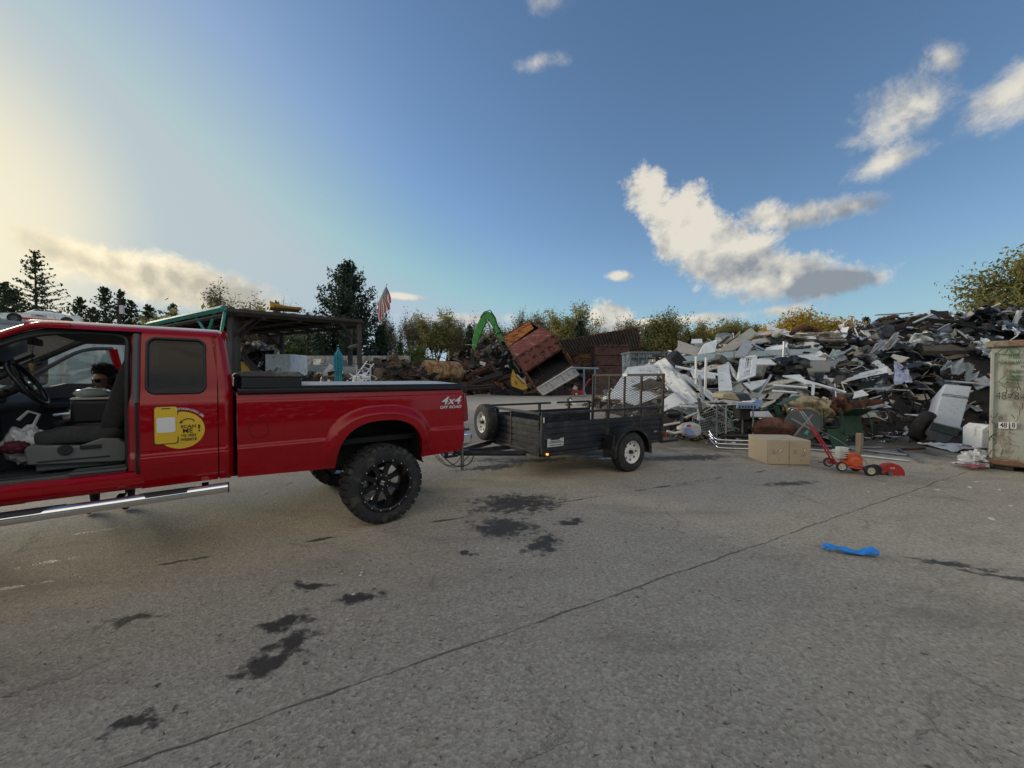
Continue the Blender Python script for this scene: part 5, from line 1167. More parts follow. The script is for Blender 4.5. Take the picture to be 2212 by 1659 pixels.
# loader half hidden at the left post
ld = thing('wheel_loader', 'old yellow wheel loader half hidden beside the left shed post', 'loader', (at(523, 815, 21).x, 21, 0), 20)
b = MB(); b.prism([(-1.2, .9), (1.2, .9), (1.2, 1.7), (.2, 2.5), (-.6, 2.4), (-1.2, 1.7)], -.6, .6); b.build('body', YELMACH, ld, bevel=.05)
b = MB(); b.tube([(.2, -.7, 2.9), (.75, -.75, 2.1), (1.3, -.8, 1.3)], [.14, .2, .14], 6); b.build('arm', mat('dirty_black_arm', (.04, .035, .03), .8, 0, .3), ld)
for x in (-.8, .8):
    b = MB(); b.lathe([(0, -.95), (.3, -.97), (.35, -.9), (.62, -.92), (.70, -.8), (.70, -.62), (0, -.6)], 24, ax='y', M=Matrix.Translation((x, 0, .70))); b.build('wheel', RUBBER, ld)
# white box body, boat on a stand, umbrella, ladder
p = at(620, 763, 25); wb = thing('truck_box', 'plain white box truck body standing on blocks behind the tool box', 'truck body', (p.x, 25, 0), -8)
b = MB(); b.box((0, 0, 2.0), (1.75, 1.6, 2.2)); b.build('box', WHITE, wb, bevel=.02); b = MB()
for x in (-.6, .6): b.box((x, 0, .45), (.4, 1.5, .9))
b.build('blocks', DARKWOOD, wb); b = MB(); b.tube([(-.25, -.83, 1.3), (-.15, -.83, 2.2), (.2, -.83, 2.2), (.35, -.83, 1.3)], .02, 6); b.build('frame_mark', GREYST, wb)
p = at(733, 812, 22); bt = thing('motor_boat', 'small white motor boat with a raked windscreen behind the teal umbrella', 'boat', (p.x, 22, 1.62), 172)
def hull(u, v):
    x = -1.75 + 3.7 * u; wd = .62 * (1 - sstep(u, .55, 1.02) ** 1.3) + .015; kz = .05 + .36 * sstep(u, .6, 1.0)
    t = v * 2 - 1; return (x, wd * math.copysign(abs(t) ** .6, t), kz + (.62 + .10 * u - kz) * abs(t) ** 1.6)
b = MB(); b.slab(hull, 26, 16, .03); b.grid(lambda u, v: (-1.75 + 3.55 * u, (v * 2 - 1) * .60 * (1 - sstep(u, .55, 1.02) ** 1.3), .61 + .09 * u + .08 * sstep(u, .4, .7) * sin(pi * v)), 20, 6)
hb = b.build('hull', mat('white_gelcoat', (.70, .72, .73), .25, 0, .04, 4), bt, smooth=50)
b = MB(); b.tube([hull(i / 30, 0) for i in range(30)], .025, 6); b.tube([hull(i / 30, 1) for i in range(30)], .025, 6); b.build('rub_rail', GREYST, hb)
b = MB()
for s in (-1, 1): b.prism([(-.3, .68), (.75, .72), (.25, 1.05), (-.2, 1.05)], s * .45 - .012, s * .45 + .012)
b.add([(.75, -.42, .72), (.75, .42, .72), (.25, .40, 1.05), (.25, -.40, 1.05), (.77, -.42, .72), (.77, .42, .72), (.27, .40, 1.05), (.27, -.40, 1.05)], [(0, 1, 2, 3), (7, 6, 5, 4), (0, 4, 5, 1), (2, 6, 7, 3)])
b.build('windscreen', mat('boat_glass', (.35, .40, .42), .1, 0, .05, coat=.5), bt)
b = MB(); b.box((-1.85, 0, .5), (.3, .35, .6)); b.build('outboard', BLACK, bt, bevel=.06)
b = MB()
for x in (-1.2, .6): b.tube([(x, -.5, -1.6), (x + .15, 0, .12)], .05, 6); b.tube([(x, .5, -1.6), (x + .15, 0, .12)], .05, 6)
b.build('stand', RUST, bt)
p = at(731, 752, 14); um = thing('patio_umbrella', 'closed teal patio umbrella standing upright behind the bed cover', 'umbrella', (p.x, 14, 0))
b = MB(); b.tube([(0, 0, 0), (0, 0, p.z + .03)], .022, 8); b.lathe([(0, 0), (.25, 0), (.25, .06), (.05, .1), (0, .1)], 20); b.build('pole', GREYST, um)
b = MB(); n = 64
def umb(u, v):
    t = 2 * pi * u; r = .025 + .135 * sstep(v, 0, .25) * (.72 + .28 * cos(8 * t)) * (1 + .12 * sin(3 * t + 4 * v)) * (1 - .25 * sstep(v, .55, .75) * sstep(v, 1.0, .8))
    return (r * cos(t), r * sin(t), p.z - 1.25 * v)
b.grid(umb, n, 24); b.build('canopy', mat('teal_canvas', (.03, .22, .30), .8, 0, .15, 6, bump=.2), um, smooth=60)
b = MB(); b.tube([(.16 * cos(t * pi / 10), .16 * sin(t * pi / 10), p.z - .82) for t in range(20)], .012, 6, closed=True); b.build('strap', TEAL, um)
def ladder(name, label, p, q, wdt, m, n=9, side=V((1, 0, 0))):
    o = thing(name, label, 'ladder', p); L = V(q) - V(p); b = MB()
    for s in (-.5, .5): b.tube([side * wdt * s, side * wdt * s + L], .028, 4)
    b.build('rails', m, o); b = MB()
    for i in range(n): c = L * ((i + .5) / n); b.tube([c - side * wdt / 2, c + side * wdt / 2], .018, 6)
    b.build('rungs', m, o); return o
ladder('ladder', 'white ladder leaning low just right of the teal umbrella', (at(742, 800, 13).x, 13, .9), at(800, 783, 14.5), .4, WHITE, 9, V((.3, .9, -.2)))
ladder('folding_ladder', 'short grey step ladder standing right of the white ladder', (at(782, 800, 13.5).x, 13.5, .6), at(786, 790, 13.9), .5, GREYST, 5)
# rusty tank lying on the scrap
p0, p1 = at(918, 804, 35), at(988, 806, 37.5); tk = thing('steel_tank', 'large rusty tan cylindrical tank lying on its side beyond the truck bed', 'tank', (p0 + p1) / 2)
d = (p1 - p0); L = d.length; MT = d.to_track_quat('Z', 'Y').to_matrix().to_4x4(); r = 1.12
b = MB(); b.lathe([(0, -L / 2 - .35), (.5, -L / 2 - .30), (.9, -L / 2 - .14), (r, -L / 2 + .08), (r, 0), (r, L / 2 - .08), (.9, L / 2 + .14), (.5, L / 2 + .3), (0, L / 2 + .35)], 40, M=MT)
b.build('shell', mat('tan_rusty_tank', (.36, .25, .14), .8, .1, .25, 2, c2=(.20, .085, .03), c2_amt=.50, c2_scale=1.6, bump=.1), tk, smooth=50)
b = MB(); b.lathe([(.0, 0), (.14, 0), (.14, .12), (0, .12)], 14, M=TM((-.9, -1.0, .55), 60, 0, 0)); b.build('flange', RUST, tk)
# green material handler boom
gb = thing('material_handler', 'green crane boom of a scrap handler bent over the far heap', 'crane', at(1060, 815, 45) * 1)
gb.location.z = 0; o0 = V((gb.location.x, 45, 0)); GREEN = mat('handler_green', (.06, .30, .05), .5, 0, .1, 2, c2=(.04, .15, .04), c2_amt=.3)
Z5 = lambda a, c: (973.3 + .216 * a, 601.7 + .216 * c)
def poly5(pts, Y): return [((at(*Z5(*q), Y) - o0).x, (at(*Z5(*q), Y) - o0).z) for q in pts]
b = MB(); b.prism(poly5([(218, 700), (225, 600), (250, 510), (290, 420), (335, 350), (375, 335), (410, 350), (420, 390), (370, 430), (330, 500), (290, 590), (265, 680), (245, 730), (222, 728)], 45), -.35, .35); b.build('stick', GREEN, gb, bevel=.05)
b = MB(); b.prism(poly5([(365, 345), (420, 345), (455, 420), (500, 540), (545, 660), (568, 745), (515, 755), (490, 650), (440, 520), (395, 440), (358, 400)], 45), -.42, .42); b.build('boom', GREEN, gb, bevel=.05)
b = MB(); q = poly5([(360, 400), (410, 530), (440, 560), (500, 700)], 45); b.tube([(x, -.55, z) for x, z in q[:2]], .10, 8); b.tube([(x, -.55, z) for x, z in q[2:]], .07, 8); b.build('hydraulic_ram', STEEL, gb)
b = MB(); q = poly5([(300, 400), (340, 345), (400, 325), (450, 400), (470, 470), (520, 560)], 45); b.tube([V((x, -.5, z)) for x, z in spline([(x, 0, z) for x, z in q], 24) and q], .06, 6); q = poly5([(430, 510), (450, 550), (510, 545)], 45); b.tube([(x, -.52, z) for x, z in q], .05, 6); b.build('hydraulic_hose', BLACK, gb)
b = MB(); b.box((2.2, .8, 1.2), (3.4, 2.6, 2.4)); b.build('machine_body', GREEN, gb, bevel=.1)
# tilted rusty container: two faces of corrugated side over an end that is half open
def corr(mb, a, b_, c, d, n, amp, mi=0, axis='u', t=.05):
    a, b_, c, d = map(V, (a, b_, c, d)); nn = (b_ - a).cross(d - a).normalized()
    def fn(u, v):
        k = u if axis == 'u' else v; s = .5 + .5 * max(-1, min(1, 2.2 * sin(k * n * 2 * pi))); return a.lerp(b_, u).lerp(d.lerp(c, u), v) + nn * amp * s
    mb.slab(fn, n * 6 if axis == 'u' else 4, n * 6 if axis == 'v' else 4, t, mi)
def bar(mb, p, q, r, mi=0): mb.tube([p, q], r, 4, mi)
P1, P2, P3, P4 = [at(*Z5(*q), y) for q, y in (((655, 800), 35.5), ((1040, 570), 36.5), ((1215, 880), 35.5), ((850, 1105), 34.5))]
K1, K2 = at(*Z5(530, 595), 40), at(*Z5(785, 430), 41.5); K4 = P4 + (K1 - P1) * .9; K3 = P3 + (K2 - P2) * .9
hc = thing('tilted_container', 'big rusty container tipped on edge, orange and faded red, with a half open end', 'container', (P4.x, P4.y, 0)); og = V((P4.x, P4.y, 0))
P1, P2, P3, P4, K1, K2, K3, K4 = [q - og for q in (P1, P2, P3, P4, K1, K2, K3, K4)]
m1, m2 = P1.lerp(K1, .52), P2.lerp(K2, .52)
b = MB(); corr(b, P1, P2, m2, m1, 7, .10, 0, 'v'); b.build('red_side', REDRUST, hc, smooth=30)
b = MB(); corr(b, m1 + V((0, 0, .02)), m2.lerp(m1, .22) + V((0, 0, .3)), K2, K1, 7, .12, 0, 'v'); b.build('orange_side', ORANGE, hc, smooth=30)
e1, e2 = P1.lerp(P4, .45), P2.lerp(P3, .42); b = MB(); corr(b, e1, e2, P2, P1, 5, .12, 0, 'u'); b.build('end_panel', mat('dark_red_steel', (.17, .045, .038), .7, .1, .25, 3, c2=(.06, .03, .028), c2_amt=.4), hc, smooth=30)
b = MB()
for (p, q) in ((P1, P2), (P2, P3), (P1, P4), (P4, P3), (e1, e2), (P1, K1), (P2, K2), (P1.lerp(e1, .5), P2.lerp(e2, .5)), (K1, K2)): b.tube([p, q], .16, 4)
b.build('frame', RUST, hc)
b = MB(); 
for quad in ((P3, P2, K2, K3), (P4, P3, K3, K4), (K1, K4, K3, K2), (P4, K4, K1, P1)): corr(b, *quad, 3, .05)
b.build('inner_wall', INSIDE, hc)
def box5(name, label, cat, pts, Y, thick, m, group=None, skew=0):
    c = at(*Z5(*pts[0]), Y); o = thing(name, label, cat, (c.x, Y, 0)); return o, [((at(*Z5(*q), Y).x - c.x), at(*Z5(*q), Y).z) for q in pts]
# grey truck bed side, yellow attachment, bent beams
o, q = box5('truck_bed_sheet', 'pale grey steel truck bed side with three recessed panels leaning on the container', 'tailgate', [(865, 1100), (925, 1165), (1280, 960), (1215, 885)], 32.5, .2, GREYST)
o.location.z = 0; b = MB(); b.prism(q, -.02, .20); b.build('sheet', GREYST, o, bevel=.02)
b = MB(); a_, b1, c_, d_ = [V((x, -.06, z)) for x, z in q]
for k in (0, .34, .67, 1): b.tube([a_.lerp(d_, k), b1.lerp(c_, k)], .075, 4)
b.tube([a_, d_], .08, 4); b.tube([b1, c_], .08, 4); b.build('ribs', mat('pale_grey_rib', (.5, .5, .49), .5, .2, .1, 3), o)
o, q = box5('loader_attachment', 'yellow machine attachment standing under the tilted container', 'machine part', [(600, 980), (625, 905), (650, 960), (660, 985), (740, 1000), (770, 1100), (720, 1115), (610, 1075)], 33, .5, YELMACH)
b = MB(); b.prism(q, -.4, .4); b.build('plate', YELMACH, o, bevel=.04); b = MB(); b.tube([(q[1][0] + .3, -.5, q[1][1] - .5), (q[5][0] - .3, -.5, q[5][1] + .5)], .09, 8); b.build('pin', STEEL, o)
BEAM = [((400, 870), (500, 990), (640, 1125), 36), ((170, 1000), (270, 940), (390, 890), 35), ((165, 1075), (330, 1020), (520, 960), 34), ((420, 1000), (470, 1060), (540, 1110), 34), ((250, 1060), (420, 1040), (600, 985), 35), ((1130, 720), (1180, 800), (1230, 890), 36), ((180, 1105), (300, 1100), (430, 1085), 33)]
for i, (a, c, d, Y) in enumerate(BEAM):
    pts = spline([at(*Z5(*a), Y), at(*Z5(*c), Y - .3), at(*Z5(*d), Y - .6)], 10); o = pts[0].copy(); b = MB(); b.tube([q - o for q in pts], .22 if i < 5 else .15, 4)
    b.tube([q - o + V((0, 0, .20)) for q in pts], .12, 4); tag(b.build('steel_beam', RUST if i % 2 else DARKWOOD, loc=o), ['bent brown steel beam curving down to the yellow attachment', 'dark beam angled up beside the rusty tank', 'long dark beam lying low left of the yellow attachment', 'short broken beam left of the yellow attachment', 'beam propped between the far heap and the yellow attachment', 'beam hanging from the right side of the tilted container', 'lowest dark beam lying on the ground at the far heap'][i], 'beam', 'steel beams by the far heap')
# corrugated container tipped behind, brown container, blue ribbed bin, bale
o, q = box5('corrugated_container', 'dark burnt corrugated container lying tilted on the far scrap', 'container', [(1100, 625), (1200, 770), (1905, 700), (1855, 500)], 39, 2.4, RUST)
b = MB(); a_, b1, c_, d_ = [V((x, 0, z)) for x, z in q]; k_ = V((0, 2.4, .3)); BURNT = mat('burnt_steel', (.055, .042, .036), .85, .1, .4, 2, c2=(.20, .13, .09), c2_amt=.30, c2_scale=1.2, stretch=(1, 1, .4))
corr(b, b1, c_, d_, a_, 26, .16); b.build('side', BURNT, o, smooth=30); b = MB(); corr(b, c_, c_ + k_, d_ + k_, d_, 8, .14); b.build('end', BURNT, o, smooth=30); b = MB(); b.tube([a_, d_], .12, 4); b.tube([d_, c_], .12, 4); b.tube([c_, b1], .14, 4); b.tube([a_.lerp(b1, .35), d_.lerp(c_, .35)], .07, 4); b.build('frame', RUST, o)
b = MB(); corr(b, b1 + k_, c_ + k_, d_ + k_, a_ + k_, 26, .1); b.build('far_side', INSIDE, o)
o, q = box5('brown_container', 'dark brown plank sided container standing behind the trailer gate', 'container', [(1440, 945), (1790, 945), (1790, 745), (1440, 735)], 36, 2.4, RUST); x0, x1 = q[0][0], q[1][0]
b = MB(); 
for k in range(5): b.box(((x0 + x1) / 2, 1.2, .45 + k * .92), (x1 - x0, 2.4, .88))
b.build('side', mat('brown_steel', (.075, .036, .030), .75, .1, .2, 2, c2=(.03, .02, .02), c2_amt=.35), o, bevel=.03)
b = MB(); b.box(((x0 + x1) / 2, 1.2, 4.62), (x1 - x0 + .1, 2.5, .14)); b.build('top_rail', RUST, o)
o, q = box5('ribbed_bin', 'blue grey ribbed steel bin with torn lining left of the white panels', 'skip', [(1795, 935), (2190, 935), (2190, 740), (1800, 735)], 27, 2.2, GREYST); x0, x1 = q[0][0], q[1][0]; zt = q[2][1]
b = MB(); b.box(((x0 + x1) / 2, 1.0, zt / 2), (x1 - x0, 2.0, zt)); b.build('lining', mat('torn_blue_lining', (.20, .27, .33), .6, 0, .2, 3, c2=(.08, .10, .12), c2_amt=.45, c2_scale=2.5, bump=.6, bscale=5), o)
b = MB()
for k in range(6): b.box((x0 + (x1 - x0) * k / 5, -.05, zt / 2), (.10, .12, zt))
for k in range(5): b.box(((x0 + x1) / 2, -.05, zt * (k + .5) / 5), (x1 - x0, .10, .09))
b.box(((x0 + x1) / 2, 1.0, zt), (x1 - x0 + .15, 2.15, .14)); b.build('ribs', mat('blue_grey_rib', (.16, .19, .20), .6, .2, .2, 3, c2=(.14, .08, .05), c2_amt=.35), o)
o, q = box5('scrap_bale', 'rusty brown bale of baled metal between the two far containers', 'bale', [(1290, 900), (1430, 900), (1430, 740), (1300, 750)], 37, 2, RUST)
b = MB(); b.lathe([(0, 0), (3.0, 0), (3.1, .5), (2.95, 2.2), (3.1, 3.6), (2.8, 3.95), (0, 4.0)], 40, M=Matrix.Translation((3.0, 2.9, .0))); b.build('coil', mat('bale_rust', (.17, .085, .035), .9, .1, .4, 2, c2=(.05, .03, .02), c2_amt=.5, c2_scale=2, stretch=(1, 1, 4), bump=.8, bscale=6), o)
o, q = box5('pipe_rack', 'blue grey pipe rack standing behind the trailer gate', 'rack', [(1230, 895), (1480, 900), (1335, 1090)], 32, .1, STEEL)
b = MB(); b.tube([(q[0][0], 0, q[0][1]), (q[1][0], 0, q[1][1])], .09, 8); 
for x in (q[2][0], q[1][0] - .3): b.tube([(x, 0, 0), (x, 0, q[0][1])], .07, 8)
b.build('rails', mat('blue_pipe', (.16, .26, .34), .5, .2, .2), o)
# red tiller beyond the trailer
mo = thing('red_tiller', 'small red garden tiller with white engine parked beyond the trailer gate', 'garden machine', gnd(1250, 856), 0)
b = MB(); b.prism([(-.72, .22), (-.60, .42), (-.2, .50), (.15, .44), (.55, .40), (.62, .22), (.2, .12), (-.5, .14)], -.28, .28); b.build('deck', mat('tiller_red', (.42, .015, .02), .4, 0, .1, 5, coat=.5), mo, bevel=.05)
b = MB(); b.box((-.3, 0, .66), (.42, .36, .30)); b.lathe([(0, 0), (.16, 0), (.16, .12), (0, .16)], 16, M=Matrix.Translation((-.3, 0, .8))); b.build('engine', mat('engine_white', (.6, .6, .6), .4, .2, .2, 10, c2=(.05, .05, .05), c2_amt=.4), mo, bevel=.03)
b = MB()
for y in (-.18, .18): b.tube(spline([(.2, y, .4), (.55, y, .9), (.95, y, 1.45), (1.1, y, 1.5)], 12), .035, 8)
b.build('handles', mat('tiller_red', ()), mo)
for x, r in ((-.25, .20), (.52, .15)):
    b = MB(); b.lathe([(0, -.36), (.1, -.37), (r * .7, -.36), (r, -.34), (r, -.26), (0, -.25)], 20, ax='y', M=Matrix.Translation((x, 0, r))); w1 = b.build('wheel', RUBBER, mo); b = MB(); b.lathe([(0, -.375), (r * .6, -.375), (r * .6, -.36)], 16, ax='y', M=Matrix.Translation((x, 0, r))); b.build('rim', mat('cream_rim', (.55, .5, .4), .5, 0, .1), w1)
# ------------------------------------------------------------------ scrap heaps
HM = [mat('scrap_dark', (.022, .022, .024), .7, .2, .4, 4), mat('scrap_rust', (.085, .045, .028), .85, .1, .4, 4), mat('scrap_white', (.78, .78, .76), .5, 0, .15, 4, c2=(.35, .32, .27), c2_amt=.32),
      mat('scrap_grey', (.26, .27, .28), .45, .4, .2, 4), mat('scrap_brown', (.13, .10, .075), .9, 0, .3, 4), mat('scrap_silver', (.62, .63, .65), .3, .7, .15, 6), mat('scrap_cream', (.50, .45, .34), .7, 0, .2, 4), mat('scrap_blue', (.10, .15, .24), .6, .1, .3, 4), mat('scrap_green', (.03, .07, .045), .6, .1, .3, 4), mat('scrap_mound', (.016, .015, .015), .9, 0, .3, 3, bump=.6, bscale=8, c2=(.05, .032, .022), c2_amt=.4)]
def bit(mb, p, s, rr, pal, M0=None):
    'one piece of loose scrap of size s about p'
    mi = rr.choice(pal); k = rr.random(); M = Matrix.Translation(p) @ rotm(rr.gauss(0, 35), rr.gauss(0, 35), rr.uniform(0, 360))
    if k < .34:      # bent sheet
        a, c, q = rr.uniform(.4, 1.3) * s, rr.uniform(.2, .7) * s, rr.uniform(-.35, .35) * s; w2 = rr.uniform(-.2, .2) * s
        mb.slab(lambda u, v: ((u - .5) * a, (v - .5) * c, q * (u - .5) ** 2 * 2 + w2 * (v - .5) * (u - .3) + (q * .4 if u > .6 else 0)), 4, 2, .006 + .01 * s, mi, M)
    elif k < .52:    # pipe or bar, maybe bent
        L = rr.uniform(.6, 2.0) * s; r = rr.uniform(.010, .028) * (.6 + .6 * s); b_ = rr.gauss(0, .18) * L
        mb.tube([(-L / 2, 0, 0), (-L * .15, b_ * .8, 0), (L * .2, b_, b_ * .3), (L / 2, 0, 0)], r, 4 if rr.random() < .5 else 6, mi, M)
    elif k < .66:    # box section / block
        mb.box((0, 0, 0), (rr.uniform(.3, 1.2) * s, rr.uniform(.1, .4) * s, rr.uniform(.05, .3) * s), mi, M, rr.uniform(.8, 1))
    elif k < .80:    # crumpled lump
        r = rr.uniform(.18, .4) * s; mb.ball((0, 0, 0), (r * 1.4, r, r * .6), 9, 6, mi, M, jag=.9, sd=rr.uniform(0, 50))
    elif k < .90:    # channel
        L, wd = rr.uniform(.6, 1.7) * s, rr.uniform(.06, .14) * s + .02
        mb.slab(lambda u, v: ((u - .5) * L, (-.5, -.48, .48, .5)[int(round(v * 3))] * wd, (.5, 0, 0, .5)[int(round(v * 3))] * wd), 2, 3, .006, mi, M)
    else:            # wire loop / hose
        r = rr.uniform(.15, .45) * s; mb.tube([(r * cos(t), r * sin(t) * 1.3, .12 * s * sin(2 * t + 1)) for t in [i * .55 for i in range(rr.randint(6, 11))]], .009 + .008 * s, 4, mi, M)
def heap_from(name, zfn, x0, x1, y0, y1, nx, ny, n, sizes, pal, seed, palfn=None, lift=.0):
    rr = random.Random(seed); b = MB()
    def zz(x, y): return zfn(x, y)
    b.grid(lambda u, v: (x0 + (x1 - x0) * u, y0 + (y1 - y0) * v, zz(x0 + (x1 - x0) * u, y0 + (y1 - y0) * v)), nx, ny, 0)
    b.m = [9] * len(b.f)
    k = 0
    while k < n:
        x, y = rr.uniform(x0, x1), rr.uniform(y0, y1); z = zz(x, y)
        if z < -.02: continue
        k += 1; s = rr.choice(sizes) * rr.uniform(.7, 1.3); bit(b, V((x, y, z + rr.uniform(-.05, .16) * s + lift)), s, rr, palfn(x, y, rr) if palfn else pal)
    o = b.build(name, HM, smooth=40); tag(o, kind='stuff'); return o
CREST = [(3.0, -.6), (4.4, -.25), (5.0, .8), (6.0, 1.7), (7.5, 2.65), (9, 3.0), (11, 3.05), (13, 3.05), (14.3, 3.3), (15.5, 3.85), (17.5, 4.05), (20, 4.1), (26, 4.2)]
FRONT = [(3, 11.2), (4.6, 10.6), (6, 10.3), (8, 10.3), (10, 10.7), (12, 11.6), (14, 12.0), (16, 11.2), (20, 10.2), (26, 10)]
def nz(x, y, f, s=0): return noise.noise(V((x * f, y * f, s)))
def heap_z(x, y):
    f = interp(x, FRONT); c = interp(x, CREST); d = (y - f) / (15.5 - f)
    if d < 0: return -.15 + .1 * nz(x, y, .9) + d
    prof = sstep(d, -.12, 1.05) ** .85 if d < 1 else 1 - .9 * sstep(y, 18.5, 24)
    return c * prof * (1 + .0) + .26 * nz(x, y, .8, 1) * min(1, d * 3) + .20 * nz(x, y, 2.1, 2) * min(1, d * 3)
def heap_pal(x, y, rr):
    f = (y - interp(x, FRONT)) / 5
    if x < 11.5: return (0, 0, 1, 2, 2, 3, 3, 5, 6, 4, 2) if f > .1 else (0, 0, 0, 1, 3, 4, 2, 8, 1)
    if x < 15: return (0, 0, 0, 0, 1, 3, 2, 2, 2, 5, 5, 4)
    return (0, 0, 0, 1, 3, 3, 4, 5, 5, 5, 2, 2, 2, 2, 7, 6)
heap_from('scrap_heap', heap_z, 3.2, 26, 9.6, 23.5, 150, 80, 5600, (.12, .18, .25, .35, .5, .7), None, 101, heap_pal)
# fringe of small litter at its foot
def foot_z(x, y): return .012
rr = random.Random(9); b = MB()
for i in range(620):
    x = rr.uniform(4.2, 15.5); y = interp(x, FRONT) - abs(rr.gauss(0, .55)) + .25; s = rr.choice((.06, .09, .13, .2, .3)); bit(b, V((x, y, .01 + .12 * s)), s, rr, (0, 0, 1, 1, 4, 3, 2, 8))
tag(b.build('litter', HM, smooth=40), kind='stuff')
# far heaps behind the truck, under the crane and along the fence line
def hump(cx, cy, rx, ry, h): return lambda x, y: h * max(0, 1 - ((x - cx) / rx) ** 2 - ((y - cy) / ry) ** 2) ** .8 - .05
def union(*fs, rough=.5, sd=0): return lambda x, y: (lambda z: z + rough * nz(x, y, .55, sd) * min(1, max(0, z)))(max(f(x, y) for f in fs))
cX = at(1068, 815, 44).x
heap_from('far_scrap_heap', union(hump(cX - .3, 44, 3.4, 5, 5.9), hump(cX - 2.8, 42, 4, 5, 4.0), hump(cX - 5.0, 40, 3, 3, 2.4), hump(cX + 3.5, 42, 3.5, 4, 3.4)), cX - 8.5, cX + 7, 36, 49, 60, 50, 1500, (.5, .8, 1.1, 1.5), (0, 0, 1, 1, 1, 3, 4, 4, 2), 103)
heap_from('tangled_wire_heap', union(hump(at(850, 815, 33).x, 33, 4.3, 4, 3.0), hump(at(955, 815, 36).x, 36.5, 3, 2.6, 1.4), hump(at(800, 815, 30).x, 30, 2.5, 2.2, 2.0)), -16, -3.5, 28, 39, 50, 40, 900, (.6, .9, 1.2), (0, 1, 1, 1, 4, 4, 0), 104)
heap_from('panel_heap', union(hump(at(556, 815, 26).x, 26, 3.0, 3.5, 3.6), hump(at(655, 815, 28).x, 28, 2.2, 2.5, 2.6), rough=.35), -21, -12, 22, 31, 44, 40, 520, (.6, .9, 1.3), (4, 6, 6, 2, 3, 0, 4, 2), 105)
heap_from('low_scrap_berm', union(hump(at(700, 815, 20).x, 20, 5.5, 1.6, 1.75), hump(at(790, 815, 18).x, 18, 3.0, 1.2, 1.5), rough=.4), -16, -4, 16, 22.5, 50, 28, 520, (.3, .5, .8), (0, 0, 1, 4, 3, 2), 106)
heap_from('heap_below_container', union(hump(at(1150, 815, 38).x, 38, 4.2, 4, 1.7), hump(at(1270, 815, 39).x, 39.5, 6, 3, 3.2), hump(at(1360, 815, 41).x, 41, 7, 3, 4.2), rough=.5), -3, 22, 33, 46, 60, 40, 900, (.5, .8, 1.1), (0, 0, 0, 1, 1, 3, 4), 107)

# ---- pieces lying on the near heap: prototypes, then copies
def proto_mesh(fn): b = MB(); fn(b); return b
def panel_door(b, L=2.0, W=.85, n=4):
    b.box((0, 0, 0), (L, W, .045))
    for i in range(n):
        for j in range(2):
            x = -L / 2 + L * (i + .5) / n; y = -W / 4 + j * W / 2
            for dx, dy, sx, sy in ((0, W * .19, L / n * .8, .02), (0, -W * .19, L / n * .8, .02), (L / n * .38, 0, .02, W * .38), (-L / n * .38, 0, .02, W * .38)): b.box((x + dx, y + dy, .026), (sx, sy, .012))
def siding(L, W, bend, ribs=9):
    def f(b): b.slab(lambda u, v: ((u - .5) * L, (v - .5) * W, bend * (u - .5) ** 2 * 4 * L * .25 + .015 * (1 if int(v * ribs * 2) % 2 else 0) + .05 * bend * sin(7 * u + 3 * v)), 16, ribs * 4, .008)
    return f
def crumpled(L, W, h, sd, n=20): return lambda b: b.slab(lambda u, v: ((u - .5) * L, (v - .5) * W, h * (noise.noise(V((u * 2.6, v * 2.2, sd))) + .5 * noise.noise(V((u * 6, v * 6, sd + 9))))), n, n, .012)
def rect_frame(L, W, bars=0):
    def f(b):
        for s in (-1, 1): b.box((0, s * W / 2, 0), (L, .06, .05)); b.box((s * L / 2, 0, 0), (.06, W - .06, .05))
        for i in range(bars): b.box((-L / 2 + L * (i + 1) / (bars + 1), 0, 0), (.03, W - .06, .03))
    return f
def pipe(L, r, bend=0.): return lambda b: b.tube(spline([(-L / 2, 0, 0), (-L / 6, bend, 0), (L / 6, bend, bend * .3), (L / 2, 0, 0)], 14) if bend else [(-L / 2, 0, 0), (L / 2, 0, 0)], r, 8)
def plank(L, W, T_): return lambda b: b.slab(lambda u, v: ((u - .5) * L, (v - .5) * W, .03 * L * (u - .5) ** 2), 8, 2, T_)
def gutter(L, W): return lambda b: b.slab(lambda u, v: ((u - .5) * L, W * .5 * cos(pi * v), W * .5 * sin(pi * v)), 10, 8, .008)
def boxy(L, W, H):
    def f(b):
        b.slab(lambda u, v: ((u - .5) * L, (v - .5) * W, H / 2 + .02 * sin(9 * u) * sin(7 * v)), 8, 6, .01)
        for s in (-1, 1): b.box((0, s * W / 2, 0), (L, .015, H)); b.box((s * L / 2, 0, 0), (.015, W - .02, H))
    return f
GALV = mat('galvanised', (.42, .44, .46), .35, .7, .15, 6, objvar=.2)
PALEGRN = mat('pale_green_panel', (.40, .46, .43), .5, 0, .08, 3, c2=(.28, .30, .28), c2_amt=.3)
CREAM = mat('cream_siding', (.55, .50, .40), .6, 0, .1, 3, c2=(.35, .30, .22), c2_amt=.35, objvar=.15)
OFFW = mat('offwhite_panel', (.78, .78, .75), .45, 0, .08, 3, c2=(.36, .34, .30), c2_amt=.36, objvar=.2)
DKPL = mat('dark_sheet', (.03, .031, .034), .5, .1, .3, 4, objvar=.4)
BRD = mat('old_board', (.12, .095, .07), .9, 0, .3, 4, objvar=.3)
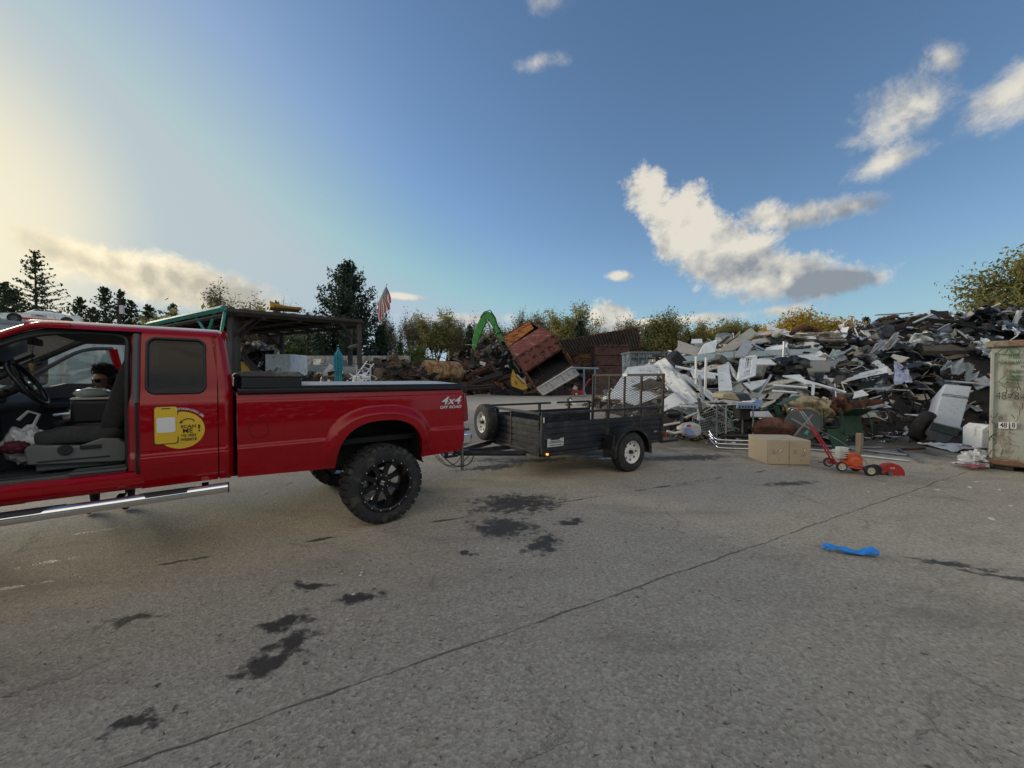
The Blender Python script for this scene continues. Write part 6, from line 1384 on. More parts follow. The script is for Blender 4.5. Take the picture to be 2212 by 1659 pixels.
PROTOS = {
    'door_leaf': (panel_door, OFFW, 'dirty white panelled door lying in the scrap heap', 'door', 'panelled doors in the scrap heap'),
    'siding_sheet': (siding(1.9, .6, .25), OFFW, 'bent strip of off-white ribbed siding in the scrap heap', 'siding', 'ribbed siding strips in the scrap heap'),
    'long_siding': (siding(2.8, .45, -.12, 5), WHITE, 'long narrow white ribbed panel in the scrap heap', 'panel', 'long white panels in the scrap heap'),
    'crumpled_sheet': (crumpled(1.2, .8, .28, 3), GALV, 'crumpled galvanised metal sheet in the scrap heap', 'metal sheet', 'crumpled galvanised sheets in the scrap heap'),
    'crumpled_white_sheet': (crumpled(1.1, .9, .25, 8), OFFW, 'crumpled white sheet in the scrap heap', 'sheet', 'crumpled white sheets in the scrap heap'),
    'window_surround': (rect_frame(1.3, .8, 1), WHITE, 'empty white window frame in the scrap heap', 'window frame', 'empty window frames in the scrap heap'),
    'steel_pipe': (pipe(2.2, .025), GALV, 'straight galvanised pipe sticking out of the scrap heap', 'pipe', 'straight pipes in the scrap heap'),
    'bent_tube': (pipe(1.8, .02, .35), OFFW, 'bent pale tube in the scrap heap', 'tube', 'bent pale tubes in the scrap heap'),
    'dark_beam': (plank(2.2, .14, .10), DKPL, 'dark bar in the scrap heap', 'bar', 'dark bars in the scrap heap'),
    'dark_sheet': (crumpled(1.2, .9, .22, 15), DKPL, 'crumpled black sheet in the scrap heap', 'sheet', 'crumpled black sheets in the scrap heap'),
    'old_board': (plank(1.8, .22, .035), BRD, 'weathered brown board in the scrap heap', 'board', 'weathered boards in the scrap heap'),
    'gutter_piece': (gutter(2.0, .13), GALV, 'length of metal gutter in the scrap heap', 'gutter', 'gutter lengths in the scrap heap'),
    'appliance_shell': (boxy(.75, .6, .5), OFFW, 'open white appliance shell in the scrap heap', 'appliance shell', 'white appliance shells in the scrap heap'),
    'dark_shell': (boxy(.6, .5, .4), DKPL, 'black appliance shell in the scrap heap', 'appliance shell', 'black appliance shells in the scrap heap'),
    'cream_siding': (siding(1.3, .7, .3, 3), CREAM, 'stained cream panel in the scrap heap', 'panel', 'cream panels in the scrap heap'),
    'wire_shelf': (rect_frame(.9, .5, 12), GALV, 'wire shelf rack in the scrap heap', 'shelf', 'wire shelves in the scrap heap'),
}
PM = {k: proto_mesh(v[0]).mesh(k, v[1], 35) for k, v in PROTOS.items()}
def lay(kind, x, y, z, rot, sc=1.0, label=None, mat_=None):
    me = PM[kind]
    o = bpy.data.objects.new(kind, me); col.objects.link(o); o.location = (x, y, z); o.rotation_euler = tuple(R(a) for a in rot); o.scale = (sc,) * 3
    _, _, lab, cat, grp = PROTOS[kind]; tag(o, label or lab, cat, None if label else grp); return o
rr = random.Random(77)
WEST = ['door_leaf', 'siding_sheet', 'siding_sheet', 'long_siding', 'long_siding', 'window_surround', 'crumpled_white_sheet', 'steel_pipe', 'bent_tube', 'cream_siding', 'appliance_shell', 'gutter_piece', 'dark_beam', 'dark_sheet', 'wire_shelf']
EAST = ['crumpled_sheet', 'dark_sheet', 'dark_sheet', 'dark_beam', 'dark_beam', 'old_board', 'steel_pipe', 'bent_tube', 'crumpled_white_sheet', 'crumpled_sheet', 'gutter_piece', 'dark_shell', 'cream_siding', 'wire_shelf', 'siding_sheet', 'old_board']
k = 0
while k < 250:
    x = rr.uniform(5.0, 21); f = interp(x, FRONT); d = rr.uniform(.25, 1.05); y = f + d * (15.5 - f); z = heap_z(x, y)
    if z < .25: continue
    k += 1; kind = rr.choice(WEST if x < 11.5 + rr.gauss(0, .8) else EAST); slope = math.degrees(math.atan2(heap_z(x, y + .4) - heap_z(x, y - .4), .8))
    lay(kind, x, y, z + rr.uniform(.05, .30), (slope * rr.uniform(.2, 1.1) + rr.gauss(0, 16), rr.gauss(0, 16), rr.gauss(0, 40) + (180 if rr.random() < .5 else 0)), rr.uniform(.42, .9))
# ------------------------------------------------------------------ pieces one can tell apart on the heap, and what stands before it
Z6 = lambda a, c: (1415.7 + .2 * a, 690.1 + .2 * c)
Z7 = lambda a, c: (1769.6 + .256 * a, 619.4 + .256 * c)
def dep(py): return interp(py, [(690, 16.2), (740, 14.3), (825, 11.9), (880, 10.9), (945, 10.0), (1000, 7.4)]) - .1
def quad_piece(name, label, cat, pts, m, thick=.05, off=(0, 0, 0, 0), Zf=Z6, ribs=0, ribdir='u', bow=0., crump=0., d0=0., sd=1, group=None, par=None):
    'a sheet or panel between four corners, each at its own distance up the heap'
    P = [at(*Zf(*q), dep(Zf(*q)[1]) + o + d0) for q, o in zip(pts, off)]; c = sum(P, V()) / 4; A, B, C, D = [p - c for p in P]; n = (B - A).cross(D - A).normalized()
    if n.y > 0: n = -n
    b = MB()
    def fn(u, v):
        k = u if ribdir == 'u' else v
        return A.lerp(B, u).lerp(D.lerp(C, u), v) + n * ((.02 if ribs and int(k * ribs * 2) % 2 else 0) + bow * sin(pi * u) + crump * (noise.noise(V((u * 3, v * 3, sd))) + .6 * noise.noise(V((u * 7, v * 7, sd + 5)))))
    nn = 26 if crump else (max(8, ribs * 4) if ribs else 10); b.slab(fn, nn if (ribdir == 'u' or crump) else 8, nn if (ribdir == 'v' or crump) else 8, thick)
    o = b.build(name, m, parent=par, loc=c, smooth=28); tag(o, label, cat, group); return o, c, (A, B, C, D), n
# big white sheeting at the left end of the heap
quad_piece('roof_sheet', 'long white roof panel sloping down behind the trailer gate', 'panel', [(-520, 860), (-300, 520), (90, 480), (-100, 860)], WHITE, .03, (.3, .9, .9, .3), ribs=14, ribdir='u', d0=-.2)
quad_piece('awning_sheet', 'big white bent awning sheet right of the trailer gate', 'sheet', [(-20, 480), (200, 500), (560, 940), (330, 980)], OFFW, .02, (1.2, 1.2, .2, .2), bow=.22, crump=.06, d0=-.3, sd=4)
quad_piece('awning_edge', 'white folded strip along the right edge of the big awning sheet', 'strip', [(250, 590), (330, 600), (690, 850), (640, 900)], WHITE, .04, (.6, .6, .1, .1), d0=-.45)
quad_piece('curved_hood', 'white curved hood lying low below the awning sheet', 'hood', [(90, 870), (330, 820), (520, 960), (80, 1000)], OFFW, .02, (.2, .4, .2, 0), bow=.18, d0=-.35)
quad_piece('tan_board', 'tan board lying across the white sheets behind the trailer gate', 'board', [(-250, 720), (-60, 640), (120, 700), (-100, 760)], BRD, .03, (.2, .5, .5, .2), d0=-.3)
quad_piece('ribbed_sheet', 'white ribbed panel lying lowest behind the trailer gate', 'panel', [(-400, 860), (-140, 760), (40, 830), (-220, 930)], WHITE, .03, (.1, .5, .5, .1), ribs=10, ribdir='v', d0=-.4)
for i, (a, c, m) in enumerate((((160, 640), (330, 860), OFFW), ((100, 700), (420, 960), GALV), ((330, 600), (640, 860), GALV), ((30, 560), (140, 760), WHITE))):
    p, q = at(*Z6(*a), dep(Z6(*a)[1]) - .55), at(*Z6(*c), dep(Z6(*c)[1]) - .55); b = MB(); b.tube([(0, 0, 0), q - p], .02, 6); tag(b.build('awning_strut', m, loc=p), 'thin pale strut lying over the big awning sheet', 'strut', 'struts over the big awning sheet')
# upper white panels
quad_piece('tall_slab', 'tall off-white slab standing highest on the white half of the heap', 'panel', [(640, 375), (1020, 103), (1085, 165), (850, 345)], CREAM, .12, (-.2, .2, .2, -.2), d0=.1)
quad_piece('garage_door_section', 'grey ribbed garage door section leaning below the tall slab', 'door section', [(845, 405), (960, 220), (1075, 262), (965, 410)], mat('pale_grey_paint', (.42, .44, .45), .5, 0, .06, 4), .05, (-.2, .2, .2, -.2), ribs=9, d0=-.45)
quad_piece('cream_sheet', 'broad cream sheet at the left top of the heap', 'sheet', [(228, 350), (240, 228), (450, 300), (450, 395)], CREAM, .02, (-.1, .4, .4, -.1), bow=.1, d0=-.1)
quad_piece('curved_sheet', 'white curved panel leaning right of the broad cream sheet', 'panel', [(450, 385), (560, 270), (660, 225), (640, 360)], WHITE, .03, (-.2, .2, .3, -.2), bow=.15, ribs=5, ribdir='v', d0=-.25)
quad_piece('green_siding', 'long pale green panel lying level across the left of the heap', 'panel', [(280, 405), (835, 352), (845, 415), (295, 470)], PALEGRN, .05, d0=-.55)
quad_piece('white_girder', 'very long white panel lying level across the middle of the heap', 'panel', [(850, 345), (1750, 325), (1750, 380), (860, 410)], PALEGRN, .06, (0, .3, .3, 0), d0=-.35)
quad_piece('small_sheet', 'small white sheet on the heap above the pale green panel', 'sheet', [(390, 215), (500, 212), (505, 255), (380, 260)], WHITE, .02, d0=0)
quad_piece('white_slab', 'plain white slab with a blue edge right of the long white panel', 'slab', [(1400, 415), (1830, 375), (1835, 455), (1420, 445)], WHITE, .10, d0=-.5)
quad_piece('tan_sheet', 'tan metal panel lying below the white slab', 'panel', [(1590, 470), (1880, 462), (1885, 560), (1650, 570)], mat('tan_panel_paint', (.33, .30, .23), .5, 0, .1, 4), .05, (0, 0, -.2, -.2), d0=-.55)
quad_piece('grey_cover', 'grey lid lying right of the tan metal panel', 'lid', [(1880, 470), (1985, 440), (1940, 505), (1860, 515)], GREYST, .03, d0=-.4)
dpl, c_, q_, n_ = quad_piece('door_leaf', 'upright white cabinet door in the middle of the heap', 'door', [(668, 530), (785, 462), (832, 775), (690, 785)], WHITE, .06, (.1, .1, -.3, -.3), d0=-.6)
quad_piece('folded_sheet', 'white inner panel folded open beside the upright cabinet door', 'panel', [(788, 465), (915, 640), (890, 660), (835, 600)], OFFW, .04, (.1, .2, -.1, -.2), d0=-.5)
wf = thing('door_leaf', 'white door with a latticed window opening leaning on the cabinet door', 'door', (0, 0, 0)); P = [at(*Z6(*q), dep(Z6(*q)[1]) + o - .7) for q, o in (((895, 660), -.2), ((930, 420), .2), ((1078, 398), .2), ((1062, 605), -.2))]; wf.location = P[0]
A, B, C, D = [p - P[0] for p in P]; n = (D - A).cross(B - A).normalized(); f_ = lambda u, v: A.lerp(D, u).lerp(B.lerp(C, u), v)
b = MB()
for a, c in (((0, 0), (0, 1)), ((1, 0), (1, 1)), ((0, 0), (1, 0)), ((0, 1), (1, 1)), ((.12, .36), (.88, .36)), ((.2, .1), (.2, .95)), ((.8, .1), (.8, .95))): b.tube([f_(*a), f_(*c)], .05, 4)
b.build('door_frame', WHITE, wf); b = MB()
for v in (.5, .64, .78): b.tube([f_(.2, v), f_(.8, v)], .018, 4)
for u in (.4, .6): b.tube([f_(u, .36), f_(u, .95)], .018, 4)
b.build('lattice', WHITE, wf); b = MB(); b.slab(lambda u, v: f_(.1 + .8 * u, .04 + .3 * v), 4, 4, .03); b.build('lower_panel', OFFW, wf)
for i, (a, c, r, lab) in enumerate((((435, 400), (437, 700), .03, 'left of two upright white poles in the heap'), ((545, 412), (540, 790), .035, 'right of two upright white poles in the heap'), ((470, 600), (520, 860), .04, 'slanting grey pole beside the two upright white poles'), ((1385, 240), (1380, 430), .04, 'short grey post standing on the long white panel'), ((1410, 300), (1490, 480), .045, 'grey pole slanting into the black bag'), ((1000, 640), (1050, 800), .03, 'grey pole slanting below the latticed door'), ((1250, 600), (1100, 850), .035, 'grey bar leaning left of the white frames'))):
    p, q = at(*Z6(*a), dep(Z6(*c)[1]) - .35), at(*Z6(*c), dep(Z6(*c)[1]) - .45); b = MB(); b.tube([(0, 0, 0), q - p], r, 8); tag(b.build('pole', WHITE if i < 2 else GALV, loc=p), lab, 'pole')
for (pts, lab) in (([(1265, 702), (1640, 730), (1645, 745), (1270, 718)], 'long white trim lying level right of the grey bar'), ([(1600, 685), (1725, 690), (1730, 705), (1605, 700)], 'top edge strip of the broken white frame'), ([(1690, 700), (1725, 695), (1715, 825), (1685, 815)], 'upright strip of the broken white frame'), ([(1260, 765), (1530, 785), (1535, 797), (1262, 780)], 'lower white trim below the long level trim'), ([(1600, 650), (2060, 780), (2060, 795), (1598, 668)], 'long white strip sloping down to the right across the heap'), ([(1370, 610), (1560, 600), (1640, 680), (1620, 690)], 'white bent strip above the broken white frame'), ([(215, 500), (680, 590), (670, 605), (212, 515)], 'long white strip under the pale green panel'), ([(380, 560), (640, 590), (650, 640), (420, 640)], 'flat white piece below the long white strip'), ([(950, 690), (1205, 650), (1150, 720), (1040, 770)], 'flat white sheet lying under the latticed door'), ([(1140, 920), (1295, 870), (1300, 885), (1150, 975)], 'cream lid lying right of the grill'), ([(1080, 430), (1240, 435), (1310, 490), (1090, 490)], 'white car door shell lying right of the latticed door'), ([(960, 1000), (1220, 995), (1285, 1065), (965, 1050)], 'white sheet lying flat right of the grill stand')):
    quad_piece('white_trim' if 'strip' in lab or 'trim' in lab else 'white_piece', lab, 'panel', pts, WHITE if 'cream' not in lab else CREAM, .035, d0=-.75)
bb = crumple(MB(), (0, 0, 0), (.55, .40, .34), 18, .35, 7, 2.2); tag(bb.build('rubbish_bag', mat('black_bag', (.012, .012, .014), .3, 0, .2, 8), loc=at(*Z6(1460, 515), dep(793) - .5), smooth=30), 'shiny black rubbish bag in the middle of the heap', 'bag')
bb = MB(); bb.box((0, 0, 0), (.52, .3, .36)); tag(bb.build('black_box', BLACK, loc=at(*Z6(225, 435), dep(777) - .6), rot=(10, 40, 20), bevel=.02), 'black box tipped at the left end of the pale green panel', 'box')
bb = MB(); bb.box((0, 0, 0), (.30, .25, .22)); tag(bb.build('junction_box', GREYPL, loc=at(*Z6(700, 430), dep(776) - .8), rot=(5, 25, 20), bevel=.02), 'small dark grey box at the tip of a curved black pipe', 'box')
bb = MB(); bb.tube(spline([at(*Z6(*q), 12.2 - .0015 * i) for i, q in enumerate(((390, 620), (470, 540), (580, 470), (680, 440)))], 16), .035, 8); tag(bb.build('curved_pipe', BLACK), 'curved black pipe arching from the awning sheet to the small dark grey box', 'pipe')
# ---- barbecue grill
g0 = gnd(*Z6(850, 1160)); gl = thing('barbecue_grill', 'old gas barbecue with a beige hood, dark blue lid and blue control panel', 'grill', (at(Z6(850, 0)[0], 815, 9.75).x, 9.75, 0), -6)
Gp = lambda a, c: ((Z6(a, c)[0] - Z6(850, 0)[0]) / 830 * gl.location.y, EYE + (815 - Z6(a, c)[1]) / 830 * gl.location.y)
b = MB(); b.prism([Gp(*q) for q in ((670, 850), (680, 795), (780, 785), (820, 800), (870, 880), (720, 860))], -.32, .30); b.build('hood', mat('beige_hood', (.42, .36, .24), .5, 0, .1, 5), gl, bevel=.03)
b = MB(); b.prism([Gp(*q) for q in ((800, 800), (925, 790), (970, 862), (860, 880))], -.33, .31); l_ = b.build('lid', mat('navy_lid', (.05, .065, .10), .35, .1, .1, 5), gl, bevel=.02); b = MB(); x, z = Gp(910, 878); b.tube([(x - .12, -.36, z), (x + .18, -.36, z + .01)], .018, 8); b.build('lid_handle', CHROME, l_)
b = MB(); x0, z0 = Gp(800, 950); x1, z1 = Gp(1000, 890); b.prism([(x0, z0), (x1 + .05, z0), (x1, z1), (x0 + .02, z1)], -.42, -.36); b.prism([Gp(1000, 945), Gp(1065, 905), Gp(1040, 850), Gp(1000, 890)], -.42, -.2); pn = b.build('control_panel', mat('panel_blue', (.26, .36, .58), .4, 0, .06, 5), gl, bevel=.012)
b = MB()
for i in range(6): b.box((x0 + .06 + .045 * i * (x1 - x0) / .3, -.425, (z0 + z1) / 2 - .02), (.030, .02, .055))
b.build('burner_marks', INK, pn)
b = MB(); x, z = Gp(920, 1000); b.box((x, -.05, z), (.24, .4, .34)); b.box((Gp(640, 0)[0] + .06, -.1, Gp(0, 905)[1]), (.34, .35, .03)); b.build('fire_box', BLACK, gl, bevel=.02)
b = MB()
for px_ in (720, 990):
    for y in (-.28, .25): x, z = Gp(px_, 960); b.tube([(x, y, 0), (x, y, z + .1)], .02, 6)
b.build('legs', GALV, gl)
# ---- shopping cart tipped on its side
sc0 = gnd(*Z6(700, 1300)); ca = thing('shopping_cart', 'wire shopping cart tipped over with a green handle end', 'shopping cart', (sc0.x, sc0.y + .15, 0), 4)
Cp = lambda a, c: ((Z6(a, c)[0] - Z6(700, 0)[0]) / 830 * ca.location.y, EYE + (815 - Z6(a, c)[1]) / 830 * ca.location.y)
q = [Cp(500, 1280), Cp(895, 1195), Cp(830, 985), Cp(505, 1090)]; F = [V((x, 0, z)) for x, z in q]; Bk = [p + V((.05, .42, .04)) for p in F]
b = MB(); WIRE = mat('cart_wire', (.45, .46, .47), .35, .6, .15, 10)
for S_ in (F, Bk): b.tube(S_ + [S_[0]], .013, 6)
for i in range(4): b.tube([F[i], Bk[i]], .011, 6)
for S_ in (F, Bk):
    for i in range(1, 16): b.tube([S_[0].lerp(S_[1], i / 16), S_[3].lerp(S_[2], i / 16)], .0045, 4, cap=False)
    for i in range(1, 7): b.tube([S_[0].lerp(S_[3], i / 7), S_[1].lerp(S_[2], i / 7)], .0045, 4, cap=False)
for i in range(1, 16): b.tube([F[0].lerp(F[1], i / 16), Bk[0].lerp(Bk[1], i / 16)], .0045, 4, cap=False)
b.build('basket', WIRE, ca, smooth=60)
b = MB(); b.tube([V((*[Cp(830, 985)[0], -.03, Cp(830, 985)[1]],)), V((Cp(895, 1210)[0], -.03, Cp(895, 1210)[1]))], .022, 8); b.build('handle', mat('mint_handle', (.10, .36, .25), .4, 0, .1), ca)
b = MB()
for a_, c_ in (((700, 900), (1000, 1060)), ((660, 940), (880, 1090)), ((880, 1115), (1110, 1050)), ((600, 1010), (760, 900))): (xa, za), (xc, zc) = Cp(*a_), Cp(*c_); b.tube([(xa, .2, za), (xc, .1, zc)], .014, 6)
b.build('undercarriage', WIRE, ca)
b = MB(); x, z = Cp(845, 1130); b.box((x, -.02, z), (.12, .01, .20), M=None); b.build('advert_plate', mat('plate_grey', (.5, .5, .5)), ca)
for px_, py_ in ((455, 1150), (480, 1290)):
    x, z = Cp(px_, py_); b = MB(); b.lathe([(0, -.03), (.05, -.03), (.06, 0), (.05, .03), (0, .03)], 16, ax='y', M=Matrix.Translation((x, .1, z))); b.build('castor', RUBBER, ca)
# ---- exercise machine
ex0 = gnd(*Z6(340, 1330)); ex = thing('exercise_machine', 'overturned white and blue exercise machine with a black seat', 'exercise machine', (ex0.x, ex0.y + .1, 0), 0)
Ep = lambda a, c: ((Z6(a, c)[0] - Z6(340, 0)[0]) / 830 * ex.location.y, EYE + (815 - Z6(a, c)[1]) / 830 * ex.location.y)
b = MB(); b.prism([Ep(*q) for q in ((285, 1160), (330, 1125), (420, 1110), (490, 1140), (500, 1230), (440, 1270), (360, 1270), (310, 1220))], -.16, .14); bo = b.build('housing', mat('pale_grey_plastic', (.50, .51, .50), .35, 0, .06, 5), ex, bevel=.05)
b = MB(); b.prism([Ep(*q) for q in ((300, 1160), (370, 1150), (430, 1245), (340, 1250))], -.19, -.15); b.build('blue_cover', mat('pale_blue_plastic', (.25, .35, .62), .3, 0, .05), bo, bevel=.02)
b = MB(); x, z = Ep(350, 1140); b.lathe([(0, -.185), (.055, -.185), (.055, -.17)], 20, ax='y', M=Matrix.Translation((x, 0, z)) @ Matrix.Diagonal((1, 1, .6, 1))); b.build('red_badge', mat('badge_red', (.5, .05, .06), .4, 0, .1), bo)
b = MB(); b.tube(spline([V((Ep(*q)[0], -.05, Ep(*q)[1])) for q in ((140, 1205), (220, 1225), (280, 1215), (330, 1240))], 14), .035, 10)
b.tube(spline([V((Ep(*q)[0], .05, Ep(*q)[1])) for q in ((300, 940), (440, 945), (495, 960), (500, 1090))], 20), .03, 10); b.tube([V((Ep(*q)[0], .05, Ep(*q)[1])) for q in ((350, 1060), (480, 1010))], .02, 8); b.tube([V((Ep(*q)[0], 0, Ep(*q)[1])) for q in ((80, 1150), (300, 1110))], .028, 8); b.build('tubes', mat('white_tube', (.62, .63, .62), .4, 0, .05), ex, smooth=60)
b = MB(); b.tube([V((Ep(*q)[0], .0, Ep(*q)[1])) for q in ((490, 860), (515, 1000))], [.035, .05], 10); b.ball((Ep(488, 862)[0], 0, Ep(488, 862)[1]), .045, 10, 8); b.tube([V((Ep(*q)[0], -.1, Ep(*q)[1])) for q in ((455, 1150), (490, 1270))], .04, 10); b.build('handle_bar', GREYPL, ex)
b = MB(); b.ball((Ep(215, 1025)[0], -.02, Ep(215, 1025)[1]), (.19, .10, .13), 18, 10); b.build('seat', SATIN, ex, smooth=60); b = MB(); b.tube([V((Ep(*q)[0], .0, Ep(*q)[1])) for q in ((295, 990), (305, 1120))], .05, 8); b.build('seat_post', GREYPL, ex)
# ---- wheelbarrow tub, table, cushion, green chairs
w0 = gnd(*Z6(1300, 1330)); tub = thing('wheelbarrow_tub', 'rusty brown wheelbarrow tub lying tilted behind the beige cabinet', 'wheelbarrow tub', (w0.x - .3, 9.1, 0), -6)
b = MB()
def tubf(u, v):
    t = 2 * pi * u; r = .34 + .66 * v ** .6; x = .80 * r * math.copysign(abs(cos(t)) ** .75, cos(t)) * (1.0 + .12 * cos(t)); y = .42 * r * math.copysign(abs(sin(t)) ** .75, sin(t)); return (x, y, .30 * v ** 1.3)
b.slab(tubf, 48, 8, .008); b.add([tubf(i / 48, 0) for i in range(48)], [tuple(range(48))]); b.tube([tubf(i / 48, 1) for i in range(48)], .013, 6, closed=True)
b.build('tub', mat('rusty_tub', (.15, .065, .045), .65, .2, .2, 4, c2=(.08, .04, .03), c2_amt=.4, bump=.2), tub, smooth=40, M=TM((.0, 0, .30), -58, 4, 0) @ Matrix.Scale(.74, 4))
b = MB(); b.tube([(-.6, .25, .02), (.1, .3, .35), (.7, .3, .2)], .02, 8); b.build('frame', RUST, tub)
t0 = at(*Z6(1595, 1135), 9.0); tb_ = thing('round_tabletop', 'round grey table top standing on edge showing its crossed braces', 'table top', (t0.x, 9.0, t0.z), rot=(14, 0, -14))
b = MB(); b.lathe([(0, 0), (.385, 0), (.40, .012), (.395, .03), (.375, .03), (.37, .015), (0, .015)], 48, ax='y', M=Matrix.Diagonal((1, -1, 1, 1))); b.build('disc', mat('pewter_paint', (.17, .19, .20), .4, .3, .1, 4), tb_, smooth=40)
b = MB()
for a in (30, 120): b.box((0, -.035, 0), (.62, .025, .045), M=rotm(0, a, 0))
b.lathe([(0, -.06), (.045, -.06), (.045, -.03)], 16, ax='y'); b.build('brace', GREYST, tb_)
b = MB(); b.prism([(.06, -.16), (.13, -.08), (.11, -.14), (.16, -.17), (.12, -.19), (.13, -.26), (.08, -.22), (.04, -.24)], -.034, -.03); b.build('paint_splash', mat('mint_splash', (.16, .50, .42), .5, 0, 0), tb_)
c0 = at(*Z6(1660, 960), 9.9); cu = crumple(MB(), (0, 0, 0), (.66, .3, .33), 22, .28, 12, 1.8); tag(cu.build('mattress', mat('stained_floral', (.42, .37, .24), .95, 0, .25, 6, c2=(.16, .11, .06), c2_amt=.42, c2_scale=4, bump=.4), loc=c0, rot=(0, 8, -5), smooth=60), 'stained cream mattress slumped behind the round table top', 'mattress')
c0 = at(*Z6(1965, 960), 9.8); cu = crumple(MB(), (0, 0, 0), (.27, .22, .28), 18, .5, 22, 2.4); tag(cu.build('engine_block', RUST, loc=c0, smooth=30), 'rusty brown engine lump right of the stained mattress', 'engine')
def green_chair(label, px, py, Y, rz, rx):
    p = at(px, py, Y); o = thing('patio_chair', label, 'chair', p, rot=(rx, 0, rz), group='green patio chairs at the foot of the heap'); G_ = mat('dark_green_metal', (.012, .060, .035), .45, .1, .15, 6)
    b = MB(); b.slab(lambda u, v: ((u - .5) * .46, (v - .5) * .46, .02 * sin(pi * u)), 6, 6, .012); b.build('seat', G_, o)
    b = MB(); b.slab(lambda u, v: ((u - .5) * .44, .24 + .08 * v, .06 + .44 * v), 6, 6, .012); b.build('backrest', G_, o)
    for s in (-1, 1):
        for t in (-1, 1): b = MB(); b.tube([(s * .22, t * .21, 0), (s * .25, t * .26, -.43)], .013, 6); b.build('leg', G_, o)
        b = MB(); b.tube(spline([(s * .26, -.22, -.02), (s * .28, -.20, .20), (s * .28, .1, .22), (s * .25, .27, .18)], 10), .013, 6); b.build('arm', G_, o)
green_chair('green metal patio chair half buried left of the round table top', *Z6(1345, 1030), 9.5, 70, 70); green_chair('green metal patio chair upside down right of the round table top', *Z6(1830, 1160), 9.2, 10, 170); green_chair('green metal patio chair lying on its back before the rusty engine lump', *Z6(2120, 1150), 9.1, -10, 75)
# chrome tube frame on the ground by the cabinet
ch0 = gnd(*Z6(950, 1420)); cf = thing('chrome_tubing', 'chrome tube frame lying on the ground left of the beige cabinet', 'tube frame', (ch0.x, ch0.y + .1, 0), -10); b = MB()
for i, (z, l) in enumerate(((.03, .75), (.12, .72), (.20, .66))): b.tube(spline([(.55, .0 + .05 * i, z), (-.35, .0 + .05 * i, z), (-.45, .06 + .05 * i, z + .02), (-.48, .2 + .05 * i, z + .06), (-.52, .42, z + .16)], 24), .018, 8)
b.build('tubes', CHROME, cf, smooth=60); b = MB(); b.tube([(-.25, .25, .28), (.5, .25, .28)], .05, 12); b.build('roller', BLACK, cf)
# ---- beige file cabinet on its side
fc = thing('file_cabinet', 'beige two drawer steel file cabinet lying on its side on the ground', 'cabinet', (5.10, 6.95, 0), 0)
BEI = mat('beige_enamel', (.50, .41, .29), .45, 0, .05, 3, c2=(.38, .32, .24), c2_amt=.25)
f1, f2, f3 = gnd(1659, 1004), gnd(1741, 1006), gnd(1617, 989); fc.location = f1; dx_ = (f2 - f1); FW = 0.76; ang_ = math.atan2(dx_.y, dx_.x); fc.rotation_euler = (0, 0, ang_); FD, FHh = .72, .47
b = MB(); b.box((FW / 2, FD / 2, FHh / 2), (FW, FD, FHh)); b.build('case', BEI, fc, bevel=.006)
for i in range(2):
    b = MB(); x0 = .014 + i * (FW - .01) / 2; b.box((x0 + .177, -.007, FHh / 2), (.355, .014, FHh - .03)); dr = b.build('drawer', BEI, fc, bevel=.004)
    b = MB(); b.box((x0 + .10, -.016, FHh / 2 + .015), (.045, .006, .075)); b.build('label_holder', mat('holder_tan', (.36, .31, .22), .4, .3, .1), dr); b = MB(); b.box((x0 + .10, -.0195, FHh / 2 + .015), (.030, .003, .055)); b.build('label_card', mat('holder_card', (.44, .37, .27), .7, 0, .1), dr)
    b = MB(); b.tube(spline([(x0 + .15, -.012, FHh / 2 - .02), (x0 + .165, -.04, FHh / 2), (x0 + .20, -.045, FHh / 2 + .05), (x0 + .225, -.015, FHh / 2 + .07)] if i == 0 else [(x0 + .24, -.012, FHh / 2 - .05), (x0 + .24, -.045, FHh / 2 - .02), (x0 + .24, -.045, FHh / 2 + .05), (x0 + .24, -.012, FHh / 2 + .07)], 10), .008, 8); b.build('handle', CHROME, dr, smooth=60)
    b = MB(); b.lathe([(0, -.018), (.008, -.018), (.008, -.014)], 10, ax='y', M=Matrix.Translation((x0 + .19, 0, .09))); b.build('lock', GREYPL, dr)
# ---- lawn edger
e0 = gnd(1868, 1024); ed = thing('lawn_edger', 'red and orange petrol lawn edger with folded handles and a guarded blade', 'edger', e0, -9); K = e0.y / 830 * .256 * 1.0
Xe = lambda a, c: ((Z7(a, c)[0] - 1868) / 830 * e0.y, EYE + (815 - Z7(a, c)[1]) / 830 * e0.y)
ER = mat('edger_red', (.42, .025, .025), .45, 0, .1, 6, coat=.3); OR = mat('engine_orange', (.60, .10, .025), .45, 0, .1, 6)
b = MB(); x0, z0 = Xe(150, 1500); x1, z1 = Xe(430, 1560)
for y in (-.13, .13): b.tube([(x0, y, z0), (x1, y, z1 + .03)], .018, 6)
b.box(((x0 + x1) / 2, 0, (z0 + z1) / 2 + .03), (x1 - x0 - .2, .27, .02)); b.build('frame', ER, ed)
x, z = Xe(285, 1465); b = MB(); b.box((x, 0, z + .02), (.20, .22, .20)); b.lathe([(0, -.15), (.07, -.155), (.095, -.13), (.10, -.10), (0, -.1)], 24, ax='y', M=Matrix.Translation((x - .0, 0, z - .02))); b.box((x + .12, 0, z), (.06, .14, .12)); b.build('engine', OR, ed, bevel=.012)
x, z = Xe(210, 1420); b = MB()
for k in range(4): b.box((x, 0, z + .035 * k - .04), (.17, .18, .014))
b.box((x, 0, z), (.10, .12, .15)); b.box((x + .02, .0, z + .10), (.14, .12, .05)); b.build('fuel_tank', mat('white_tin', (.66, .66, .62), .4, .2, .15, 10), ed, bevel=.008)
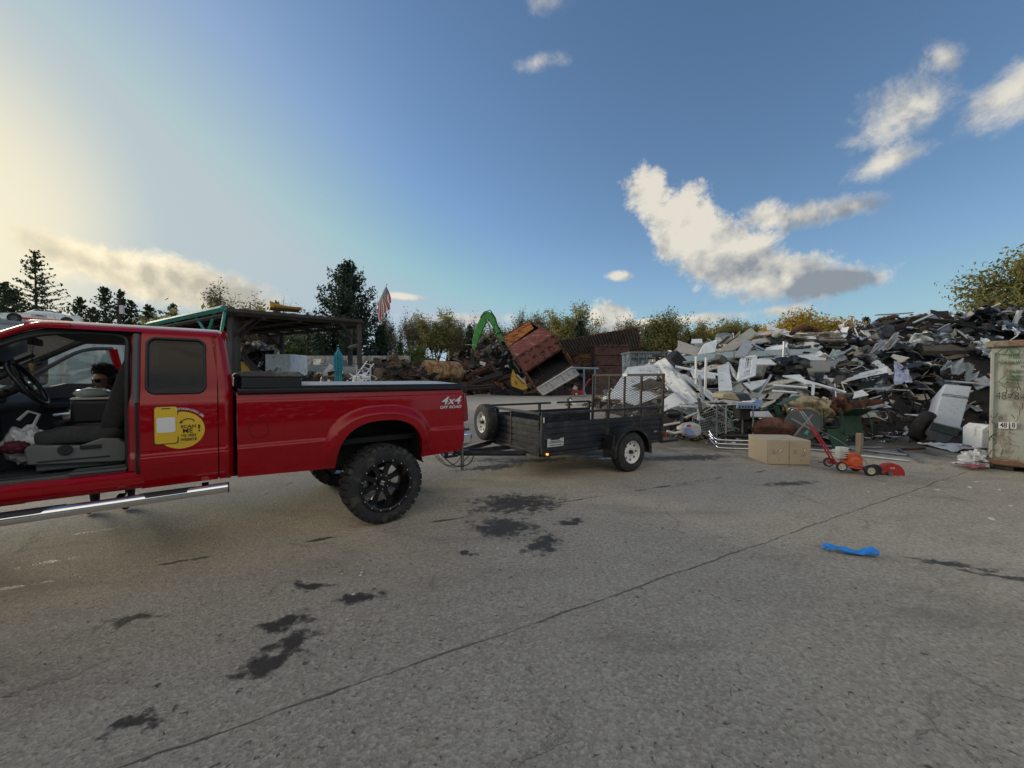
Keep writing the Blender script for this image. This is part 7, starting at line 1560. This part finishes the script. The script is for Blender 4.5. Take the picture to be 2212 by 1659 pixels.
for (wx, wz, r) in ((168, 1508, .082), (382, 1545, .094)):
    x, z = Xe(wx, wz)
    for y in (-.17, .17):
        wp = part('wheel', ed, (x, y, max(r, z))); b = MB(); b.lathe([(.058, -.02), (r - .012, -.022), (r, -.012), (r, .012), (r - .012, .022), (.058, .02)], 28, ax='y'); b.build('tyre', RUBBER, wp); b = MB(); b.lathe([(0, -.016), (.02, -.022), (.025, -.01), (.05, -.012), (.062, -.02), (.062, .01), (0, .01)], 24, ax='y'); b.build('rim', mat('cream_rim', (.55, .5, .4)), wp)
x, z = Xe(455, 1535); b = MB(); b.lathe([(0, -.2), (.07, -.2), (.085, -.18), (.085, -.13), (0, -.12)], 24, ax='y', M=Matrix.Translation((x, .1, max(.09, z)))); b.build('belt_guard', BLACK, ed)
x0, z0 = Xe(575, 1570); b = MB(); R0 = .20; pts = [(x0 - .13, z0 - .02)] + [(x0 + R0 * cos(R(a)), z0 + R0 * .92 * sin(R(a))) for a in range(150, -16, -12)] + [(x0 + .08, z0 - .03)]; b.prism(pts, -.06, .03); gd = b.build('blade_guard', ER, ed, bevel=.01); b = MB(); b.prism(rrect(x0 - .03, x0 + .04, z0 + .09, z0 + .115, .005), -.065, -.058); b.build('guard_label', mat('pink_label', (.6, .35, .33), .5, 0, .1), gd)
b = MB(); x, z = Xe(550, 1578); b.lathe([(0, -.11), (.035, -.11), (.035, -.07), (0, -.07)], 16, ax='y', M=Matrix.Translation((x, 0, max(.04, z)))); xa, za = Xe(500, 1570); b.box(((x + xa) / 2 - .05, -.04, max(.05, z)), (.20, .05, .03)); b.build('blade_hub', STEEL, ed)
b = MB(); hp = [(150, 1500), (40, 1310), (-40, 1180)]
for y, o_ in ((-.12, 0), (.14, 40)): b.tube([V((Xe(a + o_, c)[0], y, Xe(a + o_, c)[1])) for a, c in hp], .014, 8)
b.build('lower_handle', ER, ed)
b = MB()
for y, o_ in ((-.12, 0), (.14, 40)): b.tube(spline([V((Xe(a + o_, c)[0], y + .1 * i * .3, Xe(a + o_, c)[1])) for i, (a, c) in enumerate(((-40, 1180), (-95, 1080), (-120, 1045), (-145, 1035), (-165, 1045), (-168, 1062)))], 20), .012, 8)
b.build('upper_handle', GALV, ed); b = MB()
for y, o_ in ((-.10, 0), (.17, 40)): p, q = [V((Xe(a + o_, c)[0], y, Xe(a + o_, c)[1])) for a, c in ((-120, 1040), (-150, 1038))]; b.tube([p, q], .02, 8)
b.build('grip', mat('grip_red', (.35, .03, .03), .5, 0, .1), ed); b = MB(); b.tube(spline([V((Xe(a, c)[0], -.13, Xe(a, c)[1])) for a, c in ((-10, 1200), (150, 1290), (290, 1395), (370, 1480))], 16), .005, 5); b.build('throttle_cable', STEEL, ed)
# ---- refrigerator leaning on the heap, small appliance, pipes, sheets
RF = [at(*Z7(*q), y) for q, y in (((957, 1165), 9.6), ((1187, 1225), 9.35), ((1285, 845), 10.1), ((1055, 825), 10.35))]; rfo = RF[0].copy(); rf = thing('refrigerator', 'white refrigerator leaning back on the heap near the dumpster', 'refrigerator', rfo)
A, B, C, D = [p - rfo for p in RF]; n = (D - A).cross(B - A).normalized(); n = n if n.y > 0 else -n; dpv = n * .55
ff = lambda u, v, w_=0: A.lerp(B, u).lerp(D.lerp(C, u), v) + dpv * w_
b = MB(); vs = [ff(u, v, w_) for w_ in (0.06, 1) for v in (0, 1) for u in (0, 1)]; b.add(vs, [(0, 1, 3, 2), (5, 4, 6, 7), (0, 4, 5, 1), (2, 3, 7, 6), (0, 2, 6, 4), (1, 5, 7, 3)]); RW_ = mat('fridge_white', (.70, .73, .76), .4, 0, .06, 10, c2=(.55, .58, .6), c2_amt=.3, c2_scale=14); b.build('cabinet', RW_, rf, bevel=.02)
for v0, v1 in ((.06, .695), (.715, .995)):
    b = MB(); vs = [ff(u, v, w_) for w_ in (-.05, .055) for v in (v0, v1) for u in (.005, .995)]; b.add(vs, [(0, 1, 3, 2), (5, 4, 6, 7), (0, 4, 5, 1), (2, 3, 7, 6), (0, 2, 6, 4), (1, 5, 7, 3)]); b.build('door', RW_, rf, bevel=.015)
b = MB(); vs = [ff(u, v, w_) for w_ in (.0, .05) for v in (-.10, .05) for u in (.01, .99)]; b.add(vs, [(0, 1, 3, 2), (5, 4, 6, 7), (0, 4, 5, 1), (2, 3, 7, 6), (0, 2, 6, 4), (1, 5, 7, 3)]); b.build('kick_plate', mat('dark_green_plate', (.03, .05, .045), .5, 0, .2), rf)
b = MB(); b.tube([ff(i / 8, .705 + .008 * sin(i * 2), -.08) for i in range(9)], .008, 5); b.tube([ff(i / 8, .735 - .008 * sin(i * 2), -.08) for i in range(9)], .008, 5); b.build('rope', GREYST, rf)
ap0 = gnd(2085, 975); ap = thing('microwave_shell', 'small white appliance shell with a dark grey front beside the dumpster', 'appliance', (10.22, 8.5, 0), -20); b = MB(); b.prism([(0, .12), (.62, .12), (.62, .58), (.10, .62), (.0, .52)], -.25, .3); b.build('shell', WHITE, ap, bevel=.012); b = MB(); b.box((.36, -.255, .33), (.50, .012, .38)); b.build('front', mat('slate_grey', (.09, .095, .10), .5, 0, .1), ap); b = MB(); b.box((.32, 0, .06), (.5, .4, .11)); b.build('base', BRD, ap)
for (a, c, r, lab) in (((470, 1270), (855, 1290), .03, 'grey pipe lying on dark ground right of the green chairs'), ((680, 1385), (885, 1495), .028, 'short grey pipe lying at an angle right of the edger'), ((370, 1440), (770, 1485), .03, 'grey pipe lying behind the edger engine'), ((-60, 1340), (750, 1435), .03, 'long grey pipe lying behind the edger'), ((690, 1385), (900, 1372), .025, 'rusty pipe pointing at the white papers'), ((150, 1365), (540, 1370), .028, 'dark pipe lying left of the wooden post'), ((110, 1265), (440, 1290), .028, 'pipe lying under the green chairs'), ((-100, 1380), (250, 1405), .022, 'thin pipe lying left behind the edger'), ((510, 1310), (610, 1340), .015, 'thin rod lying by the grey pipe on dark ground'), ((900, 1395), (1005, 1430), .012, 'thin white rod lying before the papers')):
    p, q = gnd(*Z7(*a)), gnd(*Z7(*c)); b = MB(); b.tube([V((0, 0, r)), q - p + V((0, 0, r))], r, 10); tag(b.build('ground_pipe', GALV if 'rusty' not in lab else RUST, loc=p), lab, 'pipe')
p = gnd(*Z7(346, 1408)); b = MB(); b.box((0, 0, .22), (.10, .10, .44)); tag(b.build('wooden_post', mat('pale_timber', ()), loc=p, rot=(0, 2, 20), bevel=.008), 'short pale wooden post standing behind the edger', 'post')
for i, (q4, lab, m) in enumerate((([(835, 1335), (1000, 1330), (1250, 1365), (1180, 1410)], 'white flattened papers on the ground before the small appliance', OFFW), ([(940, 1335), (1200, 1345), (1260, 1370), (960, 1360)], 'second flat white sheet under the papers before the small appliance', WHITE), ([(1120, 1510), (1330, 1520), (1460, 1550), (1330, 1568)], 'maroon edged cardboard lying at the corner of the dumpster', mat('maroon_card', (.28, .09, .12), .8, 0, .2, 6, c2=(.55, .52, .5), c2_amt=.4)), ([(1180, 1380), (1330, 1375), (1440, 1395), (1200, 1405)], 'red edged white board lying under the small appliance', mat('red_white_board', (.55, .5, .5), .6, 0, .1, 6, c2=(.4, .04, .08), c2_amt=.35)), ([(0, 1290), (120, 1270), (250, 1330), (180, 1360)], 'crumpled pale plastic sheet left behind the edger', mat('pale_film', (.36, .42, .40), .3, 0, .1, 8)))):
    P = [gnd(*Z7(*q)) for q in q4]; c = sum(P, V()) / 4; A, B, C, D = [p_ - c for p_ in P]; b = MB(); b.slab(lambda u, v: A.lerp(B, u).lerp(D.lerp(C, u), v) + V((0, 0, .04 + .03 * i * .5 + .05 * noise.noise(V((u * 5, v * 5, i))))), 14, 8, .006); tag(b.build('ground_sheet', m, loc=c, smooth=30), lab, 'sheet')
p = gnd(*Z7(1340, 1520)); b = crumple(MB(), (0, 0, .13), (.22, .18, .16), 18, .45, 31, 2.6); b.tube([(.0, 0, .25), (.01, 0, .33), (.0, .0, .37)], [.05, .03, .06], 8); tag(b.build('knotted_bag', BAG, loc=p, smooth=25), 'knotted white plastic bag beside the corner of the dumpster', 'bag')
p = gnd(*Z7(1225, 1290)); b = MB(); b.tube([(-.2, .35, .17), (.25, .3, .17)], .13, 16); tag(b.build('duct_piece', mat('foil', (.5, .51, .52), .3, .9, .2, 8, bump=.6, bscale=14), loc=p), 'dented silver duct lying behind the small white appliance', 'duct')
p = at(*Z7(880, 1130), 9.8); tr_ = thing('discarded_tyre_ring', 'old black tyre lying against the heap left of the refrigerator', 'tyre', (p.x, 9.8, .40), rot=(18, 0, 25)); b = MB(); b.lathe([(.21, -.09), (.30, -.12), (.37, -.10), (.40, -.05), (.40, .05), (.37, .10), (.30, .12), (.21, .09)], 36, ax='y', closed=True); b.build('tread', mat('muddy_rubber', (.035, .03, .026), .9, 0, .3, 8), tr_, smooth=40); b = MB(); b.lathe([(0, -.05), (.10, -.06), (.21, -.085), (.21, .06), (0, .05)], 24, ax='y'); b.build('rim', RUST, tr_)
# pieces of the dark half of the heap
for (pts, m, nm, lab, kw) in (
    ([(870, 330), (900, 250), (1058, 240), (1070, 325)], GALV, 'folded_sheet', 'folded grey metal sheet on the crest left of the blue grey hood', dict(crump=.35, sd=3, d0=.3)),
    ([(1130, 275), (1230, 225), (1440, 215), (1460, 305)], mat('blue_grey_sheet', (.20, .25, .30), .3, .4, .15, 4), 'bent_hood', 'bent blue grey metal hood on the crest above the dumpster', dict(crump=.4, sd=11, d0=.3)),
    ([(740, 500), (780, 360), (1160, 330), (1230, 470)], mat('foil_insulation', (.50, .51, .49), .4, .2, .1, 4, c2=(.50, .46, .28), c2_amt=.42, c2_scale=3), 'insulation_bundle', 'large silver and yellow insulation bundle below the crest', dict(crump=.45, sd=21, d0=-.1)),
    ([(850, 520), (1290, 495), (1310, 555), (870, 560)], BRD, 'long_beam', 'long brown beam lying level under the insulation bundle', dict(thick=.18, d0=-.2)),
    ([(1020, 700), (1080, 640), (1240, 640), (1330, 765)], mat('grey_tarp', (.30, .33, .34), .45, 0, .12, 4), 'tarpaulin', 'crumpled grey tarpaulin draped left of the dumpster', dict(crump=.35, sd=31, d0=-.3)),
    ([(440, 640), (490, 620), (640, 735), (590, 745)], OFFW, 'siding_bundle', 'bundle of bent off white siding left of the blue white tray', dict(ribs=5, ribdir='v', d0=-.4, crump=.04)),
    ([(635, 825), (630, 625), (740, 700), (790, 800)], mat('blue_white_enamel', (.45, .48, .60), .4, .1, .15, 4, c2=(.25, .2, .17), c2_amt=.32), 'enamel_tray', 'stained blue white enamel tray standing in the dark scrap', dict(crump=.1, d0=-.5, sd=41)),
    ([(285, 945), (300, 890), (365, 870), (420, 915)], WHITE, 'torn_sheet', 'small torn white sheet lying bright above the stained mattress', dict(d0=-.5)),
    ([(430, 560), (450, 520), (600, 440), (690, 480)], mat('pale_sheet', (.48, .48, .50), .4, .3, .15, 4), 'crumpled_wrap', 'crumpled silver wrap below the crest left of the insulation bundle', dict(crump=.4, sd=51, d0=-.3)),
    ([(245, 1045), (255, 960), (560, 960), (545, 985)], RUST, 'rusty_trough', 'rusty steel trough angled over the green chairs', dict(bow=.1, d0=-.5)),
    ([(75, 595), (110, 530), (200, 545), (140, 600)], mat('pale_green_glass', (.36, .45, .42), .2, 0, .1, 4), 'glass_sheet', 'pale green glass sheet right of the white slab', dict(d0=-.4, crump=.08)),
    ([(1300, 815), (1460, 800), (1460, 835), (1400, 840)], GREYST, 'grey_board', 'grey board lying against the dumpster edge high up', dict(d0=-.3)),
    ([(1230, 1165), (1330, 1160), (1445, 1200), (1440, 1230)], GREYST, 'flat_board', 'flat grey board right of the foot of the refrigerator', dict(d0=-.2)),
    ([(110, 800), (150, 745), (225, 755), (165, 830)], BRD, 'plank_piece', 'brown plank piece lying in the dark scrap below the glass sheet', dict(d0=-.4)),
    ([(720, 1080), (730, 1075), (960, 1085), (955, 1110)], WHITE, 'white_strip', 'white strip lying above the old black tyre', dict(d0=-.6)),
    ([(600, 590), (620, 570), (760, 600), (690, 640)], CREAM, 'cream_board', 'cream board with a round hole left of the black tray', dict(d0=-.35)),
    ([(680, 700), (760, 650), (880, 640), (860, 670)], DKPL, 'black_tray', 'black tray frame lying beside the blue white tray', dict(d0=-.6)),
    ([(1540, 360), (1580, 330), (1728, 290), (1728, 340)], mat('blue_grey_sheet', ()), 'tarp_sheet', 'blue grey sheet on the crest behind the dumpster', dict(crump=.2, sd=61, d0=.2))):
    quad_piece(nm, lab, 'sheet', pts, m, kw.pop('thick', .02), Zf=Z7, **kw)
for i in range(14):
    rr = random.Random(300 + i); x, y = 12.6 + rr.uniform(-.6, 1.2), 11.0 + rr.uniform(0, 1.5); b = MB(); z = heap_z(x, y); b.tube([(0, 0, 0), (rr.uniform(-.6, .6), rr.uniform(-.3, .2), rr.uniform(.5, 1.1))], .02, 6); tag(b.build('dark_rod', DKPL, loc=(x, y, z - .1)), 'dark steel rod sticking out right of the refrigerator', 'rod', 'dark rods behind the refrigerator')
p = at(*Z6(1680, 160), 15); b = MB(); b.tube(spline([V((-1.1, 0, -.7)), V((-.7, 0, .1)), V((0, .1, .25)), V((.9, .2, -.15)), V((1.3, .2, -.6))], 20), .09, 8); tag(b.build('bent_chassis', RUST, loc=p, smooth=60), 'bent rusty chassis rail arching on the crest before the golden trees', 'chassis rail')
p = at(*Z6(1740, 225), 14.9); b = crumple(MB(), (0, 0, 0), (.9, .5, .30), 18, .5, 63, 2.4); tag(b.build('sack_bundle', mat('brown_sacking', (.26, .22, .17), .95, 0, .3, 5, bump=.4), loc=p, smooth=40), 'brown sacking bundle under the bent chassis rail', 'bundle')
# ---- dumpster at the right edge
dm = thing('dumpster', 'tall weathered beige dumpster with faded green lettering at the right edge', 'dumpster'); d0_ = gnd(2140, 1013); dm.location = (d0_.x, d0_.y, 0); TH = -54; dm.rotation_euler = (0, 0, R(TH)); DW, DL, DH = 2.35, 5.5, 2.20
PA = mat('weathered_beige', (.42, .43, .37), .75, .0, .12, 2, c2=(.17, .11, .07), c2_amt=.27, c2_scale=2.4, stretch=(1.4, 1.4, .45), c2_soft=.22, bump=.1); PB = mat('rim_rust', (.22, .13, .08), .85, .1, .3, 4, c2=(.33, .31, .25), c2_amt=.45, c2_scale=5)
b = MB(); b.grid(lambda u, v: (DW * u, .02 * noise.noise(V((u * 4, v * 4, 2))) + .01 * noise.noise(V((u * 12, v * 12, 2))), .16 + (DH - .16) * v), 40, 40); b.box((DW / 2, DL / 2 + .04, DH / 2 + .1), (DW, DL, DH - .16)); b.build('body', PA, dm, smooth=50)
b = MB(); b.box((DW / 2, DL / 2, DH + .04), (DW + .14, DL + .14, .11)); b.build('rim', PB, dm, bevel=.02)
b = MB(); b.box((DW / 2, DL / 2, .15), (DW + .18, DL + .12, .12)); b.build('bottom_rail', PB, dm, bevel=.03)
for x in (.02, DW - .02): b = MB(); b.box((x, -.012, DH / 2), (.05, .03, DH - .2)); b.build('corner_post', PA, dm, bevel=.01)
for x in (.16, DW - .45):
    for y in (.20, DL - .4): b = MB(); b.box((x, y, .05), (.22, .34, .10), taper=1.1); b.build('skid_block', mat('dark_timber_block', (.09, .08, .065), .9, 0, .3, 5), dm, bevel=.01)
FG = mat('faded_green_print', (.07, .17, .07), .8, 0, .3, 20); PEN = mat('marker_pen', (.05, .048, .045), .8, 0, .2, 20)
def Dz(a, c):
    px, py = (2380 + a * .24096) * .8848, (780 + c * .2411) * .8848; u = (px - 1106) / 830; x = (u * d0_.y - d0_.x) / (cos(R(TH)) - u * sin(R(TH)))
    return x, EYE + (815 - py) / 830 * (d0_.y + x * sin(R(TH)))
def dtext(s, a, c, size, m, bold=0., sx=1., al='LEFT', name='painted_lettering'): x, z = Dz(a, c); return text(s, name, m, dm, TM((x, -.034, z), 90, 0, 0), size, .002, bold, align=al, sx=sx)
dtext('F1253.', 335, 380, .078, FG, .001, .62); dtext('PuyAllup W', 228, 436, .078, FG, .001, .66); dtext('H', 465, 480, .072, FG, .001, .7); dtext('We Hu', 320, 525, .085, FG, .001, .66)
for s_, c in (('Dumpster', 570), ('Aluminum', 603), ('Brown', 636), ('Steel', 668)): dtext(s_, 318, c, .060, FG, .0015, .66)
dtext('48=8', 215, 775, .20, PEN, -.003, .62, name='marker_lettering')
for s_, a in (('48', 302), ('8', 403)):
    x, z = Dz(a, 1072); b = MB(); wdt = .112 if len(s_) == 2 else .064; b.box((x, -.036, z), (wdt, .004, .115)); pl = b.build('number_plate', WPRINT, dm); text(s_, 'plate_number', INK, pl, TM((x, -.039, z), 90, 0, 0), .125, .001, .001, sx=.62)
b = MB()
for st in (((240, 290), (275, 245), (340, 235), (400, 250), (405, 275), (350, 290), (300, 280), (270, 262)), ((300, 285), (260, 310), (230, 330), (245, 355), (300, 345), (330, 300)), ((345, 295), (380, 345), (430, 350), (450, 320), (400, 290)), ((225, 235), (250, 265)), ((420, 270), (455, 230)), ((230, 352), (330, 358), (445, 352))):
    b.tube(spline([V((Dz(*q)[0], -.030, Dz(*q)[1])) for q in st], 30), .007, 5)
b.build('painted_emblem', FG, dm, smooth=60)
b = MB(); rr = random.Random(8)
for i in range(26):
    a, c = rr.uniform(215, 520), rr.uniform(560, 1400); x, z = Dz(a, c); pts = [V((x, -.030, z))]; an = rr.uniform(0, 6)
    for k in range(rr.randint(2, 6)): an += rr.gauss(0, .6); pts.append(pts[-1] + V((cos(an) * .03, 0, sin(an) * .05)))
    b.tube(pts, rr.uniform(.002, .005), 4)
b.build('scrape_marks', mat('scrape_rust', (.07, .045, .03), .9, 0, .2), dm, smooth=60)
# ---- blue rag and crumbs on the open yard
p = gnd(1840, 1197); rg = MB()
pth = spline([(-.21, .035, .035), (-.15, .03, .04), (-.06, -.01, .025), (.04, -.045, .022), (.13, -.06, .03), (.20, -.055, .032)], 30)
def rag(u, v):
    i = min(30, int(u * 30 + .5)); c = pth[i]; d = (pth[min(30, i + 1)] - pth[max(0, i - 1)]).normalized(); sd = V((-d.y, d.x, 0)); t = 2 * pi * v
    wd = .034 + .018 * sstep(u, .35, 0) + .012 * sstep(u, .7, .95); ht = .022 * (1 - .5 * sstep(u, .3, .0)) * (.7 + .5 * sstep(u, .7, 1)) ; k = 1 + .25 * noise.noise(V((u * 9, cos(t) * 1.5, sin(t) * 1.5)))
    return c + sd * wd * cos(t) * k + V((0, 0, 1)) * (ht * sin(t) * k + .006 * sin(u * 19) * sin(t))
rg.grid(rag, 30, 20)
rg.add([rag(0, j / 20) for j in range(20)], [tuple(range(20))]); rg.tube([V((-.21, .05, .03)), V((-.235, .055, .012)), V((-.245, .045, .012))], [.012, .006, .002], 5)
rg.v = [(x * .88, y * 1.15, z * 1.25) for x, y, z in rg.v]
tag(rg.build('blue_rag', mat('blue_cloth', (.02, .26, .80), .5, 0, .12, 20), loc=p, rot=(0, 0, 4), smooth=60), 'bright blue plastic rag lying alone on the open yard', 'rag')
rr = random.Random(12); cm = MB().ball((0, 0, 0), (.03, .022, .010), 7, 5, jag=.8).mesh('litter_chip', mat('white_litter', (.65, .64, .6), .6, 0, .1), 30)
for px, py in ((2115, 1043), (2130, 1046), (2190, 1096), (2148, 1124), (1915, 1048), (1968, 1075), (745, 1346), (760, 1290), (776, 1248), (778, 1242), (735, 1245), (515, 1220), (1075, 1190), (1150, 1160), (2030, 1060), (2165, 1060), (1880, 1065), (1950, 1030), (2075, 1030), (2100, 1055)):
    o = bpy.data.objects.new('litter_chip', cm); col.objects.link(o); o.location = gnd(px, py) + V((0, 0, .008)); o.rotation_euler = (0, 0, rr.uniform(0, 6)); o.scale = (rr.uniform(.4, 1.1) * (.45 if py > 1150 else 1),) * 3; tag(o, 'small white chip of litter lying on the open yard', 'litter', 'white litter chips on the yard')
